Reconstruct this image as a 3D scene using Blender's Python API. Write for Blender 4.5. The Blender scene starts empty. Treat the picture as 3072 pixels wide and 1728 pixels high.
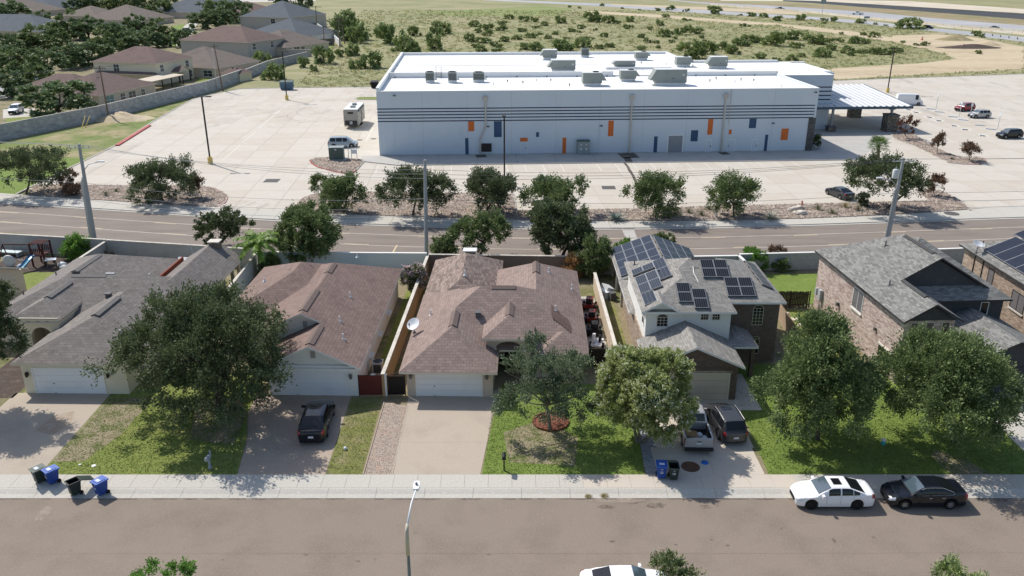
import bpy, math, random
import numpy as np
from mathutils import Vector, Matrix

R = math.radians
scene = bpy.context.scene
C = scene.collection

# ------------------------------------------------------------------ camera
CAM_H = 31.083                     # drone height in metres
PITCH = R(21.325)                  # looking down this far
FPX = 2495.0                       # focal length in photo pixels (3072 wide)
cam_d = bpy.data.cameras.new('camera')
cam_d.sensor_width = 36.0
cam_d.lens = 36.0 * FPX / 3072.0
cam_d.clip_start = 0.5
cam_d.clip_end = 6000.0
cam = bpy.data.objects.new('camera', cam_d)
cam.location = (0, 0, CAM_H)
cam.rotation_euler = (R(90) - PITCH, 0, 0)
C.objects.link(cam)
scene.camera = cam

# ------------------------------------------------------------------ sky and sun
SUN_DIR = Vector((-.64, .63, 1.0)).normalized()          # towards the sun, from the shadows of the building and lamp posts
SUN_EL = math.asin(SUN_DIR.z)
world = bpy.data.worlds.new('World')
scene.world = world
world.use_nodes = True
wn = world.node_tree.nodes
wl = world.node_tree.links
bg = wn.get('Background') or wn.new('ShaderNodeBackground')
sky = wn.new('ShaderNodeTexSky')
sky.sky_type = 'NISHITA'
sky.sun_disc = False
sky.sun_elevation = SUN_EL
sky.sun_rotation = math.atan2(SUN_DIR.x, SUN_DIR.y)
sky.air_density = 1.0
sky.dust_density = 1.2
sky.ozone_density = 1.0
wl.new(sky.outputs['Color'], bg.inputs['Color'])
bg.inputs['Strength'].default_value = 0.145
sun_d = bpy.data.lights.new('sun', 'SUN')
sun_d.energy = 4.5
sun_d.angle = R(0.53)
sun_d.color = (1.0, 0.955, 0.89)
sun = bpy.data.objects.new('sun', sun_d)
sun.location = (0, 0, 200)
sun.rotation_euler = SUN_DIR.to_track_quat('Z', 'Y').to_euler()
C.objects.link(sun)
scene.view_settings.view_transform = 'Standard'
scene.view_settings.look = 'None'
scene.view_settings.exposure = 0.0
scene.view_settings.gamma = 1.0
scene.view_settings.use_curve_mapping = False

# ------------------------------------------------------------------ survey helpers
# real positions were surveyed from the photograph: a sight line is met with the
# ground (or a height, or an upright plane) to get metres.
CP, SP = math.cos(PITCH), math.sin(PITCH)
def _ray(px, py):
    u = (px - 1536) / FPX; v = (py - 864) / FPX
    return u, CP - v * SP, -SP - v * CP
def G(px, py, z=0.0):
    x, y, dz = _ray(px, py); t = (z - CAM_H) / dz
    return Vector((x * t, y * t, z))
def V(px, py, Y):
    x, y, dz = _ray(px, py); t = Y / y
    return Vector((x * t, Y, CAM_H + dz * t))
def K(r, c, x, y, z=0.0):
    return G(c * 768 + x / 3.3542, r * 432 + y / 3.3542, z)
DS = 3072.0 / 2576.0
def D(x, y, z=0.0):
    return G(x * DS, y * DS, z)
def DV(x, y, Y):
    return V(x * DS, y * DS, Y)

# ------------------------------------------------------------------ materials
MATS = {}
def _new(name):
    m = bpy.data.materials.new(name); m.use_nodes = True
    nt = m.node_tree
    b = nt.nodes.get('Principled BSDF')
    MATS[name] = m
    return m, nt, b
def _coord(nt, kind):
    tc = nt.nodes.new('ShaderNodeTexCoord')
    return tc.outputs[kind]
def _noise(nt, co, scale, detail=3, rough=.55, sx=None):
    n = nt.nodes.new('ShaderNodeTexNoise')
    n.inputs['Scale'].default_value = scale
    n.inputs['Detail'].default_value = detail
    n.inputs['Roughness'].default_value = rough
    if sx:
        mp = nt.nodes.new('ShaderNodeMapping'); mp.inputs['Scale'].default_value = sx
        nt.links.new(co, mp.inputs['Vector']); co = mp.outputs['Vector']
    nt.links.new(co, n.inputs['Vector'])
    return n.outputs['Fac']
def _ramp(nt, fac, lo, hi):
    r = nt.nodes.new('ShaderNodeMapRange')
    r.inputs['From Min'].default_value = lo; r.inputs['From Max'].default_value = hi
    r.clamp = True
    nt.links.new(fac, r.inputs['Value'])
    return r.outputs['Result']
def _mix(nt, fac, a, b, mode='MIX', amt=None):
    m = nt.nodes.new('ShaderNodeMix'); m.data_type = 'RGBA'; m.blend_type = mode
    if isinstance(fac, (int, float)): m.inputs[0].default_value = fac
    else: nt.links.new(fac, m.inputs[0])
    for i, q in ((6, a), (7, b)):
        if isinstance(q, tuple): m.inputs[i].default_value = (*q[:3], 1)
        else: nt.links.new(q, m.inputs[i])
    return m.outputs[2]
def _bump(nt, b, h, strength, dist=.02):
    n = nt.nodes.new('ShaderNodeBump')
    n.inputs['Strength'].default_value = strength; n.inputs['Distance'].default_value = dist
    nt.links.new(h, n.inputs['Height']); nt.links.new(n.outputs['Normal'], b.inputs['Normal'])
def surf(name, base, layers=(), rough=.85, bump=None, metal=0, spec=.3, coat=0, coord='Object', trans=0):
    """base colour plus noise layers (colour, scale, lo, hi[, stretch])"""
    m, nt, b = _new(name)
    co = _coord(nt, coord)
    col = base
    for L in layers:
        f = _ramp(nt, _noise(nt, co, L[1], 4, .6, L[4] if len(L) > 4 else None), L[2], L[3])
        col = _mix(nt, f, col, L[0])
    if isinstance(col, tuple): b.inputs['Base Color'].default_value = (*col, 1)
    else: nt.links.new(col, b.inputs['Base Color'])
    b.inputs['Roughness'].default_value = rough
    b.inputs['Metallic'].default_value = metal
    b.inputs['Specular IOR Level'].default_value = spec
    if coat:
        b.inputs['Coat Weight'].default_value = coat; b.inputs['Coat Roughness'].default_value = .04
    if bump: _bump(nt, b, _noise(nt, co, bump[0], 5, .7), bump[1], bump[2] if len(bump) > 2 else .02)
    return m
def bricks(name, c1, c2, mortar, bw, bh, ms=.01, var=(), rough=.9, bump=.4, off=.5, patch=None):
    """courses of bricks, blocks or shingles laid in metres along each face"""
    m, nt, b = _new(name)
    uv = _coord(nt, 'UV')
    t = nt.nodes.new('ShaderNodeTexBrick')
    t.offset = off
    t.inputs['Scale'].default_value = 1.0
    t.inputs['Brick Width'].default_value = bw; t.inputs['Row Height'].default_value = bh
    t.inputs['Mortar Size'].default_value = ms; t.inputs['Bias'].default_value = 0
    t.inputs['Color1'].default_value = (*c1, 1); t.inputs['Color2'].default_value = (*c2, 1)
    t.inputs['Mortar'].default_value = (*mortar, 1)
    nt.links.new(uv, t.inputs['Vector'])
    col = t.outputs['Color']
    for L in var:
        f = _ramp(nt, _noise(nt, uv, L[1], 4, .6, L[4] if len(L) > 4 else None), L[2], L[3])
        col = _mix(nt, f, col, L[0], 'MULTIPLY')
    nt.links.new(col, b.inputs['Base Color'])
    b.inputs['Roughness'].default_value = rough; b.inputs['Specular IOR Level'].default_value = .2
    if bump: 
        n = nt.nodes.new('ShaderNodeBump'); n.invert = True
        n.inputs['Strength'].default_value = bump; n.inputs['Distance'].default_value = .01
        nt.links.new(t.outputs['Fac'], n.inputs['Height']); nt.links.new(n.outputs['Normal'], b.inputs['Normal'])
    return m
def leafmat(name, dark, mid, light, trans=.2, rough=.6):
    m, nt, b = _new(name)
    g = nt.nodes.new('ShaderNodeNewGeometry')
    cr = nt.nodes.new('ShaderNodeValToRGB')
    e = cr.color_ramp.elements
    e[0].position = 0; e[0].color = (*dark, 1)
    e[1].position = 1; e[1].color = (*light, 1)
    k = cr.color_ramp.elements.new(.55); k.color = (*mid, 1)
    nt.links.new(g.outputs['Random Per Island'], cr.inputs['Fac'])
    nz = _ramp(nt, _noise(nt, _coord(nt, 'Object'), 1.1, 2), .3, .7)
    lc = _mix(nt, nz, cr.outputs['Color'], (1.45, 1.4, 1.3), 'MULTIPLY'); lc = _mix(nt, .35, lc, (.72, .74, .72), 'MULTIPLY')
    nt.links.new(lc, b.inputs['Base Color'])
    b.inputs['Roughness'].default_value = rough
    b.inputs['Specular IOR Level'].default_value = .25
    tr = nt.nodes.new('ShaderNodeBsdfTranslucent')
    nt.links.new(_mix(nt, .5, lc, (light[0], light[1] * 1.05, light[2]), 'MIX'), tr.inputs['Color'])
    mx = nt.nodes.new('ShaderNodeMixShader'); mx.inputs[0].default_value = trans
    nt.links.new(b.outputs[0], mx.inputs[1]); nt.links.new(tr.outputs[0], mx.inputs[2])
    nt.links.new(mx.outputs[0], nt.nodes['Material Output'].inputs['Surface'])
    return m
def paint(name, c, rough=.35, metal=0., coat=.35):
    return surf(name, c, rough=rough, metal=metal, spec=.35, coat=coat)

# ------------------------------------------------------------------ mesh builder
class MB:
    def __init__(s): s.v = []; s.f = []; s.m = []
    def add(s, vs, fs, m=0):
        o = len(s.v); s.v += [tuple(q) for q in vs]
        s.f += [tuple(o + i for i in f) for f in fs]; s.m += [m] * len(fs)
    def poly(s, pts, m=0): s.add(pts, [tuple(range(len(pts)))], m)
    def box(s, x0, x1, y0, y1, z0, z1, m=0, M=None):
        vs = [(x, y, z) for z in (z0, z1) for y in (y0, y1) for x in (x0, x1)]
        if M is not None: vs = [M @ Vector(q) for q in vs]
        s.add(vs, [(0, 2, 3, 1), (4, 5, 7, 6), (0, 1, 5, 4), (2, 6, 7, 3), (0, 4, 6, 2), (1, 3, 7, 5)], m)
    def prism(s, poly, z0, z1, m=0, mt=None, bottom=True):
        n = len(poly)
        a = sum(poly[i][0] * poly[(i + 1) % n][1] - poly[(i + 1) % n][0] * poly[i][1] for i in range(n))
        if a < 0: poly = poly[::-1]
        vs = [(p[0], p[1], z0) for p in poly] + [(p[0], p[1], z1) for p in poly]
        s.add(vs, [(i, (i + 1) % n, n + (i + 1) % n, n + i) for i in range(n)], m)
        o = len(s.v) - 2 * n
        s.f.append(tuple(o + n + i for i in range(n))); s.m.append(m if mt is None else mt)
        if bottom: s.f.append(tuple(o + i for i in reversed(range(n)))); s.m.append(m)
    def tube(s, path, rad, n=7, m=0, cap=True):
        path = [Vector(p) for p in path]
        if not isinstance(rad, (list, tuple)): rad = [rad] * len(path)
        o = len(s.v); up = Vector((0, 0, 1))
        for i, p in enumerate(path):
            d = (path[min(i + 1, len(path) - 1)] - path[max(i - 1, 0)])
            if d.length < 1e-9: d = up.copy()
            d.normalize()
            a = d.cross(Vector((1, 0, 0)) if abs(d.x) < .8 else Vector((0, 1, 0))).normalized(); b = d.cross(a)
            for k in range(n):
                t = 2 * math.pi * k / n
                s.v.append(tuple(p + (a * math.cos(t) + b * math.sin(t)) * rad[i]))
        for i in range(len(path) - 1):
            for k in range(n):
                q = o + i * n; s.f.append((q + k, q + (k + 1) % n, q + n + (k + 1) % n, q + n + k)); s.m.append(m)
        if cap:
            s.f.append(tuple(o + k for k in reversed(range(n)))); s.m.append(m)
            q = o + (len(path) - 1) * n; s.f.append(tuple(q + k for k in range(n))); s.m.append(m)
    def cyl(s, x, y, z0, z1, r0, r1=None, n=14, m=0):
        s.tube([(x, y, z0), (x, y, z1)], [r0, r0 if r1 is None else r1], n, m)
    def lathe(s, prof, c=(0, 0, 0), n=16, m=0, axis='z', cap=True):
        o = len(s.v); L = len(prof)
        for (r, h) in prof:
            for k in range(n):
                t = 2 * math.pi * k / n; a, b = r * math.cos(t), r * math.sin(t)
                q = (a, b, h) if axis == 'z' else ((a, h, b) if axis == 'y' else (h, a, b))
                s.v.append((c[0] + q[0], c[1] + q[1], c[2] + q[2]))
        for i in range(L - 1):
            for k in range(n):
                f = (o + i * n + k, o + i * n + (k + 1) % n, o + (i + 1) * n + (k + 1) % n, o + (i + 1) * n + k)
                s.f.append(f if axis != 'y' else f[::-1]); s.m.append(m)
        for i in (0, L - 1) if cap else ():
            if prof[i][0] > 1e-4: s.f.append(tuple(o + i * n + k for k in range(n))); s.m.append(m)
    def slab(s, p, u, v, nrm, m=0):
        """flat box from corner p along vectors u, v, thickness vector nrm"""
        p, u, v, nrm = Vector(p), Vector(u), Vector(v), Vector(nrm)
        q = [p, p + u, p + u + v, p + v]
        s.add(q + [a + nrm for a in q], [(3, 2, 1, 0), (4, 5, 6, 7), (0, 1, 5, 4), (1, 2, 6, 5), (2, 3, 7, 6), (3, 0, 4, 7)], m)
    def mesh(s, name, mats, smooth=False, uv=True):
        me = bpy.data.meshes.new(name)
        me.from_pydata(s.v, [], s.f)
        for q in (mats if isinstance(mats, (list, tuple)) else [mats]): me.materials.append(MATS[q] if isinstance(q, str) else q)
        me.polygons.foreach_set('material_index', s.m)
        if smooth: me.polygons.foreach_set('use_smooth', [True] * len(s.f))
        if uv:
            lay = me.uv_layers.new(name='UVMap'); dat = [0.0] * (2 * len(me.loops)); zz = Vector((0, 0, 1))
            for p in me.polygons:
                nr = p.normal
                if abs(nr.z) > .995: u = Vector((1, 0, 0)); w = Vector((0, 1, 0))
                else: u = zz.cross(nr).normalized(); w = nr.cross(u)
                for li in p.loop_indices:
                    co = me.vertices[me.loops[li].vertex_index].co
                    dat[2 * li] = co.dot(u); dat[2 * li + 1] = co.dot(w)
            lay.data.foreach_set('uv', dat)
        me.update()
        if smooth == 'auto':
            me.set_sharp_from_angle(angle=R(38))
        return me
    def build(s, name, mats, parent=None, smooth=False, uv=True):
        return link(name, s.mesh(name, mats, smooth, uv), parent)

def link(name, me, parent=None, loc=None, rot=None):
    o = bpy.data.objects.new(name, me); C.objects.link(o)
    if parent is not None: o.parent = parent
    if loc is not None: o.location = loc
    if rot is not None: o.rotation_euler = rot
    return o
def tag(o, label=None, cat=None, group=None, kind=None):
    if label: o['label'] = label
    if cat: o['category'] = cat
    if group: o['group'] = group
    if kind: o['kind'] = kind
    return o
def thing(name, label, cat, loc=(0, 0, 0), rz=0., group=None):
    o = bpy.data.objects.new(name, None); C.objects.link(o)
    o.empty_display_size = .3
    o.location = loc; o.rotation_euler = (0, 0, rz)
    return tag(o, label, cat, group)
def copy_tree(o, parent=None):
    c = o.copy(); C.objects.link(c); c.parent = parent
    for ch in [q for q in KIDS.get(o, [])]: copy_tree(ch, c)
    return c
KIDS = {}
def kids(o):
    for q in bpy.data.objects:
        if q.parent is not None: KIDS.setdefault(q.parent, []).append(q)
def part(name, mats, parent, *boxes, smooth=False):
    b = MB()
    for q in boxes: b.box(*q)
    return b.build(name, mats, parent, smooth)
def struct(name, label):
    o = bpy.data.objects.new(name, None); C.objects.link(o); o.empty_display_size = .3
    return tag(o, label, None, None, 'structure')
# ------------------------------------------------------------------ palette
surf('asphalt', (.248, .200, .157), [((.20, .16, .125), .35, .45, .75), ((.30, .245, .21), 9, .52, .75), ((.13, .105, .085), 1.1, .70, .76), ((.38, .32, .27), 28, .60, .70), ((.12, .095, .08), 22, .62, .72)], .92, (60, .35, .01))
surf('street_stain', (.13, .105, .085), [((.22, .175, .14), 4, .42, .62)], .9)
surf('street_seam', (.205, .158, .122), [((.25, .195, .15), 1.5, .4, .6)], .9)
surf('street_worn', (.31, .26, .21), [((.245, .195, .155), 3, .4, .6)], .92)
surf('asphalt_back', (.235, .196, .165), [((.185, .153, .13), .12, .45, .7, (1, 6, 1)), ((.28, .238, .205), 12, .5, .8)], .92, (60, .3, .01))
surf('asphalt_far', (.36, .36, .365), [((.44, .43, .43), .02, .4, .7)], .9)
surf('asphalt_new', (.045, .047, .05), [((.07, .07, .07), .03, .4, .7)], .85)
surf('concrete', (.49, .46, .40), [((.46, .445, .41), .5, .5, .8), ((.61, .60, .56), 7, .5, .8), ((.38, .36, .33), 2.2, .64, .78)], .9, (30, .2, .01))
surf('concrete_beige', (.55, .485, .405), [((.47, .41, .345), .7, .5, .8), ((.59, .525, .445), 9, .5, .8), ((.40, .35, .30), 2.4, .64, .78)], .9, (30, .2, .01))
surf('lot_concrete', (.55, .50, .425), [((.47, .42, .35), .06, .5, .75), ((.57, .54, .485), .5, .45, .8), ((.38, .345, .295), .22, .56, .74, (1, .35, 1)), ((.48, .41, .33), .11, .55, .75), ((.33, .30, .26), 1.1, .62, .76)], .9, (10, .15, .01))
surf('lot_concrete_b', (.525, .47, .39), [((.45, .39, .32), .07, .5, .75), ((.55, .515, .46), .5, .45, .8), ((.38, .345, .30), .25, .60, .76, (1, .35, 1))], .9, (10, .15, .01))
surf('lot_joint', (.38, .34, .29), [((.3, .27, .24), .3, .4, .7)], .95)
surf('walk_concrete', (.47, .45, .41), [((.40, .38, .35), .3, .45, .75)], .9)
surf('kerb_red', (.42, .10, .085), [((.50, .30, .26), 1.2, .55, .75)], .8)
surf('kerb_pink', (.55, .34, .30), [((.58, .50, .44), .8, .5, .7)], .8)
surf('aggregate', (.40, .315, .24), [((.31, .24, .185), .35, .48, .75), ((.52, .45, .38), 22, .52, .7), ((.22, .18, .15), 30, .6, .72)], .95, (40, .5, .012))
surf('aggregate_tan', (.43, .365, .29), [((.35, .29, .23), .3, .5, .78), ((.54, .47, .39), 24, .52, .7), ((.27, .22, .17), 30, .6, .72)], .95, (40, .5, .012))
surf('stained', (.36, .28, .21), [((.42, .36, .29), 2, .45, .7)], .95)
surf('gravel', (.29, .24, .205), [((.20, .16, .14), 2.2, .5, .62), ((.56, .49, .43), 3.1, .55, .66), ((.30, .21, .17), .35, .5, .7)], .95, (4, 1.0, .08))
surf('pebbles', (.42, .34, .27), [((.16, .12, .10), 9, .52, .62), ((.66, .58, .49), 12, .55, .66), ((.46, .31, .24), 1.2, .5, .7)], .95, (12, 1.0, .05))
surf('pebbles_grey', (.30, .31, .33), [((.13, .14, .15), 9, .5, .62), ((.56, .58, .61), 12, .55, .66)], .95, (12, 1.0, .05))
surf('lawn', (.195, .235, .055), [((.24, .265, .07), .9, .45, .7), ((.125, .175, .030), 3.5, .5, .72), ((.25, .245, .085), .28, .56, .75), ((.09, .13, .022), 14, .56, .7), ((.26, .30, .08), 24, .6, .74)], .95, (18, .9, .05))
surf('lawn_lush', (.165, .23, .046), [((.205, .265, .058), .7, .45, .7), ((.10, .165, .022), 3.5, .5, .72), ((.075, .125, .016), 14, .56, .7), ((.23, .30, .065), 24, .6, .74)], .95, (18, .9, .05))
surf('lawn_dry', (.20, .21, .060), [((.30, .265, .13), .55, .46, .62), ((.095, .125, .03), 2.2, .52, .72), ((.32, .27, .16), 1.6, .62, .74), ((.06, .075, .02), 14, .58, .7), ((.29, .26, .14), 24, .6, .74)], .95, (18, .9, .05))
surf('lawn_patch', (.30, .25, .16), [((.13, .15, .045), .8, .45, .6), ((.36, .31, .22), 6, .5, .7), ((.09, .095, .03), 13, .58, .7)], .95, (18, .9, .05))
surf('yard', (.26, .215, .13), [((.13, .145, .05), .25, .48, .62), ((.34, .29, .20), 1.4, .55, .75), ((.11, .11, .045), 6, .58, .72)], .95, (12, .8, .05))
surf('soil', (.085, .062, .05), [((.14, .11, .085), 1.5, .5, .72), ((.045, .035, .03), 8, .5, .7)], .95, (12, .8, .05))
surf('mulch', (.23, .085, .05), [((.11, .045, .03), 5, .45, .65), ((.30, .14, .08), 9, .55, .7)], .95, (16, 1., .06))
surf('field', (.315, .29, .16), [((.215, .23, .098), .022, .42, .62), ((.37, .325, .19), .06, .52, .7, (.35, 1.2, 1)), ((.215, .24, .09), .16, .55, .72, (.4, 1.3, 1)), ((.43, .355, .24), .035, .60, .70, (.4, 1.4, 1)), ((.165, .17, .075), .7, .56, .74), ((.38, .35, .21), 1.6, .6, .75)], .95, (1.2, .8, .3))
surf('field_green', (.215, .26, .085), [((.32, .30, .15), .05, .5, .68, (.4, 1.2, 1)), ((.15, .18, .06), .5, .55, .72), ((.33, .33, .17), 1.4, .6, .75)], .95, (1.2, .8, .3))
surf('dirt', (.52, .425, .285), [((.42, .335, .215), .05, .45, .68, (.4, 1.5, 1)), ((.58, .49, .35), .3, .5, .75), ((.34, .29, .16), .12, .66, .76)], .95, (1, .4, .2))
surf('dirt_pale', (.60, .53, .42), [((.50, .42, .31), .04, .45, .68)], .95)
surf('verge_brown', (.30, .235, .135), [((.20, .20, .09), .03, .48, .66, (.5, 1, 1)), ((.42, .34, .22), .1, .55, .72)], .95, (.6, .7, .3))
surf('grass_strip', (.17, .21, .06), [((.33, .28, .15), .10, .47, .62), ((.11, .155, .035), .5, .52, .72), ((.40, .35, .22), .28, .6, .72)], .95, (6, .8, .08))
surf('line_white', (.70, .66, .58), [((.5, .46, .4), 1.5, .5, .75)], .85)
surf('line_yellow', (.62, .50, .30), [((.45, .38, .28), .8, .5, .75)], .85)
surf('line_faded', (.60, .53, .45), [((.45, .39, .33), .6, .45, .7)], .85)
surf('line_blue', (.16, .30, .50), [((.45, .48, .5), 2, .55, .72)], .85)
surf('tyre_mark', (.34, .30, .26), [((.5, .45, .39), .5, .5, .7)], .9)
surf('wet_stain', (.10, .085, .07), [((.3, .26, .22), .5, .55, .72)], .7)
# roofs
def shingle(name, c, v=.86, bump=.5, bw=.33, bh=.145, streak=.75):
    d = tuple(q * v for q in c); l = tuple(min(1, q * (2.02 - v)) for q in c)
    bricks(name, d, l, tuple(q * .62 for q in c), bw, bh, .012,
           [((streak,) * 3, .35, .5, .8), ((.80, .79, .79), 2.2, .52, .75), ((.82, .8, .8), 9, .5, .8)], .95, bump)
shingle('roof_brown', (.288, .218, .188), .88, .5, .45, .27)
shingle('roof_rust', (.24, .172, .147), .90, .5, .45, .27)
shingle('roof_patch', (.17, .115, .095), .9)
shingle('roof_mottled', (.265, .205, .175), .66, .5, .6, .24)
shingle('roof_greybrown', (.222, .200, .182), .86, .5, .45, .27)
shingle('roof_grey', (.29, .275, .25), .80, .4, .5, .18, .88)
shingle('roof_slate', (.225, .222, .208), .70, .4, .45, .17, .88)
shingle('roof_dark', (.12, .085, .085), .86)
shingle('roof_plum', (.20, .142, .125), .9, .3)
shingle('roof_taupe', (.215, .178, .152), .9, .3)
shingle('roof_bluegrey', (.13, .148, .165), .9, .3)
surf('cap_shingle', (.155, .115, .10), [((.2, .15, .13), 6, .45, .7)], .95)
surf('cap_grey', (.20, .185, .17), [((.15, .14, .13), 6, .45, .7)], .95)
# walls
surf('stucco_white', (.78, .765, .72), [((.70, .68, .63), .4, .5, .8), ((.72, .70, .66), 4, .55, .8)], .9, (40, .25, .008))
surf('stucco_cream', (.72, .655, .50), [((.64, .57, .43), .4, .5, .8)], .9, (40, .25, .008))
surf('stucco_tan', (.56, .47, .38), [((.50, .41, .33), .4, .5, .8)], .9, (40, .25, .008))
surf('stucco_beige', (.60, .52, .41), [((.53, .45, .35), .4, .5, .8)], .9, (30, .25, .008))
surf('stucco_grey', (.44, .41, .37), [((.38, .36, .33), .4, .5, .8)], .9, (30, .25, .008))
surf('trim_white', (.80, .79, .76), [((.72, .70, .66), 1.5, .55, .8)], .6)
surf('trim_cream', (.66, .60, .49), [((.6, .54, .44), 1.5, .55, .8)], .7)
surf('trim_dark', (.045, .045, .047), [((.06, .06, .06), 2, .5, .7)], .7)
surf('siding_dark', (.058, .060, .066), [((.075, .076, .08), 1.5, .5, .75)], .8)
surf('door_white', (.80, .80, .80), [((.74, .74, .74), .7, .5, .8)], .45)
surf('door_almond', (.62, .55, .44), [((.57, .5, .4), .7, .5, .8)], .5)
bricks('brick_brown', (.11, .072, .056), (.185, .125, .098), (.20, .175, .155), .24, .085, .012, [((.72, .7, .7), 1.1, .5, .75), ((.75, .75, .75), 6, .5, .8)], .92, .5)
bricks('brick_pink', (.30, .195, .165), (.64, .52, .46), (.55, .49, .44), .42, .115, .014, [((.80, .74, .72), .9, .5, .75), ((.62, .58, .56), 3.2, .56, .7, (1, 3, 1))], .92, .5)
bricks('brick_tan', (.24, .17, .125), (.50, .40, .31), (.42, .36, .30), .36, .11, .014, [((.75, .72, .7), .9, .5, .75), ((.65, .6, .58), 3.2, .56, .7, (1, 3, 1))], .92, .5)
bricks('block_grey', (.33, .33, .325), (.42, .415, .40), (.27, .265, .26), .4, .2, .012, [((.78, .78, .79), .35, .5, .75), ((.8, .8, .8), 1.6, .5, .75)], .95, .4)
bricks('block_blue', (.36, .375, .385), (.44, .45, .455), (.30, .31, .32), .4, .2, .012, [((.66, .67, .7), .3, .5, .72), ((.8, .8, .8), 1.3, .5, .75)], .95, .4)
bricks('block_weathered', (.34, .345, .35), (.50, .50, .49), (.28, .28, .28), .9, .3, .014, [((.66, .67, .7), .25, .48, .7, (1, 3, 1)), ((.8, .8, .8), 1.3, .5, .75)], .95, .4)
bricks('stone_veneer', (.10, .09, .08), (.30, .26, .21), (.07, .065, .06), .5, .24, .02, [((.7, .7, .7), 1.1, .5, .75)], .9, .8)
bricks('block_dark', (.085, .083, .082), (.13, .125, .12), (.06, .06, .06), .5, .35, .02, [((.8, .8, .8), .6, .5, .75)], .9, .4)
surf('wall_white', (.70, .71, .69), [((.60, .63, .63), .35, .5, .8), ((.5, .54, .54), 1.6, .62, .8, (1, 1, .3))], .9, (30, .25, .008))
surf('wall_teal', (.62, .70, .69), [((.52, .60, .60), .3, .5, .8), ((.42, .5, .5), 1.6, .64, .8, (1, 1, .3))], .9, (30, .25, .008))
surf('wall_brown', (.215, .165, .13), [((.18, .14, .11), .5, .5, .8)], .92, (30, .25, .008))
surf('wall_ochre', (.42, .265, .135), [((.36, .23, .12), .5, .5, .8), ((.30, .19, .11), 1.4, .6, .8, (1, 1, .4))], .92, (30, .25, .008))
surf('wall_tan', (.58, .47, .345), [((.52, .42, .30), .5, .5, .8)], .92, (30, .25, .008))
surf('wall_cap', (.62, .575, .50), [((.45, .41, .35), 1.2, .5, .7)], .92)
surf('wall_grey', (.40, .40, .385), [((.33, .33, .32), .5, .45, .75)], .92, (20, .25, .01))
# commercial building
surf('tilt_wall', (.57, .63, .68), [((.53, .59, .65), .12, .48, .75), ((.50, .555, .61), .6, .58, .85, (1, 1, .18))], .85, (6, .1, .01))
surf('tilt_side', (.55, .61, .66), [((.51, .57, .63), .12, .48, .75)], .85)
surf('navy', (.018, .028, .055), [((.03, .04, .07), .5, .5, .7)], .7)
surf('navy_panel', (.040, .082, .155), [((.055, .10, .175), .8, .5, .7)], .7)
surf('orange_panel', (.60, .150, .032), [((.52, .135, .04), .8, .5, .7)], .7)
surf('roof_membrane', (.86, .855, .83), [((.80, .77, .70), .05, .55, .78), ((.74, .67, .56), .10, .70, .80)], .75)
surf('parapet', (.80, .80, .785), [((.72, .71, .69), .15, .5, .78)], .8)
surf('hvac', (.255, .28, .26), [((.21, .235, .22), .8, .5, .75)], .6)
surf('hvac_dark', (.07, .075, .075), (), .7)
surf('hvac_curb', (.66, .67, .66), [((.58, .58, .57), .8, .5, .75)], .7)
surf('downspout', (.50, .475, .43), [((.42, .39, .35), .5, .5, .75)], .7)
surf('rollup', (.27, .28, .30), [((.23, .24, .26), 1, .5, .75)], .55)
surf('canopy_metal', (.62, .63, .635), [((.56, .57, .58), .3, .5, .8)], .45, metal=.15)
surf('canopy_blue', (.055, .095, .14), (), .5)
surf('steel_grey', (.24, .26, .28), (), .5, metal=.3)
# metals, plastics, glass
surf('glass_dark', (.010, .012, .015), (), .08, spec=.45)
surf('glass_window', (.025, .032, .042), (), .07, spec=.9)
surf('glass_screen', (.16, .15, .16), [((.2, .19, .19), 1, .45, .7)], .4, spec=.5)
surf('glass_teal', (.05, .19, .20), (), .08, spec=.9)
surf('windshield', (.07, .10, .12), (), .04, spec=1.0, coat=.6)
surf('rubber', (.012, .012, .012), (), .85)
surf('rubber_trim', (.022, .022, .023), (), .7)
surf('rim_alloy', (.34, .34, .35), (), .35, metal=.7)
surf('rim_black', (.018, .018, .019), (), .5)
surf('chrome', (.62, .62, .63), (), .18, metal=.9)
surf('light_clear', (.62, .65, .68), (), .08, spec=.9)
surf('light_red', (.30, .012, .014), (), .12, spec=.8)
surf('light_orange', (.55, .17, .03), (), .2, spec=.6)
surf('plate', (.70, .71, .72), [((.3, .32, .38), 26, .56, .6)], .5)
paint('paint_white', (.82, .82, .82))
paint('paint_black', (.008, .009, .011), .22)
paint('paint_ink', (.008, .010, .016), .2)
paint('paint_grey', (.055, .055, .058), .3, .3)
paint('paint_graphite', (.045, .048, .052), .3, .3)
paint('paint_silver', (.43, .42, .41), .35, .3)
paint('paint_steel', (.30, .36, .41), .35, .35)
paint('paint_red', (.26, .016, .026), .3)
paint('paint_tractor', (.20, .024, .018), .45)
surf('cladding', (.026, .026, .027), (), .75)
surf('bed_liner', (.016, .017, .019), (), .85)
surf('cardboard', (.36, .21, .10), (), .9)
surf('bag_white', (.70, .70, .72), (), .6)
surf('bin_blue', (.014, .055, .27), [((.02, .07, .31), 3, .5, .7)], .5)
surf('bin_blue_lid', (.03, .10, .40), [((.04, .12, .43), 3, .5, .7)], .45)
surf('bin_green', (.030, .042, .034), [((.04, .055, .045), 3, .5, .7)], .55)
surf('bin_green_lid', (.075, .10, .088), [((.1, .125, .11), 3, .5, .7)], .5)
surf('bin_inside', (.008, .009, .008), (), .9)
surf('print_white', (.62, .66, .72), (), .7)
surf('pole_concrete', (.36, .375, .385), [((.29, .30, .315), .7, .45, .75)], .9)
surf('pole_wood', (.21, .155, .11), [((.13, .10, .075), 1.5, .45, .7, (1, 1, .2))], .95)
surf('pole_bronze', (.032, .026, .022), (), .6)
surf('galvanised', (.55, .57, .58), [((.46, .48, .49), 3, .45, .7)], .45, metal=.35)
surf('lamp_white', (.78, .79, .80), (), .4)
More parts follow.
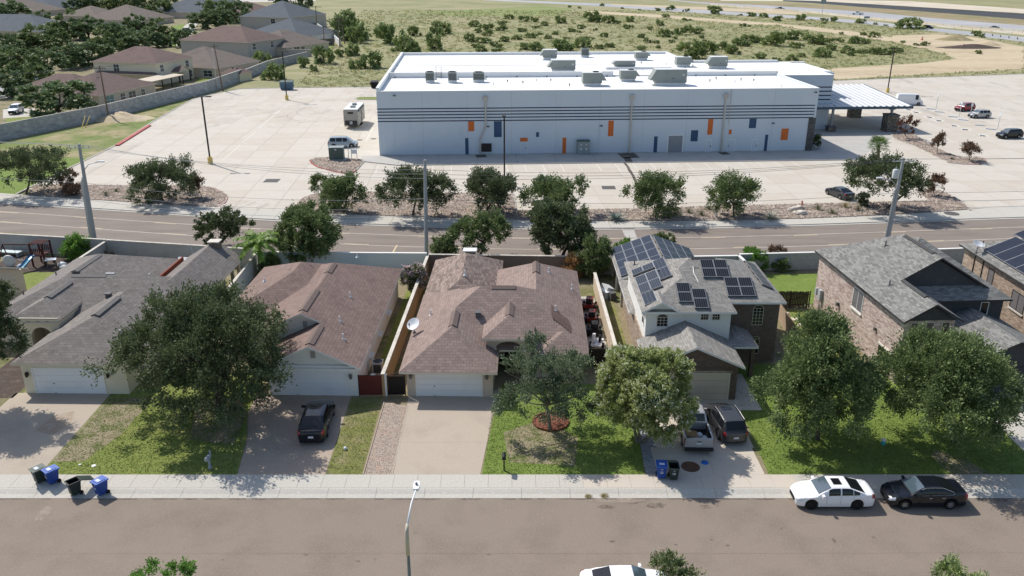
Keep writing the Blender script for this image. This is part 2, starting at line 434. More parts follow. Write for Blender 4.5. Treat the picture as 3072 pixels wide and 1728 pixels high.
surf('lamp_pole', (.23, .225, .19), [((.17, .165, .14), 2, .45, .7)], .6)
surf('lamp_joint', (.50, .45, .36), (), .6)
surf('bollard_yellow', (.66, .50, .16), [((.55, .42, .17), 1.5, .5, .75)], .75)
surf('wire', (.13, .13, .13), (), .6)
surf('wire_pale', (.42, .42, .41), (), .6)
surf('insulator', (.45, .43, .41), (), .4)
surf('transformer', (.58, .60, .61), (), .45)
surf('cabinet_green', (.085, .115, .10), [((.10, .13, .115), 1.5, .5, .7)], .6)
surf('cabinet_grey', (.27, .31, .31), [((.23, .27, .27), 1.5, .5, .7)], .6)
surf('dumpster_blue', (.10, .17, .24), [((.16, .22, .27), 1.2, .5, .7)], .6)
surf('black_plastic', (.015, .015, .016), (), .6)
surf('iron_black', (.010, .010, .011), (), .5)
surf('iron_rust', (.13, .026, .020), [((.10, .02, .017), 2, .5, .7)], .6)
surf('iron_brown', (.028, .020, .018), (), .6)
surf('wood_dark', (.055, .040, .032), [((.035, .027, .022), 3, .45, .7, (1, 1, .2))], .92)
surf('wood_tan', (.44, .335, .235), [((.34, .26, .18), 3, .45, .7, (1, 1, .2))], .92)
surf('wood_red', (.24, .06, .035), [((.17, .045, .03), 3, .45, .7, (1, 1, .2))], .85)
surf('play_red', (.085, .024, .022), [((.06, .018, .017), 3, .45, .7)], .8)
surf('slide_blue', (.03, .17, .42), (), .35)
surf('slide_pale', (.22, .52, .60), (), .35)
surf('white_plastic', (.76, .77, .78), (), .45)
surf('grey_plastic', (.40, .41, .42), (), .55)
surf('ac_body', (.55, .55, .53), [((.48, .48, .46), 2, .5, .7)], .5)
surf('pvc', (.72, .72, .70), (), .5)
surf('lead', (.12, .12, .12), (), .7)
surf('dish_grey', (.60, .62, .63), (), .5)
surf('manhole', (.12, .062, .038), [((.17, .09, .06), 5, .5, .7)], .85)
surf('grate', (.10, .095, .09), [((.15, .14, .13), 6, .5, .7)], .85)
surf('lid_blue', (.02, .13, .48), (), .45)
surf('cup_teal', (.05, .42, .45), (), .5)
surf('mail_grey', (.30, .33, .35), (), .5)
surf('chimney_stone', (.24, .185, .14), [((.15, .115, .09), 5, .45, .65)], .95, (8, .8, .03))
surf('playhouse', (.42, .35, .24), (), .7)
surf('tarp_white', (.70, .73, .75), (), .5)
surf('rock', (.62, .56, .47), [((.48, .42, .35), 3, .45, .7)], .95, (4, .6, .05))
surf('stepping_stone', (.60, .53, .40), [((.5, .44, .33), 2, .5, .7)], .95)
surf('rv_skin', (.33, .31, .28), [((.29, .27, .245), 1, .5, .7)], .5)
surf('rv_dark', (.035, .035, .037), (), .5)
surf('barrel_orange', (.62, .14, .04), (), .6)
surf('pv_cell', (.014, .016, .022), [((.018, .021, .028), 1.5, .45, .7)], .3, spec=.2)
surf('pv_blue', (.024, .029, .043), [((.03, .035, .05), 1.5, .45, .7)], .3, spec=.15)
surf('pv_frame', (.36, .37, .38), (), .4, metal=.3)
surf('pv_line', (.13, .135, .145), (), .4)
surf('conduit', (.50, .50, .49), (), .5, metal=.2)
# plants
surf('bark', (.095, .075, .06), [((.055, .045, .037), 6, .45, .65, (1, 1, .3)), ((.15, .125, .105), 9, .55, .7)], .95, (14, .8, .03))
surf('bark_pale', (.20, .17, .14), [((.12, .10, .085), 6, .45, .65, (1, 1, .3))], .95, (14, .6, .03))
surf('bark_palm', (.16, .125, .09), [((.09, .07, .05), 9, .45, .65, (.3, .3, 1))], .95, (12, .8, .03))
leafmat('leaf_oak', (.049, .072, .033), (.094, .127, .059), (.191, .223, .110))
leafmat('leaf_oak_green', (.069, .109, .042), (.138, .193, .074), (.279, .330, .142))
leafmat('leaf_oak_grey', (.063, .087, .050), (.129, .171, .100), (.276, .324, .205))
leafmat('leaf_olive', (.065, .100, .039), (.135, .174, .074), (.283, .326, .152))
leafmat('leaf_far', (.087, .140, .068), (.152, .212, .103), (.287, .357, .176), .15)  # far leaf greens kept pale, with distance haze painted into them
leafmat('leaf_far_b', (.090, .141, .051), (.154, .210, .082), (.294, .346, .154), .15)
leafmat('leaf_lush', (.057, .132, .023), (.123, .245, .048), (.245, .415, .094), .3)
leafmat('leaf_myrtle', (.17, .21, .06), (.31, .36, .13), (.46, .50, .24), .4)
leafmat('leaf_pinkshrub', (.065, .099, .039), (.131, .174, .077), (.261, .283, .152))
leafmat('leaf_dryred', (.102, .054, .038), (.168, .102, .072), (.252, .180, .126))
leafmat('leaf_orange', (.28, .14, .05), (.42, .24, .10), (.52, .34, .17))
leafmat('leaf_red', (.072, .022, .022), (.156, .054, .048), (.192, .132, .072))
leafmat('leaf_scrub', (.116, .161, .065), (.224, .288, .115), (.451, .505, .223), .15)
leafmat('leaf_scrub_pale', (.126, .178, .063), (.210, .273, .105), (.357, .420, .189), .15)
leafmat('leaf_palm', (.084, .168, .024), (.168, .288, .048), (.312, .432, .096), .3, .45)
leafmat('leaf_palm_dark', (.042, .090, .024), (.084, .156, .042), (.180, .252, .084), .25, .45)
leafmat('leaf_straw', (.18, .15, .06), (.27, .22, .10), (.36, .31, .16), .2)
leafmat('agave', (.10, .15, .14), (.17, .23, .22), (.26, .32, .30), .05, .5)
leafmat('agave_pale', (.26, .28, .22), (.38, .39, .31), (.5, .5, .42), .05, .5)
leafmat('grass_tuft', (.06, .075, .03), (.10, .115, .045), (.16, .165, .075), .2)
leafmat('petal_white', (.70, .70, .58), (.78, .78, .66), (.84, .83, .72), .3)
leafmat('petal_pink', (.60, .42, .46), (.70, .53, .56), (.78, .66, .68), .15)
leafmat('dry_grass', (.30, .29, .13), (.38, .36, .18), (.47, .43, .25), .45)
leafmat('rock_bed', (.15, .12, .105), (.28, .23, .20), (.48, .41, .36), 0, .95)
# ------------------------------------------------------------------ ground, roads, pavements
def sheet(name, pts, z, mat, label=None, parent=None):
    b = MB(); pts = [(p[0], p[1], z) for p in pts]
    a = sum(pts[i][0] * pts[i - 1][1] - pts[i - 1][0] * pts[i][1] for i in range(len(pts)))
    b.poly(pts if a < 0 else pts[::-1])
    o = b.build(name, mat, parent)
    if parent is None: tag(o, label, None, None, 'structure')
    return o
def ribbon(name, left, right, z, mat, label=None, parent=None):
    b = MB()
    for i in range(len(left) - 1):
        q = [(*left[i][:2], z), (*left[i + 1][:2], z), (*right[i + 1][:2], z), (*right[i][:2], z)]
        a = sum(q[k][0] * q[k - 1][1] - q[k - 1][0] * q[k][1] for k in range(4))
        b.poly(q if a < 0 else q[::-1])
    o = b.build(name, mat, parent)
    if parent is None: tag(o, label, None, None, 'structure')
    return o
def stripe(name, mat, pts, w, z, parent):
    b = MB()
    for i in range(len(pts) - 1):
        a, c = Vector((*pts[i][:2], 0)), Vector((*pts[i + 1][:2], 0)); d = (c - a)
        if d.length < 1e-6: continue
        d.normalize(); o = Vector((-d.y, d.x, 0)) * w / 2
        b.poly([(p.x, p.y, z) for p in (a - o, c - o, c + o, a + o)])
    return b.build(name, mat, parent)
def along(path, step):
    """points every step metres along a polyline"""
    out = [Vector((*path[0][:2], 0))]; acc = 0
    for a, b in zip(path[:-1], path[1:]):
        a, b = Vector((*a[:2], 0)), Vector((*b[:2], 0)); L = (b - a).length; t = step - acc
        while t < L: out.append(a.lerp(b, t / L)); t += step
        acc = (acc + L) % step
    return out
def kerb_strip(b, path, w, z0, z1, m=0, close=False):
    P = [Vector((p[0], p[1], 0)) for p in path]; n = len(P)
    off = []
    for i in range(n):
        a = P[i - 1] if (i or close) else P[i]; c = P[(i + 1) % n] if (i < n - 1 or close) else P[i]
        d = (c - a).normalized(); off.append(Vector((-d.y, d.x, 0)) * w / 2)
    for i in range(n if close else n - 1):
        j = (i + 1) % n
        q = [P[i] - off[i], P[j] - off[j], P[j] + off[j], P[i] + off[i]]
        b.add([(p.x, p.y, z0) for p in q] + [(p.x, p.y, z1) for p in q],
              [(3, 2, 1, 0), (4, 5, 6, 7), (0, 1, 5, 4), (1, 2, 6, 5), (2, 3, 7, 6), (3, 0, 4, 7)], m)

sheet('ground', [(-2500, -300), (2500, -300), (2500, 5000), (-2500, 5000)], -.03, 'field', 'dry grassy open field behind the building')

# --- near street
NK, NS0, NS1 = 43.55, 44.5, 45.95          # kerb front, kerb back, pavement back
street = sheet('street', [(-140, 33.0), (140, 33.0), (140, NK), (-140, NK)], 0, 'asphalt', 'brown chip seal street in the foreground')
rnd = random.Random(5)
def blotch(name, mat, cx, cy, rx, ry, z, parent, seed):
    q = random.Random(seed); n = 16; b = MB(); b.poly([(cx + rx * math.cos(6.2832 * i / n) * q.uniform(.55, 1.1), cy + ry * math.sin(6.2832 * i / n) * q.uniform(.55, 1.1), z) for i in range(n)]); return b.build(name, mat, parent)
for i, (x, y, rx, ry) in enumerate(((1525, 1275, .55, .25), (1650, 1272, .75, .35), (1590, 1262, .9, .25), (1775, 1275, .4, .25), (2520, 1258, .5, .2), (2470, 1246, .55, .18), (1540, 1362, .2, .1), (1700, 1370, .12, .08), (1790, 1358, .12, .1), (1830, 1372, .16, .1), (2098, 1360, .1, .25), (2198, 1352, .12, .12), (178, 1385, .12, .1), (770, 1395, .2, .1), (1045, 1340, .14, .1), (1230, 1395, .14, .08), (900, 1412, .2, .1), (1965, 1330, .1, .12), (560, 1408, .1, .08))):
    p = D(x, y); blotch('oil_stain', 'street_stain', p.x, p.y, rx, ry, .004, street, i)
stripe('seam', 'street_seam', [(-120, 38.35), (-30, 38.3), (-9, 38.37), (8, 38.33), (30, 38.42), (120, 38.4)], .03, .0042, street)
for i in range(60): blotch('gutter_grit', 'street_stain', -40 + i * 1.36 + rnd.uniform(-.5, .5), NK - .06, rnd.uniform(.3, .8), rnd.uniform(.03, .09), .0105 + .0001 * i, street, 100 + i)
p = D(112, 1290); blotch('worn_patch', 'street_worn', p.x, p.y, .45, .9, .004, street, 40)
p = D(1560, 1258); blotch('worn_patch', 'street_worn', p.x, p.y, 2.2, .35, .007, street, 41)
kerb = struct('kerb', 'pale concrete rolled kerb along the near street')
pave = struct('pavement', 'pale concrete pavement along the near street')
def kerb_mesh(L):
    b = MB(); pr = [(0, -.05), (0, .012), (.42, .022), (.62, .075), (.80, .118), (.95, .122), (.95, -.05)]
    n = len(pr)
    b.add([(0.008, y, z) for y, z in pr] + [(L - .008, y, z) for y, z in pr],
          [(i, n + i, n + (i + 1) % n, (i + 1) % n) for i in range(n)] + [tuple(range(n)), tuple(range(2 * n - 1, n - 1, -1))])
    return b.mesh('kerb_block', 'concrete')
km = kerb_mesh(3.05)
for i in range(-24, 24): link('kerb_block', km, kerb, (i * 3.05 + .6, NK, 0))
def slab_mesh(w, d, mat, name='slab', t=.03, g=.005, e=.006):
    b = MB()
    b.add([(g, g, -t), (w - g, g, -t), (w - g, d - g, -t), (g, d - g, -t), (g, g, -e), (w - g, g, -e), (w - g, d - g, -e), (g, d - g, -e),
           (g + e, g + e, 0), (w - g - e, g + e, 0), (w - g - e, d - g - e, 0), (g + e, d - g - e, 0)],
          [(0, 1, 5, 4), (1, 2, 6, 5), (2, 3, 7, 6), (3, 0, 4, 7), (4, 5, 9, 8), (5, 6, 10, 9), (6, 7, 11, 10), (7, 4, 8, 11), (8, 9, 10, 11)])
    return b.mesh(name, mat)
sm1, sm2 = slab_mesh(1.52, NS1 - NS0 + .02, 'concrete'), slab_mesh(1.52, NS1 - NS0 + .02, 'concrete_beige')
for i in range(-42, 44):
    x = i * 1.52
    link('slab', sm2 if (4.9 < x + .5 < 17.5 or x > 21) else sm1, pave, (x, NS0, .128 + rnd.uniform(-.003, .003)))
far_pave = sheet('pavement', [(-140, 31.0), (140, 31.0), (140, 33.0), (-140, 33.0)], .12, 'concrete', 'pavement on the camera side of the near street')
sheet('verge', [(-140, -60), (140, -60), (140, 31.0), (-140, 31.0)], .12, 'lawn_dry', 'grass on the camera side of the near street')

# --- back road
xs = np.array([-71.4, -55.9, -41.4, -16.2, 12.5, 25.1, 32.5, 45.8, 59.2, 67.2])
pk = np.polyfit(xs, np.array([112.36, 108.84, 105.98, 101.85, 100.01, 100.43, 101.29, 102.81, 104.15, 104.96]), 4)
ps = np.polyfit(np.array([-74, -58, -42.9, -16.7, 12.8, 25.7, 33.3, 46.9, 58.2]), np.array([116.91, 113.4, 110.22, 105.15, 102.81, 103.47, 103.92, 105.61, 107.39]), 3)
def lin(p, x):
    lo, hi = -74., 68.
    if x < lo: return float(np.polyval(p, lo)) + (lo - x) * .21
    if x > hi: return float(np.polyval(p, hi)) + (x - hi) * .11
    return float(np.polyval(p, x))
yk = lambda x: lin(pk, x)
ys = lambda x: max(lin(ps, x), yk(x) + 2.3)
X = [q * 3.0 for q in range(-60, 61)]
road_b = ribbon('road', [(x, yk(x)) for x in X], [(x, yk(x) - 12.2) for x in X], .004, 'asphalt_back', 'brown back road between garden walls and car park')
for off, sg in ((3.9, -1), (8.2, 1)):
    stripe('lane_line', 'line_faded', [(x, yk(x) - off) for x in X], .13, .0085, road_b)
    for k in range(-14, 12):
        x0 = k * 11.5 + (3 if sg > 0 else 0)
        stripe('lane_dash', 'line_yellow', [(x0 + t, yk(x0 + t) - off + sg * .22) for t in (0, 1.5, 3)], .13, .0085, road_b)
stripe('lane_line', 'line_yellow', [tuple(K(1, 1, 1375, 1095)), tuple(K(1, 1, 1420, 1018))], .18, .0125, road_b)
sheet('concrete_strip', [K(1, 2, 1108, 866), K(1, 2, 1228, 866), K(1, 2, 1275, 985), K(1, 2, 1170, 1000)], .0085, 'walk_concrete', parent=road_b)
pave_b = struct('pavement', 'pale concrete pavement along the far side of the back road')
for i in range(-32, 32):
    x0, x1 = i * 3.1, i * 3.1 + 3.1; b = MB()
    q = [(x0 + .02, yk(x0)), (x1 - .02, yk(x1)), (x1 - .02, ys(x1)), (x0 + .02, ys(x0))]
    b.prism(q, .0, .125); b.build('slab', 'concrete', pave_b)
    b = MB(); b.prism([(x0 + .015, yk(x0) - .45), (x1 - .015, yk(x1) - .45), (x1 - .015, yk(x1) - .03), (x0 + .015, yk(x0) - .03)], -.02, .03)
    b.build('gutter', 'concrete', pave_b)
# storm drain mouth in the kerb
b = MB(); b.box(0, 1.3, -.02, .06, .012, .105, 0); b.box(1.5, 2.8, -.02, .06, .012, .105, 0)
o = b.build('drain_mouth', 'iron_black', pave_b); pd = K(1, 2, 1000, 850); o.location = (pd.x, yk(pd.x) - .02, 0)

# --- house lots
RY = [(x, yk(x) - 12.2) for x in X if -80 <= x <= 80]
sheet('yard_ground', [(-80, NS1), (80, NS1)] + RY[::-1], .108, 'yard', 'bare and grassy ground of the house lots')
Z1 = .113
def lot(name, pts, mat, label, z=Z1): return sheet(name, pts, z, mat, label)
lot('lawn', [(-30.7, NS1), (-17.9, NS1), (-18.6, 50.5), (-19.6, 54), (-19.8, 60), (-29.6, 60), (-29.6, 57.5), (-30.9, 56.4)], 'lawn', 'front lawn under the big oak beside the white garage')
lot('lawn_patch', [(-30.7, 47.5), (-28.6, 47.5), (-27.6, 51), (-27.4, 56.2), (-30.8, 56.2)], 'lawn_patch', 'worn dry corner of the lawn by the left driveway', Z1 + .004)
lot('lawn_patch', [(-22.5, 50.2), (-19.2, 49.5), (-19.6, 53.9), (-20.8, 56.3), (-24, 56)], 'lawn_patch', 'bare ground under the big oak', Z1 + .004)
lot('lawn', [(-12.1, NS1), (-9.75, NS1), (-9.9, 56.4), (-12.3, 56.2)], 'lawn_dry', 'narrow dry lawn strip beside the black car')
lot('gravel_strip', [(-9.62, NS1), (-7.75, NS1), (-7.8, 55.0), (-9.62, 55.6)], 'pebbles', 'strip of tan pebbles between lawn and driveway')
lot('lawn', [(-1.98, NS1), (8.62, NS1), (8.95, 51), (9.0, 58.5), (-.82, 58.5), (-.82, 57.5), (-1.27, 54.4)], 'lawn_lush', 'green front lawn with the mulch ring')
lot('lawn_patch', [(-.2, 47.4), (4.2, 47), (4.6, 50.5), (2.2, 53), (-.6, 51.2)], 'lawn_patch', 'dry worn patch in the middle front lawn', Z1 + .004)
lot('gravel_strip', [(8.72, NS1), (9.75, NS1), (10.3, 52), (10.6, 56), (8.95, 56), (8.95, 51)], 'pebbles_grey', 'bed of blue grey stones beside the pickup driveway')
lot('lawn', [(16.7, NS1), (34.9, NS1), (34.9, 51), (34.5, 62), (17.6, 62), (17.0, 54.5)], 'lawn_lush', 'lush green lawn under the two round trees')
lot('lawn_patch', [(28.6, NS1 + .03), (31.3, NS1 + .03), (30.4, 47.6), (28.9, 49.0), (28.2, 48)], 'lawn_patch', 'bare earth patch in the right lawn by the pavement', Z1 + .004)
lot('lawn', [(22.6, 62), (28.7, 62), (28.7, 73.6), (24.9, 73.6), (24.7, 65)], 'lawn', 'side lawn with stepping stones')
lot('lawn', [(20.4, 75.0), (33, 75.0), (33, 83.6), (20.4, 83.2)], 'lawn_lush', 'green back lawn behind the grey block wall')
lot('lawn', [(40.5, 78), (46, 78), (46, 85), (40.5, 85)], 'lawn_lush', 'small green lawn behind the rightmost house')
lot('lawn', [(-11.2, 57), (-9.9, 57), (-9.1, 82), (-10.6, 82)], 'lawn', 'shaded side lawn beside the white house')
lot('lawn', [(-62, 78.8), (-47, 78.8), (-47, 84), (-62, 84)], 'lawn', 'back lawn by the swing set')
lot('side_yard', [(8.75, 61), (10.0, 61), (10.0, 79), (8.6, 79)], 'lawn_dry', 'dry side yard between tan wall and brick house')
lot('soil_bed', [(-57, 84), (-47.2, 84), (-46.8, 88.5), (-57, 90)], 'soil', 'dark soil under the swing set')
lot('patio', [(5.9, 62.6), (8.25, 62.2), (8.15, 77.0), (5.9, 77.0)], 'walk_concrete', 'concrete side patio with the ride-on mowers')
lot('soil_bed', [(-42, 56.2), (-38.2, 56.2), (-38.2, 64), (-42, 64)], 'soil', 'dark planting bed left of the leftmost garage')
# driveways
lot('driveway', [(-38.2, NS1), (-30.75, NS1), (-31.0, 57.0), (-38.4, 57.0)], 'aggregate_tan', 'tan driveway at the far left')
lot('oil_stain', [(-34.0, 51.3), (-32.4, 50.9), (-31.9, 52.4), (-32.5, 54.2), (-33.6, 53.6)], 'stained', 'brown stain on the left driveway', Z1 + .004)
lot('driveway', [(-17.85, NS1), (-12.15, NS1), (-12.35, 56.6), (-19.7, 56.6), (-19.5, 54), (-18.5, 50.4)], 'aggregate', 'brown driveway under the black car')
d3 = lot('driveway', [(-7.72, NS1), (-2.08, NS1), (-1.35, 54.4), (-.9, 57.5), (-8.0, 57.5), (-7.9, 55)], 'aggregate_tan', 'tan driveway in front of the middle garage')
stripe('joint', 'lot_joint', [(-7.7, 49.9), (-1.9, 49.9)], .03, Z1 + .004, d3)
part('edging', 'stained', d3, (-9.72, -9.64, NS1, 55.6, .05, .16)); part('edging', 'aggregate_tan', d3, (-7.86, -7.76, NS1, 55, .05, .125)); 
d4 = struct('driveway', 'concrete driveway under the pickup and grey car')
for (x0, x1, y0, y1) in ((9.5, 13.2, NS1, 49.2), (9.9, 13.2, 49.2, 52.6), (10.4, 13.2, 52.6, 56.3), (13.2, 16.45, NS1, 49.2), (13.2, 16.6, 49.2, 52.6), (13.2, 16.75, 52.6, 56.3), (16.75, 18.6, 54.3, 56.8), (16.75, 18.6, 56.8, 60.2)):
    o = link('slab', slab_mesh(x1 - x0, y1 - y0, 'concrete_beige', t=.05), d4, (x0, y0, .135))
lot('driveway', [(34.95, NS1), (41.5, NS1), (41.5, 57.4), (34.9, 57.4)], 'concrete', 'pale driveway at the right edge')

# --- car park
BANG = R(3.065); BO = Vector((-22.77, 141.75, 0))
def BL(s, t, z=0):
    return Vector((BO.x + s * math.cos(BANG) - t * math.sin(BANG), BO.y + s * math.sin(BANG) + t * math.cos(BANG), z))
lot_poly = [(-71.2, ys(-71.2) + 3.0), (-72.2, 150), (-75.4, 176), (-78.2, 209.5), (-72, 224), (-68, 225), (-37, 228), (-26, 229), (60, 236.5), (92.3, 241), (153.6, 255.8), (260, 278), (260, 128), (120, 114), (70, ys(70)), (40, ys(40)), (20, ys(20)), (0, ys(0)), (-30, ys(-30)), (-50, ys(-50)), (-62, ys(-62))]
carpark = sheet('car_park', lot_poly, .090, 'lot_joint', 'large pale concrete car park')
def inside(p, poly):
    c = False
    for i in range(len(poly)):
        a, b_ = poly[i], poly[i - 1]
        if (a[1] > p[1]) != (b_[1] > p[1]) and p[0] < (b_[0] - a[0]) * (p[1] - a[1]) / (b_[1] - a[1]) + a[0]: c = not c
    return c
def clip(poly, pts):
    """clip a small convex cell by the (nearly convex) car park outline, cell centre based"""
    return all(inside(p, poly) for p in pts)
CELL = 5.6; cells = []; edge = []
for i in range(-14, 52):
    for j in range(-9, 24):
        q = [BL(i * CELL, j * CELL), BL((i + 1) * CELL, j * CELL), BL((i + 1) * CELL, (j + 1) * CELL), BL(i * CELL, (j + 1) * CELL)]
        n = sum(inside(p, lot_poly) for p in q)
        if n == 4: cells.append(q[0])
        elif n or inside((q[0] + q[2]) / 2, lot_poly): edge.append((i, j))
# cells cut by the outline: clipped pieces
def clip_half(poly, a, b_):
    out = []
    for i in range(len(poly)):
        p, q = poly[i - 1], poly[i]
        sp = (b_[0] - a[0]) * (p[1] - a[1]) - (b_[1] - a[1]) * (p[0] - a[0]); sq = (b_[0] - a[0]) * (q[1] - a[1]) - (b_[1] - a[1]) * (q[0] - a[0])
        if (sp >= 0) != (sq >= 0):
            t = sp / (sp - sq); out.append((p[0] + (q[0] - p[0]) * t, p[1] + (q[1] - p[1]) * t))
        if sq >= 0: out.append(q)
    return out
def clip_subject(subj, cell):
    for k in range(4):
        subj = clip_half(subj, cell[k], cell[(k + 1) % 4])
        if len(subj) < 3: return []
    return subj
sl = [slab_mesh(CELL, CELL, 'lot_concrete', t=.01, g=.02, e=.002), slab_mesh(CELL, CELL, 'lot_concrete_b', t=.01, g=.02, e=.002)]
cells.sort(key=lambda p: (abs(p.x) > .62 * p.y, p.y))
rest = MB(); g = .02
for k, p in enumerate(cells):
    if k < 290: link('slab', sl[rnd.random() < .3], carpark, (p.x, p.y, .110), (0, 0, BANG))
    else:
        ca, sa = math.cos(BANG), math.sin(BANG)
        rest.poly([(p.x + u * ca - v * sa, p.y + u * sa + v * ca, .110) for u, v in ((g, g), (CELL - g, g), (CELL - g, CELL - g), (g, CELL - g))], 1 if rnd.random() < .3 else 0)
for i, j in edge:
    c = [BL(i * CELL + g, j * CELL + g), BL((i + 1) * CELL - g, j * CELL + g), BL((i + 1) * CELL - g, (j + 1) * CELL - g), BL(i * CELL + g, (j + 1) * CELL - g)]
    q = clip_subject([(a, b_) for a, b_ in lot_poly], [(p.x, p.y) for p in c])
    if q:
        a = sum(q[n][0] * q[n - 1][1] - q[n - 1][0] * q[n][1] for n in range(len(q)))
        rest.poly([(x, y, .110) for x, y in (q if a < 0 else q[::-1])])
tag(rest.build('slab', ['lot_concrete', 'lot_concrete_b'], carpark), kind='stuff')
ZL = .116
# parking stall lines
for k in range(-3, 25):
    s = 9.4 + k * 3.0
    if s > -1 : stripe('stall_line', 'line_white', [BL(s, -7.6), BL(s + .1, -13.0)], .13, ZL, carpark)
for k in range(0, 18):
    s = 22 + k * 3.0
    if s < 66: stripe('stall_line', 'line_faded', [BL(s + 2.0, -29.0), BL(s + 1.9, -33.6)], .10, ZL, carpark)
for r in ((0, 0, 2440, 1440, 2576, 1330), (0, 1, 20, 1300, 255, 1105), (1, 0, 2235, 175, 2420, 15), (0, 1, 1105, 1425, 1180, 1290)):
    stripe('stall_line', 'line_white', [K(r[0], r[1], r[2], r[3]), K(r[0], r[1], r[4], r[5])], .16, ZL, carpark)
for i in range(11):
    a = K(0, 0, 1300 + i * 62, 1400 - i * 36)
    stripe('stall_line', 'line_white', [a, a + Vector((5.0, .35, 0))], .10, ZL, carpark)
    a = K(0, 0, 2070 + i * 50, 940 + (i % 3)) if i < 9 else a
    stripe('stall_line', 'line_faded', [a, a + Vector((.2, -5, 0))], .10, ZL, carpark)
# accessible bays: blue wheel symbols and angled hatching by the entrance
for (x, y) in ((920, 1182), (1410, 1106), (1485, 1134), (1620, 1182), (1715, 1218), (1870, 1270), (1980, 1308), (2155, 1370)):
    p = K(0, 3, x, y)
    o = sheet('bay_symbol', [p + Vector(q) for q in ((-1.0, -1.0, 0), (1.0, -1.0, 0), (1.0, 1.0, 0), (-1.0, 1.0, 0))], ZL, 'line_white', parent=carpark)
    bb = MB(); bb.lathe([(.25, 0), (.55, 0)], (p.x, p.y - .25, ZL + .004), 14); bb.box(p.x - .12, p.x + .12, p.y, p.y + .8, ZL + .002, ZL + .006)
    bb.build('wheel_mark', 'line_blue', carpark)
for k in range(9):
    a = K(0, 3, 1640 + k * 75, 1145 + k * 27)
    stripe('hatch_line', 'line_yellow', [a, a + Vector((4.2, 3.4, 0))], .14, ZL, carpark)
stripe('bay_line', 'line_faded', [K(0, 3, 1380, 1100), K(0, 3, 2330, 1449)], .14, ZL, carpark)
WHEELSTOPS = []
for (x, y) in ((1640, 1100), (1728, 1130), (1865, 1178), (1965, 1210), (2135, 1265), (2245, 1303)):
    p = K(0, 3, x, y, .1)
    b = MB(); b.prism([(-.13, 0), (.13, 0), (.09, .12), (-.09, .12)], -.95, .95)
    b.v = [(q[2], q[0], q[1]) for q in b.v]
    o = b.build('wheel_stop', 'line_blue'); o.location = (p.x, p.y, .11); o.rotation_euler = (0, 0, R(-32))
    WHEELSTOPS.append(o)
for k, o in enumerate(WHEELSTOPS):
    tag(o, ['blue wheel stop nearest the white van', 'blue wheel stop second from the white van', 'blue wheel stop just left of the red car', 'blue wheel stop just left of the silver car', 'blue wheel stop between silver car and black car', 'blue wheel stop right behind the black car'][k], 'wheel stop', 'blue wheel stops in the accessible bays')
# tyre marks
def arc(cx, cy, rx, ry, a0, a1, n=18): return [Vector((cx + rx * math.cos(R(a0 + (a1 - a0) * i / n)), cy + ry * math.sin(R(a0 + (a1 - a0) * i / n)), 0)) for i in range(n + 1)]
p = K(0, 1, 650, 1150); stripe('tyre_mark', 'tyre_mark', arc(p.x, p.y, 7.0, 9.5, 100, 400, 26), .14, ZL, carpark)
p = K(0, 1, 690, 1120); stripe('tyre_mark', 'tyre_mark', arc(p.x, p.y, 6.0, 8.0, 150, 330, 20), .14, ZL, carpark)
p = K(0, 0, 2250, 1190); stripe('tyre_mark', 'tyre_mark', arc(p.x, p.y, 14.0, 11, 60, 200, 26), .14, ZL, carpark)
p = K(0, 0, 2320, 1115); stripe('tyre_mark', 'tyre_mark', arc(p.x, p.y, 6.0, 5, 0, 350, 26), .14, ZL, carpark)
for a, c in (((0, 1, 200, 1225), (0, 1, 385, 1212)), ((0, 1, 210, 1215), (0, 1, 365, 1195)), ((1, 0, 2300, 690), (1, 0, 2576, 590)), ((1, 1, 0, 650), (1, 1, 95, 615)), ((1, 1, 0, 670), (1, 1, 130, 615)), ((0, 0, 2060, 1005), (0, 0, 2230, 1005)), ((0, 0, 2070, 995), (0, 0, 2150, 1015))):
    stripe('tyre_mark', 'tyre_mark', [K(*a), K(*c)], .2, ZL, carpark)
# water stain running from the downspout
stripe('water_stain', 'wet_stain', [K(1, 2, 1130, 195), K(1, 2, 1165, 235), K(1, 2, 1185, 280), K(1, 2, 1215, 320), K(1, 2, 1240, 375)], .45, ZL + .003, carpark)
stripe('water_stain', 'wet_stain', [K(1, 2, 1150, 215), K(1, 2, 1205, 285), K(1, 2, 1250, 380)], .12, ZL + .006, carpark)
for (r_, c_, x, y, w) in ((1, 1, 160, 376, 2.2), (1, 2, 972, 446, 2.0)):
    p = K(r_, c_, x, y); o = link('drain_grate', slab_mesh(w, w, 'grate', t=.004, g=0, e=.002), carpark, (p.x - w / 2, p.y - w / 2, ZL + .006))
for (x, y) in ((1045, 1415), (1183, 1403)):
    p = K(0, 1, x, y); b = MB(); b.cyl(p.x, p.y, .11, .122, .55, n=18); b.build('drain_cover', 'grate', carpark)
# walkway slab before the building
walk = struct('walkway', 'shaded concrete walkway along the front of the building')
for k in range(13):
    b = MB(); s0, s1 = -3 + k * 6.6, -3 + (k + 1) * 6.6 - .04
    b.prism([BL(s0, -7.4 if k else -3.9), BL(s1, -7.4), BL(s1, -.02), BL(s0, -.02)], .05, .25); b.build('slab', 'walk_concrete', walk)
stripe('wet_patch', 'wet_stain', [BL(42.6, -.3), BL(42.9, -4.2)], 3.0, .256, walk)
stripe('wet_patch', 'wet_stain', [BL(42.2, -3.5), BL(42.0, -7.3)], 1.2, .256, walk)
stripe('wet_patch', 'wet_stain', [BL(59.6, -.3), BL(59.9, -2.5)], 1.6, .256, walk)
stripe('wet_patch', 'wet_stain', [BL(17.2, -.3), BL(17.6, -2.5)], 1.8, .256, walk)
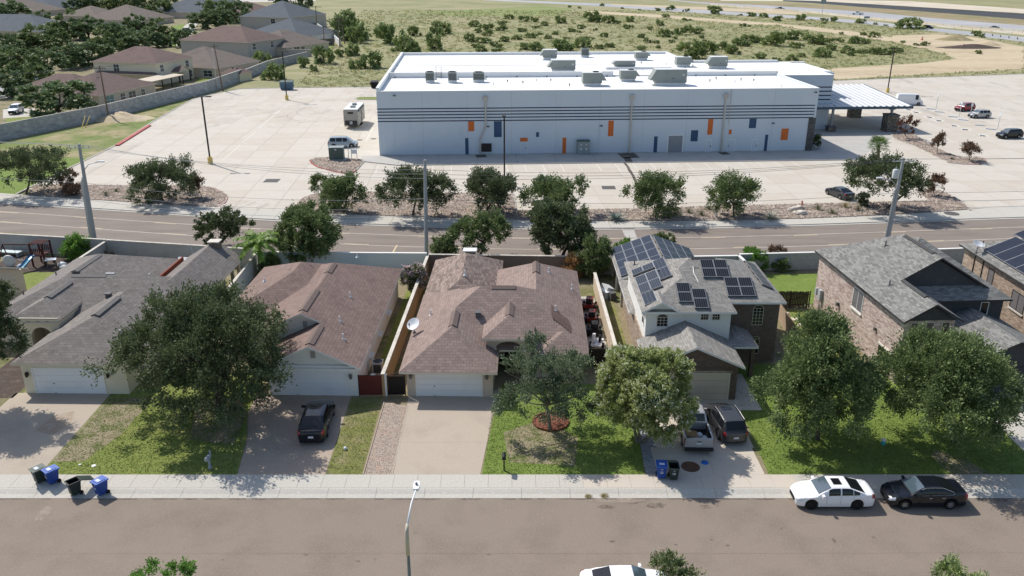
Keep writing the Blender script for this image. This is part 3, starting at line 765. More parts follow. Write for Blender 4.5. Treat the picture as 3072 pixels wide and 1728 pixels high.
# planting beds
def bed(name, label, pts, mat='gravel', kerbs=(), top=.24):
    t = struct(name, label)
    b = MB(); b.prism([(p[0], p[1]) for p in pts], .05, top - .03); b.build('gravel_fill', mat, t)
    for path, m in kerbs:
        b = MB(); kerb_strip(b, path, .22, .05, top); b.build('kerb', m, t)
    return t
def yfront(x0, x1, n=14): return [Vector((x0 + (x1 - x0) * i / n, ys(x0 + (x1 - x0) * i / n) + .05, 0)) for i in range(n + 1)]
t1 = [D(*p) for p in ((88, 468), (160, 468), (235, 469), (400, 470), (500, 469), (535, 475), (560, 486), (572, 499), (566, 512), (552, 522))]
bed1 = bed('planting_bed', 'gravel planting bed at the left end of the car park', t1 + yfront(t1[-1].x, t1[0].x + 2), kerbs=[(t1[:6], 'concrete'), (t1[5:], 'kerb_pink')])
t2 = [D(*p) for p in ((752, 521), (752, 512), (762, 502), (780, 495), (800, 490), (860, 487), (960, 487), (1160, 489), (1292, 491), (1299, 533), (1500, 530), (1640, 527), (1813, 521), (1932, 519), (2182, 512), (2337, 508), (2308, 487), (2310, 478), (2367, 482), (2407, 503), (2436, 526), (2440, 532))]
bed2 = bed('planting_bed', 'long gravel planting bed between back road and car park', t2 + yfront(t2[-1].x, t2[0].x + 1, 40), kerbs=[(t2[:5], 'kerb_pink'), (t2[4:], 'concrete')])
t3 = [D(*p) for p in ((780, 405), (784, 413), (798, 422), (830, 431), (862, 438), (884, 438), (896, 431), (917, 407), (908, 403), (870, 400), (830, 399), (795, 400))]
bed3 = bed('planting_bed', 'red kerbed gravel island around the green cabinet', t3, kerbs=[(t3[:7], 'kerb_red'), (t3[6:] + t3[:1], 'concrete')])
t4 = [D(*p) for p in ((2250, 352), (2300, 370), (2384, 411), (2422, 415), (2462, 416), (2480, 410), (2477, 402), (2457, 397), (2410, 398), (2345, 370), (2296, 338), (2275, 330), (2240, 338))]
bed4 = bed('planting_bed', 'gravel island with small bare trees by the canopy', t4, kerbs=[(t4[:4], 'concrete'), (t4[3:8], 'kerb_pink'), (t4[7:] + t4[:1], 'concrete')])
t5 = [D(*p) for p in ((892, 249), (900, 252), (950, 253), (950, 246), (905, 246))]
bed5 = bed('planting_bed', 'small green island beside the building corner', t5, 'lawn', kerbs=[(t5, 'concrete')])
t6 = [D(*p) for p in ((2140, 398), (2180, 394), (2200, 402), (2320, 460), (2250, 470), (2180, 440))]
# loose stones scattered over the beds (uncountable)
def stones(bedobj, poly, n, s0, s1, z, mat, seed, name='stones'):
    rs = np.random.RandomState(seed); P = np.array([(p[0], p[1]) for p in poly]); lo, hi = P.min(0), P.max(0); out = []
    pl = [(p[0], p[1]) for p in poly]
    while len(out) < n:
        q = lo + rs.rand(400, 2) * (hi - lo)
        out += [tuple(a) for a in q if inside(a, pl)]
    out = np.array(out[:n]); base = np.array([(1, 0, 0), (-.5, .87, 0), (-.5, -.87, 0), (0, 0, .9), (.2, .1, -.4)])
    f = np.array([(0, 1, 3), (1, 2, 3), (2, 0, 3)])
    s = s0 + rs.rand(n) * (s1 - s0); a = rs.rand(n) * 6.28; st = .6 + rs.rand(n) * .8
    ca, sa = np.cos(a), np.sin(a); bx = base[None, :4, 0] * s[:, None] * st[:, None]; by = base[None, :4, 1] * s[:, None]
    v = np.stack([out[:, 0, None] + bx * ca[:, None] - by * sa[:, None], out[:, 1, None] + bx * sa[:, None] + by * ca[:, None],
                  z - .01 + base[None, :4, 2] * s[:, None] * .8 + np.zeros((n, 4))], 2).reshape(-1, 3)
    F = (f[None] + 4 * np.arange(n)[:, None, None]).reshape(-1, 3)
    return fastmesh(name, v, F, mat, bedobj)
def fastmesh(name, v, F, mat, parent=None, smooth=False):
    me = bpy.data.meshes.new(name); n, k = F.shape
    me.vertices.add(len(v)); me.vertices.foreach_set('co', np.ascontiguousarray(v, dtype=np.float32).ravel())
    me.loops.add(n * k); me.loops.foreach_set('vertex_index', np.ascontiguousarray(F, dtype=np.int32).ravel())
    me.polygons.add(n); me.polygons.foreach_set('loop_start', np.arange(0, n * k, k, dtype=np.int32))
    if smooth: me.polygons.foreach_set('use_smooth', np.ones(n, dtype=bool))
    me.update(calc_edges=True); me.validate()
    me.materials.append(MATS[mat])
    if parent == 'mesh': return me
    return link(name, me, parent)
for bo, pl, n, sd in ((bed1, t1 + yfront(t1[-1].x, t1[0].x + 2), 5200, 1), (bed2, t2 + yfront(t2[-1].x, t2[0].x + 1, 40), 17000, 2), (bed3, t3, 1600, 3), (bed4, t4, 2600, 4)):
    tag(stones(bo, pl, n, .10, .24, .21, 'rock_bed', sd), kind='stuff')
for o_, pl, n, mt, sd in (('gravel_strip', [(-9.6, NS1 + .05), (-7.8, NS1 + .05), (-7.85, 54.9), (-9.6, 55.5)], 7000, 'rock_bed', 7),):
    tag(stones(None, pl, n, .025, .06, Z1, mt, sd, 'pebbles'), 'loose tan pebbles beside the middle driveway', 'pebbles', None, 'stuff')

# lawn strip and block wall side of the car park
gs = [K(0, 0, 0, 1449), K(0, 0, 1000, 1235), K(0, 0, 2100, 935), (-72.6, 226), (-78.6, 209.7), (-75.8, 176), (-72.6, 150), (-71.6, ys(-71.6) + 3), (-71.6, ys(-71.6)), (-100, ys(-100)), (-130, ys(-130) + 2), (-112, 135)]
sheet('grass_strip', gs, .06, 'grass_strip', 'patchy grass strip between block wall and car park')
sheet('lawn', [(-71.8, ys(-71.8) + .1), (-71.8, 140), (-84, 142), (-110, 140), (-110, ys(-110) + .1)], .064, 'lawn_lush', 'green grass corner at the left of the back road')
b = MB(); kerb_strip(b, [(-71.4, ys(-71.4)), (-72.3, 150), (-75.5, 176), (-78.4, 209.6), (-72.1, 224.2), (-68, 225.2), (-37, 228.2), (-24, 229.3)], .25, 0, .2)
kerb_strip(b, [BL(91, 93), (92.3, 241.2), (153.6, 256), (260, 278.2)], .25, 0, .2)
tag(b.build('kerb', 'concrete'), 'low concrete kerb around the car park', None, None, 'structure')
b = MB(); kerb_strip(b, [K(0, 0, 1505, 1272), K(1, 0, 1180, 25)], .7, 0, .32)
tag(b.build('kerb', 'kerb_red'), 'long red painted kerb on the left side of the car park', None, None, 'structure')
p = K(0, 0, 1220, 1200)
b = MB(); b.lathe([(4.6, .05), (3.2, .6), (1.8, 1.15), (.7, 1.5), (0, 1.6)], (0, 0, 0), 22)
b.v = [(x * (1.5 + .2 * math.sin(y * 2)), y, z * (.8 + .25 * math.sin(x * 1.9 + y * 2.7))) for x, y, z in b.v]
o = b.build('dirt_mound', 'dirt', smooth=True); o.location = (p.x, p.y, 0); tag(o, 'heap of dry earth on the grass strip by the block wall', 'mound')

# --- field tracks, highway
sheet('field_green', [K(0, 1, 1700, 120), K(0, 2, 300, 60), K(0, 2, 600, 90), K(0, 2, 450, 160), K(0, 1, 2000, 165), K(0, 1, 1500, 110)], -.024, 'field_green', 'greener patch of grass in the field')
sheet('field_green', [K(0, 1, 0, 870), K(0, 1, 600, 640), K(0, 1, 1300, 560), K(0, 1, 1500, 640), K(0, 1, 1250, 870)], -.024, 'field', 'rough grass behind the car park')
sheet('dirt_track', [K(0, 3, 660, 800), K(0, 3, 640, 690), K(0, 3, 1000, 665), K(0, 3, 1500, 640), K(0, 3, 1900, 590), K(0, 3, 1700, 520), K(0, 3, 1250, 420), K(0, 3, 700, 340), K(0, 3, 0, 245), K(0, 3, 0, 225), K(0, 3, 800, 310), K(0, 3, 1400, 400), K(0, 3, 2000, 500), K(0, 3, 2576, 590), K(0, 3, 2576, 690), K(0, 3, 1600, 745)], -.020, 'dirt', 'sandy vehicle track across the field at the right')
sheet('dirt_track', [K(0, 3, 1700, 345), K(0, 3, 2050, 370), K(0, 3, 2576, 470), K(0, 3, 2576, 590), K(0, 3, 2100, 520), K(0, 3, 1350, 410), K(0, 3, 1200, 360)], -.016, 'dirt', 'bare graded ground beside the highway')
sheet('dirt_track', [K(0, 2, 700, 105), K(0, 2, 1500, 150), K(0, 2, 2576, 230), K(0, 2, 2576, 255), K(0, 2, 1500, 180), K(0, 2, 800, 130)], -.016, 'dirt', 'sandy strip below the highway')
def hw(name, up, lo, mat, z, label): return ribbon(name, [K(0, *q) for q in up], [K(0, *q) for q in lo], z, mat, label)
hw('frontage_road', [(1, 2300, -6), (2, 0, 0), (2, 1000, 40), (2, 1500, 72), (2, 2300, 125), (3, 400, 165), (3, 1000, 210), (3, 1700, 285), (3, 2576, 372), (3, 3200, 440)],
   [(1, 2300, 2), (2, 0, 16), (2, 1000, 68), (2, 1500, 110), (2, 2300, 155), (3, 400, 190), (3, 1000, 245), (3, 1700, 318), (3, 2576, 420), (3, 3200, 500)], 'asphalt_far', .0, 'pale grey frontage road in the distance')
hw('highway', [(2, 1560, -4), (2, 2000, 28), (2, 2576, 55), (3, 400, 80), (3, 1000, 120), (3, 1700, 185), (3, 2576, 255), (3, 3200, 310)],
   [(2, 1560, 2), (2, 2000, 45), (2, 2576, 88), (3, 400, 112), (3, 1000, 172), (3, 1700, 240), (3, 2576, 306), (3, 3200, 366)], 'asphalt_far', .0, 'grey highway carriageway in the distance')
hw('verge', [(2, 1450, -4), (2, 2000, 12), (2, 2576, 36), (3, 300, 30), (3, 1000, 78), (3, 1700, 128), (3, 2576, 197), (3, 3200, 250)],
   [(2, 1450, -2), (2, 2000, 27), (2, 2576, 54), (3, 400, 78), (3, 1000, 118), (3, 1700, 183), (3, 2576, 253), (3, 3200, 308)], 'verge_brown', -.008, 'brown grassy bank between the two highways')
hw('new_road', [(3, 150, 0), (3, 450, 8), (3, 1000, 40), (3, 1700, 82), (3, 2576, 136), (3, 3200, 180)],
   [(3, 150, 12), (3, 450, 30), (3, 1000, 75), (3, 1700, 126), (3, 2576, 195), (3, 3200, 246)], 'asphalt_new', .0, 'black freshly laid road in the distance')
hw('dirt_shoulder', [(2, 2100, -5), (3, 0, -5), (3, 700, -5), (3, 1400, 10), (3, 2000, 50), (3, 2576, 90), (3, 3200, 130)],
   [(2, 2100, 8), (3, 0, 12), (3, 430, 7), (3, 1000, 38), (3, 1700, 80), (3, 2576, 134), (3, 3200, 178)], 'dirt_pale', -.008, 'pale graded shoulder beyond the black road')
sheet('verge', [K(0, 2, 1000, 50), K(0, 2, 1500, 74), K(0, 2, 2576, 135), K(0, 3, 400, 150), K(0, 3, 380, 130), K(0, 2, 2576, 98), K(0, 2, 1500, 55), K(0, 2, 1000, 40)], .006, 'dirt', 'bare earth strip beside the highway barrier')
# ------------------------------------------------------------------ house kit
class House:
    def __init__(s, name, label, ox, oy, rz=0., cat='house'):
        s.ox, s.oy = ox, oy; s.n = 0; s.k = 1.; s.dz = 0.
        s.t = thing(name, label, cat, (ox, oy, 0), rz)
    def lx(s, x): return x - s.ox
    def ly(s, y): return y - s.oy
    def wall(s, mat, x0, x1, y0, y1, z0, z1, name='wall'):
        b = MB(); b.box(s.lx(x0), s.lx(x1), s.ly(y0), s.ly(y1), z0, z1); return b.build(name, mat, s.t)
    def roof(s, mats, x0, x1, y0, y1, z, p, axis='y', e0='hip', e1='hip', wall=None, th=.16, inset=.38, name='roof'):
        """pitched roof over a rectangle; e0/e1 are the ends along the ridge axis"""
        s.n += 1; z += .0045 * s.n + s.dz; k = s.k
        b = MB(); X0, X1, Y0, Y1 = s.lx(x0 * k), s.lx(x1 * k), s.ly(y0 * k), s.ly(y1 * k)
        if axis == 'y': A0, A1, B0, B1 = X0, X1, Y0, Y1; P = lambda a, bb, c: (a, bb, c)
        else: A0, A1, B0, B1 = Y0, Y1, X0, X1; P = lambda a, bb, c: (bb, a, c)
        h = (A1 - A0) / 2; m = (A0 + A1) / 2; zr = z + h * p
        r0 = B0 + (h if e0 == 'hip' else 0); r1 = B1 - (h if e1 == 'hip' else 0)
        if r1 < r0: r0 = r1 = (B0 + B1) / 2
        faces = [[P(A0, B0, z), P(m, r0, zr), P(m, r1, zr), P(A0, B1, z)], [P(A1, B0, z), P(A1, B1, z), P(m, r1, zr), P(m, r0, zr)]]
        if e0 == 'hip': faces.append([P(A0, B0, z), P(A1, B0, z), P(m, r0, zr)])
        if e1 == 'hip': faces.append([P(A1, B1, z), P(A0, B1, z), P(m, r1, zr)])
        for f in faces:
            v = [Vector(q) for q in f]; nz = (v[1] - v[0]).cross(v[2] - v[0]).z
            if nz < 0: f = f[::-1]
            n = len(f); lo = [(q[0], q[1], q[2] - th) for q in f]
            b.add(f, [tuple(range(n))], 0)
            b.add(f + lo, [tuple(range(2 * n - 1, n - 1, -1))] + [((i + 1) % n, i, n + i, n + (i + 1) % n) for i in range(n)], 1)
        o = b.build(name, mats, s.t)
        for e, y, sg in ((e0, B0, 1), (e1, B1, -1)):
            if e == 'gable' and wall:
                w = MB(); yy = y + sg * inset; k = .3; tri = [(A0 + k, z - .1), (A1 - k, z - .1), (m, zr - .1 - k * p)]
                a = [P(q[0], yy, q[1]) for q in tri]; c = [P(q[0], yy + sg * .15, q[1]) for q in tri]
                w.add(a + c, [(0, 1, 2), (5, 4, 3), (0, 3, 4, 1), (1, 4, 5, 2), (2, 5, 3, 0)]); w.build('gable_wall', wall, s.t)
        return zr
    def cap(s, mat, p0, p1, p=.5, w=.34, t=.07):
        """raised ridge vent"""
        a = Vector((s.lx(p0[0] * s.k), s.ly(p0[1] * s.k), p0[2] + s.dz)); c = Vector((s.lx(p1[0] * s.k), s.ly(p1[1] * s.k), p1[2] + s.dz)); d = (c - a).normalized()
        o = Vector((-d.y, d.x, 0)) * w; dn = Vector((0, 0, -w * p)); up = Vector((0, 0, t)); b = MB()
        pr = lambda q: [q - o + dn, q + up * .0 - o + dn + up, q + up, q + o + dn + up, q + o + dn]
        b.add(pr(a) + pr(c), [(0, 1, 6, 5), (1, 2, 7, 6), (2, 3, 8, 7), (3, 4, 9, 8), (4, 3, 2, 1, 0), (5, 6, 7, 8, 9)])
        return b.build('ridge_vent', mat, s.t)
    def pipe(s, x, y, z, mat='pvc', h=.45, r=.06, name='vent_pipe'):
        z += s.dz; b = MB(); X, Y = s.lx(x * s.k), s.ly(y * s.k); b.cyl(X, Y, z - .1, z + h, r, n=8); b.cyl(X, Y, z - .05, z + .07, r * 3, r * 1.2, n=8)
        return b.build(name, mat, s.t)
    def boxvent(s, x, y, z, mat='lead'):
        z += s.dz; b = MB(); X, Y = s.lx(x * s.k), s.ly(y * s.k); b.box(X - .2, X + .2, Y - .2, Y + .2, z - .1, z + .3); b.box(X - .26, X + .26, Y - .28, Y + .24, z + .3, z + .36)
        return b.build('roof_vent', mat, s.t)
    def garage(s, x0, x1, y, z1=2.25, mat='door_white', frame='trim_white', z0=.12):
        d = MB(); X0, X1, Y = s.lx(x0), s.lx(x1), s.ly(y)
        d.box(X0 - .12, X0, Y - .05, Y + .03, z0, z1 + .12); d.box(X1, X1 + .12, Y - .05, Y + .03, z0, z1 + .12); d.box(X0, X1, Y - .05, Y + .03, z1, z1 + .12)
        fr = d.build('garage_door', frame, s.t); h = (z1 - z0) / 4
        for k in range(4):
            b = MB(); za = z0 + k * h + .012; zb = z0 + (k + 1) * h - .006
            b.box(X0 + .01, X1 - .01, Y - .02, Y + .03, za, zb)
            n = 8; w = (X1 - X0) / n
            for i in range(n): b.box(X0 + i * w + .08, X0 + (i + 1) * w - .08, Y - .028, Y - .0201, za + .1, zb - .1)
            b.build('panel', mat, fr)
        b = MB(); xm = X0 + (X1 - X0) * .27
        b.box(xm - .05, xm + .05, Y - .06, Y - .03, .95, 1.03); b.build('handle', 'lead', fr); b = MB(); b.box(xm - .04, xm + .04, Y - .06, Y - .03, z0 + .06, z0 + .1); b.build('lock', 'lead', fr)
    def lamp(s, x, y, z, mat='lead'):
        b = MB(); X, Y = s.lx(x), s.ly(y)
        b.box(X - .05, X + .05, Y - .05, Y, z - .12, z + .18); b.lathe([(.03, .28), (.13, .16), (.13, .12), (.10, -.12), (.04, -.18)], (X, Y - .2, z), 6)
        return b.build('wall_lamp', mat, s.t)
    def window(s, face, a0, a1, z0, z1, c, nx=2, nz=1, frame='trim_white', glass='glass_window', t=.05, sill=None, arch=False):
        """face '-y' : along x at y=c ; '-x' : along y at x=c"""
        if face == '-y': f = lambda a, d, z: (s.lx(a), s.ly(c) - d, z)
        elif face == '+x': f = lambda a, d, z: (s.lx(c) + d, s.ly(a), z)
        else: f = lambda a, d, z: (s.lx(c) - d, s.ly(a), z)
        def bx(b, p0, p1, d0, d1, q0, q1):
            v = [f(a, d, z) for z in (q0, q1) for d in (d0, d1) for a in (p0, p1)]
            b.add(v, [(0, 1, 3, 2), (4, 6, 7, 5), (0, 4, 5, 1), (2, 3, 7, 6), (0, 2, 6, 4), (1, 5, 7, 3)])
        b = MB(); w = t
        bx(b, a0 - w, a0, -.02, .045, z0 - w, z1 + w); bx(b, a1, a1 + w, -.02, .045, z0 - w, z1 + w)
        bx(b, a0, a1, -.02, .045, z0 - w, z0); bx(b, a0, a1, -.02, .045, z1, z1 + w)
        for i in range(1, nx): q = a0 + (a1 - a0) * i / nx; bx(b, q - w * .4, q + w * .4, -.02, .04, z0, z1)
        for i in range(1, nz): q = z0 + (z1 - z0) * i / nz; bx(b, a0, a1, -.02, .038, q - w * .35, q + w * .35)
        if arch:
            n = 10; m = (a0 + a1) / 2; r = (a1 - a0) / 2; k = arch
            for i in range(n):
                t0, t1 = math.pi * i / n, math.pi * (i + 1) / n
                for d in (1.0,):
                    o = [f(m - (r + w) * math.cos(q), .045, z1 + (k + w) * math.sin(q)) for q in (t0, t1)] + [f(m - (r - .01) * math.cos(q), .045, z1 + (k - .01) * math.sin(q)) for q in (t1, t0)]
                    b.poly(o)
        fr = b.build('window', frame, s.t)
        g = MB()
        for i in range(nx):
            for j in range(nz):
                bx(g, a0 + (a1 - a0) * i / nx + .01, a0 + (a1 - a0) * (i + 1) / nx - .01, -.02, .018, z0 + (z1 - z0) * j / nz + .01, z0 + (z1 - z0) * (j + 1) / nz - .01)
                if nx * nz <= 12: g.build('pane', glass, fr); g = MB()
        if g.v: g.build('pane', glass, fr)
        if arch:
            g = MB(); n = 12; m = (a0 + a1) / 2; r = (a1 - a0) / 2
            g.poly([f(m - r * math.cos(math.pi * i / n), .021, z1 + .0 + arch * math.sin(math.pi * i / n)) for i in range(n + 1)]); g.build('pane', glass, fr)
        if sill:
            b = MB(); bx(b, a0 - .15, a1 + .15, 0, .12, z0 - .2, z0 - .06); b.build('sill', sill, fr)
        return fr
    def solar(s, o, u, v, w, h, nx, ny, cell='pv_cell', grid=(6, 10), gap=.03, lift=.14, lab='solar_panel'):
        """o = lower corner on the roof, u across, v up the slope (unit vectors, absolute coordinates)"""
        o, u, v = Vector(o), Vector(u).normalized(), Vector(v).normalized(); n = u.cross(v).normalized()
        if n.z < 0: n = -n
        o = Vector((s.lx(o.x), s.ly(o.y), o.z)) + n * lift
        for i in range(nx):
            for j in range(ny):
                p = o + u * (i * (w + gap)) + v * (j * (h + gap)); b = MB()
                b.slab(p, u * w, v * h, n * .035, 1)
                e = .03
                gx, gy = grid
                q = p + n * .0365
                if gx * gy <= 1: b.poly([q + u * e + v * e, q + u * (w - e) + v * e, q + u * (w - e) + v * (h - e), q + u * e + v * (h - e)], 0)
                else:
                    b.poly([q + u * e + v * e, q + u * (w - e) + v * e, q + u * (w - e) + v * (h - e), q + u * e + v * (h - e)], 2); q = q + n * .003; cw, ch = (w - 2 * e) / gx, (h - 2 * e) / gy; k = .012
                    for a in range(gx):
                        for c in range(gy):
                            r = q + u * (e + a * cw) + v * (e + c * ch)
                            b.poly([r + u * k + v * k, r + u * (cw - k) + v * k, r + u * (cw - k) + v * (ch - k), r + u * k + v * (ch - k)], 0)
                b.build(lab, [cell, 'pv_frame', 'pv_line'], s.t)
        for i in range(nx + 1):
            b = MB(); p = o + u * (i * (w + gap)); b.slab(p - n * .13, u * .05, v * (ny * (h + gap)), n * .12); b.build('panel_rail', 'lead', s.t)
def arch_block(H, mat, x0, x1, y0, y1, z0, z1, ax0, ax1, spring, name='arch_wall', n=12):
    """front wall with an arched opening cut through it"""
    b = MB(); X = H.lx; Y = H.ly; m = (ax0 + ax1) / 2; r = (ax1 - ax0) / 2; k = min(r, z1 - spring - .25)
    b.box(X(x0), X(ax0), Y(y0), Y(y1), z0, z1); b.box(X(ax1), X(x1), Y(y0), Y(y1), z0, z1)
    for i in range(n):
        a0, a1 = math.pi * i / n, math.pi * (i + 1) / n
        xa, xb = m - r * math.cos(a0), m - r * math.cos(a1); za, zb = spring + k * math.sin(a0), spring + k * math.sin(a1)
        b.add([(X(xa), Y(y0), za), (X(xb), Y(y0), zb), (X(xb), Y(y0), z1), (X(xa), Y(y0), z1), (X(xa), Y(y1), za), (X(xb), Y(y1), zb), (X(xb), Y(y1), z1), (X(xa), Y(y1), z1)],
              [(0, 1, 2, 3), (7, 6, 5, 4), (1, 0, 4, 5), (3, 2, 6, 7)])
    return b.build(name, mat, H.t)

# ------------------------------------------------------------------ house with the grey brown roof, far left
h1 = House('house', 'house with grey brown hip roof and white garage door at far left', -38, 57, R(-1.2))
p = .44; zE = 2.85; h1.k, h1.dz = 1.0071, -.2; rf = ['roof_greybrown', 'trim_cream']
h1.wall('stucco_cream', -37.55, -29.5, 57.0, 66, .1, 2.55)
h1.wall('stucco_cream', -44.7, -29, 66.05, 75, .1, 2.54); h1.wall('stucco_cream', -44.7, -35, 75.9, 80.2, .1, 2.53)
h1.roof(rf, -38, -29.0, 56.5, 71, zE, p, 'y', 'hip', 'hip')
h1.roof(rf, -45.2, -28.5, 64.2, 74.9, zE, p, 'x', 'hip', 'hip')
h1.roof(rf, -45.2, -34.6, 66, 80.6, zE, p, 'y', 'hip', 'hip')
h1.roof(rf, -33.9, -28.1, 68, 81.4, zE, .6, 'y', 'hip', 'gable', 'stucco_cream')
h1.roof(rf, -41.4, -37.3, 62.6, 70, 3.85, .5, 'y', 'hip', 'hip')
arch_block(h1, 'stucco_cream', -41.0, -37.7, 63.1, 63.5, .1, 3.75, -40.2, -38.35, 2.0)
h1.wall('stucco_cream', -41.0, -40.7, 63.5, 67, .1, 3.74); h1.wall('stucco_cream', -37.95, -37.7, 63.5, 67, .1, 3.74); h1.wall('stucco_tan', -40.6, -38, 65.5, 65.7, .1, 3.6)
b = MB(); b.box(h1.lx(-41.1), h1.lx(-37.6), h1.ly(62.98), h1.ly(67), 3.28, 3.4); b.build('cornice', 'trim_cream', h1.t)
for x in (-40.2, -39.4, -38.6): h1.wall('lead', x - .14, x + .14, 63.08, 63.2, 3.45, 3.6, 'frieze_opening')
h1.wall('stucco_beige', -44.6, -41.0, 64.9, 65.1, .1, 2.7, 'side_wall')
h1.garage(-36.65, -31.35, 57.0, 2.2); h1.lamp(-37.1, 57.0, 1.75, 'wood_dark'); h1.lamp(-30.85, 57.0, 1.75, 'wood_dark'); h1.lamp(-40.75, 63.1, 1.9, 'wood_dark')
h1.cap('cap_grey', (-33.5, 61.3, 4.92), (-33.5, 65.2, 4.92), p); h1.cap('cap_grey', (-39.9, 70.6, 5.2), (-39.9, 75.2, 5.2), p); h1.cap('cap_grey', (-39.5, 69.55, 5.2), (-36.4, 69.55, 5.2), p); h1.cap('cap_grey', (-39.35, 65.0, 4.95), (-39.35, 68.6, 4.95), .5)
h1.boxvent(-35.2, 67.0, 4.15); h1.pipe(-33.6, 71.6, 4.3, h=.3); h1.wall('grey_plastic', -37.4, -36.6, 71.1, 71.35, 4.2, 4.75, 'roof_vent'); h1.pipe(-43.4, 73.5, 3.6, 'lead'); h1.pipe(-44.3, 69.5, 3.2, 'lead'); h1.pipe(-31.1, 60.2, 3.8, 'white_plastic', .3)
b = MB(); b.box(h1.lx(-31.35), h1.lx(-30.35), h1.ly(80.5), h1.ly(81.4), 2.6, 4.55); b.build('chimney', 'chimney_stone', h1.t)
b = MB(); b.box(h1.lx(-31.45), h1.lx(-30.25), h1.ly(80.4), h1.ly(81.5), 4.65, 4.74); b.box(h1.lx(-31.3), h1.lx(-31.1), h1.ly(80.55), h1.ly(81.35), 4.55, 4.66); b.box(h1.lx(-30.6), h1.lx(-30.4), h1.ly(80.55), h1.ly(81.35), 4.55, 4.66); b.build('chimney_cap', 'wall_cap', h1.t)
for y in (76.6, 79.2, 81.1): h1.wall('stucco_cream', -29.0, -28.7, y, y + .3, .1, 2.6, 'patio_post')
h1.wall('wood_red', -34.75, -34.6, 75.9, 81.6, 1.9, 2.75, 'fascia_board')
# neighbour roof corner
h0 = House('house', 'corner of a house with dark red brown roof behind the left tree', -48.6, 78.6, R(-2))
h0.wall('stucco_beige', -62, -49.0, 68, 78.2, .1, 2.5); h0.roof(['roof_dark', 'trim_cream'], -62.4, -48.6, 67.6, 78.6, 2.6, .38, 'x', 'hip', 'gable', 'stucco_beige')

# ------------------------------------------------------------------ white house
h2 = House('house', 'white stucco house with brown gabled roof behind the black car', -18.8, 57, R(-1.3))
p = .47; zE = 2.95; h2.k, h2.dz = 1.0089, -.25; rf = ['roof_rust', 'trim_white']
h2.wall('stucco_white', -18.6, -11.75, 56.7, 77.0, .1, 2.66); h2.wall('stucco_white', -24.6, -17, 64, 77, .1, 2.65); h2.wall('stucco_white', -21.6, -17, 60.9, 64.05, .1, 2.64)
h2.roof(rf, -18.85, -11.3, 55.7, 62, zE, p, 'y', 'gable', 'gable', 'stucco_white', inset=.75)
h2.roof(rf, -22.1, -11.3, 60.1, 77.4, zE, p, 'y', 'gable', 'hip', 'stucco_white', inset=.5)
h2.roof(rf, -25.1, -14.5, 64.5, 77.6, zE, p, 'y', 'hip', 'hip')
b = MB(); b.box(h2.lx(-18.6), h2.lx(-11.75), h2.ly(56.5), h2.ly(56.7), 2.28, 2.5); b.build('lintel', 'trim_white', h2.t)
h2.garage(-17.85, -12.72, 56.7, 2.15); h2.lamp(-18.25, 56.7, 1.8); h2.lamp(-12.25, 56.7, 1.8)
b = MB()
for i in range(6): b.box(h2.lx(-15.25), h2.lx(-14.9), h2.ly(56.86), h2.ly(56.94), 3.2 + i * .1, 3.27 + i * .1)
b.build('gable_vent', 'stucco_grey', h2.t)
b = MB()
for i in range(6): b.box(h2.lx(-16.85), h2.lx(-16.5), h2.ly(61.05), h2.ly(61.13), 3.85 + i * .1, 3.92 + i * .1)
b.build('gable_vent', 'stucco_grey', h2.t)
h2.cap('cap_shingle', (-15.08, 56.2, 4.75), (-15.08, 59.6, 4.75), p); h2.cap('cap_shingle', (-16.7, 60.8, 5.52), (-16.7, 65.2, 5.52), p); h2.cap('cap_shingle', (-16.7, 69.5, 5.52), (-16.7, 71.9, 5.52), p); h2.cap('cap_shingle', (-20.6, 71.2, 5.1), (-18.9, 72.4, 5.1), p)
for x, y in ((-14.0, 61.6), (-13.2, 59.0), (-15.3, 75.6), (-14.2, 66.6)): h2.pipe(x, y, zE + (-11.3 - x) * p)
h2.pipe(-22.9, 70.8, 4.1, 'white_plastic', .3)
for y in (61.2, 65.4, 70.2): h2.wall('stucco_white', -11.75, -11.45, y, y + 1.1, 1.0, 1.15, 'window_sill')

# ------------------------------------------------------------------ middle house
h3 = House('house', 'middle house with pinkish brown hip roof and arched porch', -8.4, 55.1, R(-1.25))
p = .57; zE = 2.9; h3.k, h3.dz = 1.0142, -.4; rf = ['roof_brown', 'trim_cream']
h3.wall('stucco_tan', -8.05, -1.5, 56.55, 62, .1, 2.42); h3.wall('stucco_tan', -7.9, -2.2, 61.9, 79.6, .1, 2.41); h3.wall('stucco_tan', -2.5, 5.55, 63.4, 76.5, .1, 2.40); h3.wall('stucco_tan', 1.75, 5.5, 59.9, 63.45, .1, 2.39)
h3.roof(rf, -8.4, -1.1, 55.05, 70.5, zE, p, 'y', 'hip', 'hip')
h3.roof(rf, -8.4, 5.9, 59.0, 70.2, zE, p, 'x', 'hip', 'hip')
h3.roof(['roof_mottled', 'trim_cream'], -8.35, -1.45, 66, 80.0, zE, p, 'y', 'hip', 'hip')
h3.roof(rf, -2.3, 5.9, 62, 77.0, zE, p, 'y', 'hip', 'hip')
h3.roof(rf, 1.95, 5.85, 58.3, 62, zE, p, 'y', 'hip', 'hip')
h3.k, h3.dz = 1., 0.; h3.roof(rf, -2.45, 1.7, 59.2, 66.5, 3.7, p, 'y', 'hip', 'hip'); h3.cap('cap_shingle', (-.37, 61.4, 4.9), (-.37, 64.0, 4.9), p); h3.k, h3.dz = 1.0142, -.4
arch_block(h3, 'stucco_tan', -2.1, 1.35, 59.6, 59.95, 2.3, 3.6, -1.4, .72, 2.75, 'porch_arch')
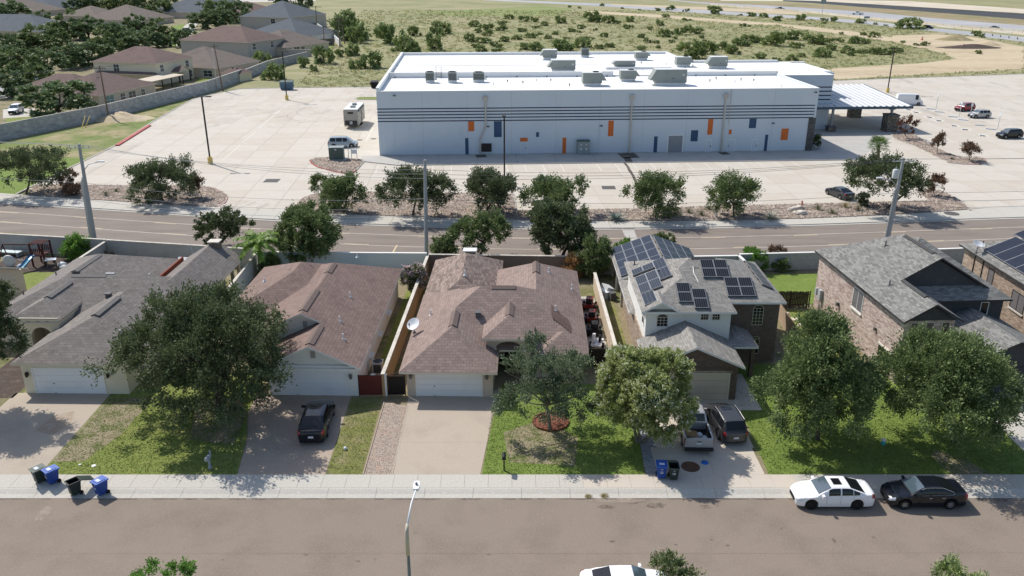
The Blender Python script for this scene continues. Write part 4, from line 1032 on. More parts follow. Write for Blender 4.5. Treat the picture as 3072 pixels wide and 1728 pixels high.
for x in (-1.75, 1.05):
    b = MB(); b.box(h3.lx(x - .3), h3.lx(x + .3), h3.ly(59.5), h3.ly(60.05), .1, 2.31); b.lathe([(.32, 2.28), (.50, 2.42), (.50, 2.62), (.40, 2.75)], (h3.lx(x), h3.ly(59.78), 0), 12); b.build('porch_pillar', 'stucco_tan', h3.t)
h3.wall('stucco_beige', -2.15, 1.4, 63.2, 63.35, .1, 3.6, 'porch_wall')
b = MB(); b.box(h3.lx(-.75), h3.lx(.35), h3.ly(63.12), h3.ly(63.19), .14, 2.3); b.build('front_door', 'wood_dark', h3.t)
h3.garage(-7.28, -2.38, 56.55, 2.15); h3.lamp(-7.72, 56.55, 1.85); h3.lamp(-1.95, 56.55, 1.85)
h3.cap('cap_shingle', (-4.72, 59.0, 5.02), (-4.72, 61.9, 5.02), p); h3.cap('cap_shingle', (-1.9, 64.6, 6.14), (.1, 64.6, 6.14), p); h3.cap('cap_shingle', (1.8, 70.4, 5.30), (1.8, 73.2, 5.30), p)
h3.boxvent(-2.9, 61.9, 4.6)
for x, y, z in ((-7.0, 64.0, 3.7), (-4.6, 70.5, 4.9), (3.0, 72.2, 4.6), (5.1, 71.0, 3.4), (3.4, 63.6, 4.4)): h3.pipe(x, y, z)
# replaced shingles and house number
n_ = Vector((p, 0, 1)).normalized(); q = lambda x, y: Vector((h3.lx(x * h3.k), h3.ly(y * h3.k), zE - .4 + (5.9 - x) * p * h3.k + .06))
b = MB(); pts = [q(3.2, 63.4), q(4.75, 60.6)]
st = [q(3.05, 64.4), q(3.05, 61.6)]
for i in range(7): st += [q(3.05 + i * .22, 61.6 - i * .16), q(3.05 + (i + 1) * .22, 61.6 - i * .16)]
st += [q(4.6, 62.4), q(4.4, 63.2), q(3.8, 63.3), q(3.7, 63.9), q(3.4, 64.0)]
b.poly(st[::-1]); o = b.build('shingle_patch', 'roof_patch', h3.t); o['label'] = 'darker patch of newer shingles'
b = MB()
for i in range(4):
    x = h3.lx(-2.08 + i * .14); b.box(x, x + .025, h3.ly(56.49), h3.ly(56.51), 2.2, 2.34); b.box(x, x + .09, h3.ly(56.49), h3.ly(56.51), 2.315, 2.34)
    if i in (0, 2): b.box(x + .065, x + .09, h3.ly(56.49), h3.ly(56.51), 2.2, 2.32)
b.build('house_number', 'lead', h3.t)

# ------------------------------------------------------------------ two-storey house with solar panels
h4 = House('house', 'two-storey white and brick house covered in solar panels', 10.2, 60.1, R(-.4))
p4 = .43; zE = 5.6; rf = ['roof_grey', 'trim_white']
h4.wall('stucco_white', 10.6, 17.3, 60.45, 71.5, 2.95, 5.5); h4.wall('brick_tan', 10.5, 17.25, 60.6, 73.5, .1, 2.96)
h4.wall('brick_brown', 17.3, 21.75, 62.5, 71.6, .1, 5.49)
h4.wall('brick_brown', 10.5, 17.0, 55.95, 60.6, .1, 2.95, 'garage_wall')
h4.roof(rf, 10.2, 17.65, 60.05, 71.9, zE, p4, 'y', 'hip', 'hip')
h4.roof(rf, 10.2, 22.15, 62.1, 71.9, zE, p4, 'x', 'hip', 'hip')
h4.roof(rf, 10.15, 13.3, 59.95, 64, zE, .56, 'y', 'gable', 'hip', 'stucco_white', inset=.4)
h4.roof(rf, 10.0, 17.4, 55.45, 60.5, 3.05, .45, 'y', 'gable', 'gable', 'brick_brown', inset=.42)
h4.roof(rf, 16.9, 19.4, 59.3, 66.4, 2.95, .40, 'y', 'hip', 'hip')
h4.wall('brick_brown', 19.0, 19.3, 59.7, 60.1, .1, 2.86, 'porch_pillar')
h4.roof(rf, 10.1, 18.6, 74.0, 83.2, 3.0, .38, 'y', 'gable', 'gable', 'stucco_grey')
for x, y in ((10.5, 74.4), (10.5, 82.8), (18.2, 74.4), (18.2, 82.8), (10.5, 78.5), (18.2, 78.5)): h4.wall('stucco_grey', x - .12, x + .12, y - .12, y + .12, .1, 2.95, 'carport_post')
h4.roof(rf, 10.05, 12.4, 66, 74.0, 3.0, .3, 'y', 'hip', 'hip')
h4.garage(11.65, 16.35, 55.95, 2.3, 'door_almond', 'trim_cream')
b = MB(); b.box(h4.lx(11.4), h4.lx(16.6), h4.ly(55.86), h4.ly(55.94), 2.46, 2.62); b.build('lintel', 'brick_tan', h4.t)
h4.window('-y', 11.5, 12.3, 4.25, 5.0, 60.45, 3, 3, 'trim_cream', 'glass_dark', .035, None, .28)
b = MB(); b.box(h4.lx(11.3), h4.lx(12.5), h4.ly(60.38), h4.ly(60.44), 4.0, 4.1); b.build('window_trim', 'trim_white', h4.t)
for x in (14.95, 15.85): h4.window('-y', x, x + .55, 4.82, 5.36, 60.45, 3, 2, 'trim_cream', 'glass_dark', .035)
h4.window('-y', 19.65, 20.45, 3.5, 4.95, 62.5, 3, 5, 'trim_cream', 'glass_dark', .03, None, .25)
h4.window('-y', 19.75, 20.4, .9, 2.2, 62.5, 2, 3, 'trim_cream', 'glass_dark', .03, None, .22)
h4.window('-x', 61.3, 62.1, 3.9, 5.2, 10.6, 1, 2, 'trim_white', 'glass_window', .05)
cl = math.hypot(1, p4); lx = lambda x: zE + (x - 10.2) * p4 + .02
uL, vL = Vector((0, -1, 0)), Vector((1, 0, p4)) / cl            # left slope: across (towards the street), up
def plane_hit(px, py, n, d):
    x, y, dz = _ray(1700 + px / 3.22, 720 + py / 3.22); r = Vector((x, y, dz)); o = Vector((0, 0, CAM_H)); t = (d - n.dot(o)) / n.dot(r)
    return o + r * t
nL = Vector((-p4, 0, 1)); dL = zE - 10.2 * p4
nF = Vector((0, -p4, 1)); dF = zE - 60.05 * p4; dM = zE - 62.1 * p4
nR = Vector((p4, 0, 1)); dR = zE + 22.15 * p4
vF = Vector((0, 1, p4)) / cl; uF = Vector((1, 0, 0)); PL = lambda x, y: (x, y, zE + (x - 10.2) * p4 + .02)
h4.solar(PL(10.48, 68.8), uL, vL, 1.2, .98, 1, 2, 'pv_blue', (1, 4))
h4.solar(PL(12.32, 68.95), uL, vL, 2.2, 1.02, 2, 1, 'pv_blue', (6, 3))
h4.solar(PL(10.55, 66.9), uL, vL, 1.84, .93, 2, 2, 'pv_blue', (1, 5))
h4.solar(PL(10.55, 63.0), uL, vL, 2.25, 1.05, 1, 1, 'pv_blue', (6, 3))
h4.solar((13.22, 60.98, zE + (60.98 - 60.05) * p4 + .02), uF, vF, 1.08, 1.05, 1, 2, 'pv_cell', (6, 1))
h4.solar((14.38, 60.35, zE + (60.35 - 60.05) * p4 + .02), uF, vF, 1.08, 1.05, 1, 2, 'pv_cell', (6, 1))
h4.solar((15.85, 64.67, zE + (64.67 - 62.1) * p4 + .02), uF, vF, 1.08, 1.04, 2, 2, 'pv_cell', (6, 1))
h4.solar((17.5, 62.65, zE + (62.65 - 62.1) * p4 + .02), uF, vF, 1.1, 1.06, 2, 2, 'pv_cell', (6, 1))
h4.solar((21.55, 64.2, zE + .6 * p4), (0, 1, 0), (-1, 0, p4), 1.45, 1.0, 4, 1, 'pv_cell', (1, 1))
h4.solar((10.35, 74.35, 3.03 + .25 * .38), (0, 1, 0), (1, 0, .38), 2.08, 1.02, 4, 4, 'pv_blue', (1, 1))
h4.solar((18.35, 74.35, 3.03 + .25 * .38), (0, 1, 0), (-1, 0, .38), 2.08, 1.02, 4, 4, 'pv_blue', (1, 1))
b = MB()
def cond(pts, n, d): b.tube([Vector((h4.lx(q.x), h4.ly(q.y), q.z + .07)) for q in [plane_hit(*a, n, d) for a in pts]], .035, 6)
cond([(1265, 265), (1215, 265), (1225, 330), (1262, 400), (1290, 470)], nF, dM); b.build('conduit', 'conduit', h4.t)
h4.cap('trim_dark', (15.2, 67.0, 7.72), (17.2, 67.0, 7.72), p4, .2, .05); h4.pipe(10.9, 70.2, 5.95, 'lead'); h4.pipe(12.4, 66.3, 6.6, 'lead', .3)

# ------------------------------------------------------------------ brick house, right
h5 = House('house', 'two-storey pink brick house with dark gables behind the round trees', 29.85, 58.1, R(3.3))
p5 = .60; zE = 5.6; rf = ['roof_slate', 'trim_dark']
def wall_h5(*a, **k): return h5.wall(*a, **k)
h5.wall('brick_pink', 30.25, 34.2, 58.55, 66, .1, 5.5); h5.wall('brick_pink', 30.26, 40.2, 63.0, 74.8, .1, 5.48)
h5.roof(rf, 29.85, 34.6, 58.05, 66, zE, p5, 'y', 'gable', 'gable', 'siding_dark', inset=.45)
h5.roof(rf, 29.85, 40.6, 63.4, 75.2, zE, p5, 'y', 'gable', 'hip', 'siding_dark', inset=.3)
h5.roof(rf, 31.0, 41.2, 62.3, 75.0, zE - .1, .54, 'x', 'hip', 'hip')
h5.wall('siding_dark', 34.25, 40.75, 62.75, 64, .1, 5.45)
h5.roof(rf, 34.4, 41.6, 55.9, 64.4, 3.1, .45, 'y', 'gable', 'gable', 'siding_dark', inset=.4)
h5.wall('siding_dark', 34.8, 41.2, 56.4, 63, .1, 3.05)
for x in (31.0, 32.25, 33.5): h5.window('-y', x - .28, x + .28, 4.25, 5.3, 58.55, 1, 1, 'trim_cream', 'glass_dark', .05)
h5.window('-y', 38.9, 39.5, 4.1, 5.1, 62.75, 1, 1, 'trim_white', 'glass_dark', .05)
h5.window('-x', 65.4, 67.2, 3.2, 4.95, 30.25, 2, 1, 'trim_white', 'glass_screen', .06, 'wall_cap')
h5.wall('wall_cap', 30.12, 30.24, 59.4, 61.8, 2.15, 2.3, 'lintel'); h5.wall('glass_dark', 30.2, 30.24, 59.5, 61.7, .4, 2.14, 'side_door')
h5.garage(35.4, 40.6, 56.4, 2.3, 'siding_dark', 'trim_dark')
h5.cap('trim_dark', (32.22, 59.6, 7.08), (32.22, 63.3, 7.08), p5, .22, .05); h5.cap('trim_dark', (35.22, 64.6, 8.88), (35.22, 69.4, 8.88), p5, .22, .05)
h5.pipe(31.3, 63.6, 6.5, 'lead', .4); h5.pipe(33.6, 69.5, 7.9, 'lead', .45)
b = MB(); b.box(h5.lx(29.95), h5.lx(30.24), h5.ly(73.0), h5.ly(73.5), 1.3, 2.3); b.box(h5.lx(29.95), h5.lx(30.24), h5.ly(73.9), h5.ly(74.2), 1.5, 2.2); b.build('meter_box', 'grey_plastic', h5.t)
b = MB(); b.tube([(h5.lx(30.1), h5.ly(73.25), .1), (h5.lx(30.1), h5.ly(73.25), 1.4)], .05); b.build('conduit', 'conduit', h5.t)
b = MB(); b.box(h5.lx(30.0), h5.lx(30.24), h5.ly(69.5), h5.ly(69.75), 2.2, 2.5); b.box(h5.lx(30.05), h5.lx(30.24), h5.ly(62.5), h5.ly(62.7), 2.9, 3.15); b.build('wall_vent', 'lead', h5.t)

# ------------------------------------------------------------------ rightmost brick house
h6 = House('house', 'rightmost tan brick house with large dark solar array', 43.6, 66, R(0))
p6 = .45
h6.wall('brick_tan', 44.0, 56, 61.5, 76.6, .1, 5.5)
h6.roof(['roof_slate', 'trim_dark'], 43.6, 56.4, 61, 77.1, 5.6, p6, 'y', 'gable', 'hip', 'brick_tan')
h6.window('-x', 71.2, 72.0, 3.3, 4.9, 44.0, 1, 1, 'trim_dark', 'glass_screen', .06, 'wall_cap'); h6.window('-x', 66.0, 67.9, 2.9, 4.4, 44.0, 2, 1, 'trim_dark', 'glass_screen', .06, 'wall_cap')
h6.solar((44.3, 74.0, 5.6 + .7 * p6 + .03), (0, -1, 0), (1, 0, p6), 1.72, 3.05, 6, 1, 'pv_blue', (1, 1), .015)
h6.solar((47.2, 74.6, 5.6 + 3.6 * p6 + .03), (0, -1, 0), (1, 0, p6), 1.72, 1.5, 6, 1, 'pv_blue', (1, 1), .05)
h6.pipe(49.2, 75.2, 7.6, 'lead', .5)
b = MB(); b.tube([(h6.lx(43.95), h6.ly(73.1), 0.2), (h6.lx(43.95), h6.ly(73.1), 5.4)], .04, 6); b.tube([(h6.lx(43.95), h6.ly(74.6), 0.2), (h6.lx(43.95), h6.ly(74.6), 5.4)], .04, 6); b.build('downpipe', 'trim_dark', h6.t)
# ------------------------------------------------------------------ long commercial building
bd = thing('commercial_building', 'long pale blue commercial building with white flat roof and navy stripes', 'building', BO, BANG)
ZT, ZR = 11.05, 10.72
def bpart(name, mat, *boxes, parent=None): return part(name, mat, parent or bd, *boxes)
bpart('front_wall', 'tilt_wall', (0, 75.8, 0, .35, .1, ZT))
for nm_, q in (('side_wall', (75.45, 75.8, .35, 21, .1, ZT - .002)), ('side_wall', (0, .35, .35, 60.5, .1, ZT - .002)), ('wing_wall', (75.8, 87.0, 20.4, 20.75, .1, 10.7)), ('wing_wall', (86.65, 87.0, 20.75, 27.7, .1, 10.698)), ('wing_wall', (87.0, 90.2, 27.7, 28.05, .1, 10.3)), ('back_wall', (.35, 63, 60.15, 60.5, .1, ZT - .004)), ('back_wall', (62.65, 63, 44, 60.15, .1, ZT - .005)), ('back_wall', (63, 90.2, 43.9, 44.25, .1, 10.69)), ('back_wall', (89.85, 90.2, 28.05, 43.9, .1, 10.297))): bpart(nm_, 'tilt_side', q)
b = MB(); b.box(.35, 75.45, .35, 20.4, ZR - .4, ZR); b.build('roof', 'roof_membrane', bd)
b = MB(); b.box(.35, 63.4, 20.8, 60.15, ZR - .45, ZR + .25); b.box(63.4, 86.65, 20.8, 43.9, ZR - .45, ZR - .05); b.box(86.65, 89.85, 28.05, 43.9, ZR - .5, ZR - .2); b.build('roof', 'roof_membrane', bd)
# parapet tops and the low walls between roof levels
bpart('parapet', 'parapet', (-.06, 75.86, -.06, .40, ZT, ZT + .07)); bpart('parapet', 'parapet', (-.06, .42, .40, 60.56, ZT, ZT + .6))
bpart('parapet', 'parapet', (.36, 43.5, 20.4, 20.8, ZR - .3, ZR + 1.0)); bpart('parapet', 'parapet', (57, 75.8, 20.4, 20.8, ZR - .3, ZR + .85)); bpart('parapet', 'parapet', (43.5, 57, 29.6, 30, ZR - .3, ZR + .7))
bpart('parapet', 'parapet', (.42, 63.1, 59.8, 60.6, ZR - .3, ZT + .5)); bpart('parapet', 'parapet', (62.6, 63.1, 44, 59.8, ZR - .3, ZT + .4)); bpart('parapet', 'parapet', (63.1, 84, 43.5, 44.3, ZR - .3, ZT + .1)); bpart('parapet', 'parapet', (84, 90.25, 43.5, 44.3, ZR - .4, ZT - .3))
bpart('parapet', 'parapet', (75.4, 87.06, 20.34, 20.8, 10.7, 10.78)); bpart('parapet', 'parapet', (86.6, 87.06, 20.8, 28, 10.7, 10.78)); bpart('parapet', 'parapet', (75.4, 75.86, .4, 20.3, ZT, ZT + .07))
bpart('roof_seam', 'walk_concrete', (.5, 43, 37.9, 38.0, ZR + .25, ZR + .32)); bpart('roof_seam', 'walk_concrete', (46.0, 46.1, 1, 20, ZR, ZR + .05))
# navy stripes
for z in (8.08, 7.56, 7.05, 6.52, 5.98): bpart('stripe', 'navy', (-.0, 75.4, -.02, -.001, z, z + .17))
for z in (8.3, 7.5, 6.7, 5.9): bpart('stripe', 'navy', (76.2, 86.95, 20.37, 20.399, z, z + .22))
bpart('stripe', 'navy', (86.99, 87.02, 20.42, 27.6, 8.3, 8.52)); 
# coloured panels
for m, s0, s1, z0, z1 in (('orange_panel', 15.31, 16.32, 4.28, 5.95), ('navy_panel', 19.7, 21.03, 3.21, 5.92), ('navy_panel', 14.73, 15.3, .25, 3.09), ('orange_panel', 24.21, 25.51, 2.35, 3.05), ('navy_panel', 26.95, 27.46, 3.17, 3.99), ('orange_panel', 31.56, 32.2, .25, 3.0), ('orange_panel', 39.44, 40.37, 3.18, 5.86), ('navy_panel', 47.57, 48.19, .25, 3.05), ('navy_panel', 54.0, 55.25, 2.12, 4.05), ('orange_panel', 56.86, 57.74, 3.26, 5.95), ('orange_panel', 60.67, 61.15, 3.31, 4.12), ('navy_panel', 64.12, 65.36, 4.31, 5.95), ('navy_panel', 67.21, 67.74, .25, 3.15), ('orange_panel', 70.0, 71.26, 2.16, 4.19)):
    bpart('painted_panel', m, (s0, s1, -.03, -.001, z0, z1))
def bdoor(s0, s1, z1=2.3, two=False):
    f = bpart('door', 'trim_white', (s0 - .08, s0, -.06, 0, .25, z1 + .08), (s1, s1 + .08, -.06, 0, .25, z1 + .08), (s0, s1, -.06, 0, z1, z1 + .08))
    if two:
        m = (s0 + s1) / 2; bpart('leaf', 'tilt_wall', (s0, m - .01, -.03, 0, .25, z1), parent=f); bpart('leaf', 'tilt_wall', (m + .01, s1, -.03, 0, .25, z1), parent=f); bpart('handle', 'lead', (m - .16, m - .08, -.08, -.03, 1.1, 1.4), parent=f)
    else: bpart('leaf', 'tilt_wall', (s0, s1, -.03, 0, .25, z1), parent=f); bpart('handle', 'lead', (s1 - .2, s1 - .1, -.08, -.03, 1.1, 1.4), parent=f)
bdoor(24.35, 25.35); bdoor(56.85, 57.75); bdoor(59.95, 61.9, two=True); bdoor(65.0, 65.9)
r = bpart('roller_door', 'trim_white', (49.95, 50.1, -.08, 0, .25, 3.3), (52.6, 52.75, -.08, 0, .25, 3.3), (50.1, 52.6, -.08, 0, 3.15, 3.3))
for i in range(10): bpart('slat', 'rollup', (50.1, 52.6, -.05, 0, .25 + i * .29, .25 + i * .29 + .275), parent=r)
bpart('louvre', 'iron_brown', (17.55, 19.25, -.25, 0, .75, 2.15), (17.6, 19.2, -.28, -.25, .8, 2.1))
for s0, zz in ((18.3, 10.2), (43.33, 10.25), (59.56, 10.3)):
    b = MB(); b.box(s0 - .38, s0 + .38, -.42, -.001, zz - .55, zz)
    b.prism([(s0 - .3, -.4), (s0 + .3, -.4), (s0 + .3, -.01), (s0 - .3, -.01)], zz - .8, zz - .56)
    if s0 < 20: b.box(s0 - .14, s0 + .14, -.3, -.03, 5.2, zz - .8); b.tube([(s0, -.16, 5.3), (s0 - 1.0, -.16, 2.9), (s0 - 1.0, -.16, .26)], .15, 6)
    else: b.box(s0 - .14, s0 + .14, -.3, -.03, .3, zz - .8); b.box(s0 - .14, s0 + .14, -.6, -.03, .26, .5)
    b.build('downspout', 'downspout', bd)
bpart('conduit', 'downspout', (60.4, 60.46, -.08, -.02, 5, 11))
for s0, z in ((38.2, 5.0), (18.7, 5.07), (68.35, 5.17), (3.0, 10.4), (75.2, 10.4)):
    b = MB(); b.lathe([(.0, .1), (.16, .08), (.28, -.02), (.26, -.07), (0, -.07)], (s0, -.2, z), 10); b.build('wall_light', 'lead', bd)
bpart('corner_pier', 'block_dark', (74.6, 75.86, -.08, 1.6, .2, 6.02)); bpart('corner_pier', 'block_dark', (75.81, 75.9, 1.6, 9, .2, 6.0))
for i in range(1, 10): bpart('panel_joint', 'walk_concrete', (i * 7.58 - .02, i * 7.58 + .02, -.006, -.0015, .36, ZT - .01))
bpart('base_stain', 'walk_concrete', (0.0, 75.4, -.012, -.002, .25, .34))
# roof drains
for k in range(26):
    rr = random.Random(k); bpart('scupper', 'lead', (1.5 + k * 2.9, 1.7 + k * 2.9, 20.28 if k < 14 else 20.2, 20.39, ZR, ZR + .22)) if (k * 2.9 + 1.7 < 43 or k * 2.9 + 1.5 > 57.2) and k % 2 == 0 and k * 2.9 < 73 else None
b = MB(); b.tube([(9.4, 20.1, ZR), (9.4, 20.1, ZR + 2.2)], .05, 6); b.tube([(10.4, 20.1, ZR), (10.4, 20.1, ZR + 2.2)], .05, 6)
for i in range(5): b.tube([(9.4, 20.1, ZR + .3 + .4 * i), (10.4, 20.1, ZR + .3 + .4 * i)], .03, 5)
b.build('roof_ladder', 'lead', bd)
# stone porch canopy
cn = thing('canopy', 'white corrugated metal canopy with navy fascia at the building entrance', 'canopy', BO, BANG)
CX0, CX1, CY0, CY1, CZ0, CZ1 = 76.2, 102.2, 17.2, 39.0, 5.0, 6.3
b = MB(); b.add([(CX0, CY0, CZ0), (CX1, CY0, CZ0), (CX1, CY1, CZ1), (CX0, CY1, CZ1), (CX0, CY0, CZ0 - .1), (CX1, CY0, CZ0 - .1), (CX1, CY1, CZ1 - .1), (CX0, CY1, CZ1 - .1)], [(0, 1, 2, 3), (7, 6, 5, 4), (0, 4, 5, 1), (1, 5, 6, 2), (2, 6, 7, 3), (3, 7, 4, 0)]); b.build('roof_deck', 'canopy_metal', cn)
for i in range(22):
    x = CX0 + .5 + i * 1.19; b = MB()
    pr = [(-.30, 0), (-.16, .20), (.16, .20), (.30, 0)]
    b.add([(x + a, CY0, CZ0 + c + .003) for a, c in pr] + [(x + a, CY1, CZ1 + c + .003) for a, c in pr], [(0, 1, 5, 4), (1, 2, 6, 5), (2, 3, 7, 6), (3, 2, 1, 0), (4, 5, 6, 7)]); b.build('roof_rib', 'canopy_metal', cn)
part('fascia', 'canopy_blue', cn, (CX0, CX1 + .1, CY0 - .12, CY0 - .002, CZ0 - .42, CZ0 + .06))
b = MB(); b.add([(CX1 + .002, CY0, CZ0 - .42), (CX1 + .12, CY0, CZ0 - .42), (CX1 + .12, CY1, CZ1 - .42), (CX1 + .002, CY1, CZ1 - .42), (CX1 + .002, CY0, CZ0 + .12), (CX1 + .12, CY0, CZ0 + .12), (CX1 + .12, CY1, CZ1 + .12), (CX1 + .002, CY1, CZ1 + .12)], [(3, 2, 1, 0), (4, 5, 6, 7), (0, 1, 5, 4), (1, 2, 6, 5), (2, 3, 7, 6), (3, 0, 4, 7)]); b.build('fascia', 'canopy_blue', cn)
def column(s, t_, w, hs, stone=True):
    b = MB(); b.box(s - w / 2, s + w / 2, t_ - w / 2, t_ + w / 2, .1, hs); o = b.build('stone_pier', 'stone_veneer', cn)
    b = MB(); b.box(s - w / 2 - .12, s + w / 2 + .12, t_ - w / 2 - .12, t_ + w / 2 + .12, hs, hs + .16); b.build('pier_cap', 'lead', cn)
    b = MB(); b.box(s - .2, s + .2, t_ - .2, t_ + .2, hs + .16, 5.1 + (t_ - 17.2) * .058); b.build('steel_post', 'steel_grey', cn)
column(86.9, 18.3, 1.5, 1.0); column(98.6, 18.0, 2.3, 3.3); column(98.6, 34, 2.2, 3.2)
b = MB(); b.tube([(98.6, 18, 4.2), (100.2, 18, 4.85)], .12, 6); b.tube([(98.6, 18, 4.2), (97.0, 18, 4.85)], .12, 6); b.build('brace', 'steel_grey', cn)
sheet('canopy_floor', [BL(76, -.5), BL(79.6, -6.6), BL(81.3, -6.2), BL(96, 11), BL(103, 16.5), BL(102, 30), BL(76, 30)], .118, 'walk_concrete', 'paved floor under the canopy')

# ------------------------------------------------------------------ rooftop units
def rooftop(label, s, t_, w, d, h, style, flip=False, zb=None):
    q_ = {'condenser': .98, 'plain': .90, 'grill': 1.0}[style]; w *= q_; h *= q_ + .04; zb = ZR + (.25 if t_ > 20.8 and s < 63.4 else 0) if zb is None else zb
    p = BL(s, t_, zb); u = thing('rooftop_unit', label, 'air handler', p, BANG + (math.pi if flip else 0), 'units on the white roof')
    if style == 'condenser':
        part('stand', 'hvac_curb', u, (-w / 2, w / 2, -d / 2, d / 2, 0, .45)); part('casing', 'hvac', u, (-w / 2, w / 2, -d / 2, d / 2, .45, h))
        for i in range(7): part('louvre', 'hvac_dark', u, (-w / 2 + .12, w / 2 - .12, -d / 2 - .02, -d / 2, .6 + i * (h - .8) / 7, .6 + (i + .6) * (h - .8) / 7))
        b = MB(); b.lathe([(w * .38, h), (w * .38, h + .1), (w * .33, h + .1), (w * .30, h + .02), (0, h + .02)], (0, 0, 0), 16); b.build('fan', 'hvac_dark', u)
        b = MB(); b.add([(w / 2, -d / 2, .5), (w / 2 + .5, -d / 2, .5), (w / 2, -d / 2, 1.2), (w / 2, d / 2, .5), (w / 2 + .5, d / 2, .5), (w / 2, d / 2, 1.2)], [(0, 1, 2), (5, 4, 3), (1, 4, 5, 2), (0, 3, 4, 1)]); b.build('bracket', 'hvac_curb', u)
    else:
        part('curb', 'hvac_curb', u, (-w / 2 + .15, w / 2 - .15, -d / 2 + .1, d / 2 - .1, 0, .5)); part('casing', 'hvac', u, (-w / 2, w / 2, -d / 2, d / 2, .5, h))
        part('lid', 'hvac_curb', u, (-w / 2 - .04, w / 2 + .04, -d / 2 - .04, d / 2 + .04, h, h + .06))
        b = MB(); hh = h - .1; x0 = -w / 2
        b.add([(x0, -d / 2 + .05, .95), (x0 - h * .38, -d / 2 + .05, .95), (x0, -d / 2 + .05, hh), (x0, d / 2 - .05, .95), (x0 - h * .38, d / 2 - .05, .95), (x0, d / 2 - .05, hh)], [(0, 2, 1), (3, 4, 5), (1, 2, 5, 4), (0, 1, 4, 3)]); b.build('intake_hood', 'hvac', u)
        for k in range(3):
            x = -w / 2 + w * (k + .5) / 3; part('access_panel', 'hvac', u, (x - w * .14, x + w * .14, -d / 2 - .02, -d / 2 - .001, .62, h - .12))
        part('label_plate', 'hvac_curb', u, (w * .36, w * .42, -d / 2 - .03, -d / 2 - .021, h * .62, h * .72)); part('latch', 'lead', u, (w * .03, w * .08, -d / 2 - .05, -d / 2 - .021, h * .42, h * .5))
        if style == 'grill':
            part('coil', 'hvac_dark', u, (-w * .40, -w * .05, -d / 2 - .04, -d / 2 - .022, .7, h - .2))
            for k in range(5): x = -w * .40 + k * w * .0875; part('coil_bar', 'hvac', u, (x - .03, x + .03, -d / 2 - .07, -d / 2 - .04, .7, h - .2))
            b = MB(); b.lathe([(.55, h + .06), (.55, h + .2), (.45, h + .2), (.45, h + .09), (0, h + .09)], (-w * .2, 0, 0), 16); b.build('fan', 'hvac_dark', u)
for a in (('leftmost small condenser with fan on the white roof', 8.5, 13.6, 1.6, 1.6, 1.9, 'condenser'), ('second small condenser from the left on the roof', 12.6, 13.4, 1.6, 1.6, 1.9, 'condenser'), ('third unit from the left on the roof front', 17.4, 13.8, 2.1, 1.5, 1.75, 'condenser'),
          ('boxy unit with dark coil near the front roof edge', 37.5, 8.2, 3.4, 2.2, 2.2, 'grill', True), ('low coil unit behind the front roof edge, left of the biggest unit', 45.0, 13.8, 2.9, 1.9, 1.9, 'grill', True), ('biggest grey air handler in the middle of the front roof', 51.6, 8.3, 6.2, 2.5, 2.95, 'plain'),
          ('grey unit against the far parapet, left of centre', 33.9, 49, 3.4, 2.2, 2.3, 'plain'), ('long grey air handler on the middle roof', 34.4, 26.6, 5.2, 2.4, 2.45, 'plain'), ('small dark unit against the far parapet', 42.4, 53.6, 1.8, 1.6, 2.0, 'condenser'), ('low grey unit behind the biggest air handler', 47.6, 31.5, 4.6, 2.2, 1.7, 'plain', False, ZR + .25),
          ('coil unit near the far right of the middle roof', 54.1, 46.9, 2.8, 2.0, 1.7, 'grill', True), ('coil unit on the right roof', 60.3, 34, 3.0, 2.0, 1.9, 'grill', True), ('rightmost tall grey unit on the roof', 67.6, 33.4, 3.9, 2.3, 2.5, 'plain', False, ZR - .052)):
    rooftop(*a)
b = MB()
rr = random.Random(3)
for k, (s, t_) in enumerate([(20 + i * 2.7, 16 + rr.uniform(-9, 3)) for i in range(8)] + [(48 + i * 2.4, 26 + rr.uniform(-4, 14)) for i in range(8)] + [(60 + i * 2.1, 8 + rr.uniform(-5, 9)) for i in range(6)]):
    zz = ZR + (.25 if t_ > 20.8 and s < 63.4 else 0) - (.05 if s > 63.4 and t_ > 20.8 else 0)
    v = MB(); v.cyl(s, t_, zz, zz + .35, .09, n=8); v.cyl(s, t_, zz + .3, zz + .42, .16, n=8); v.build('roof_vent', 'lead' if k % 3 else 'pvc', bd)
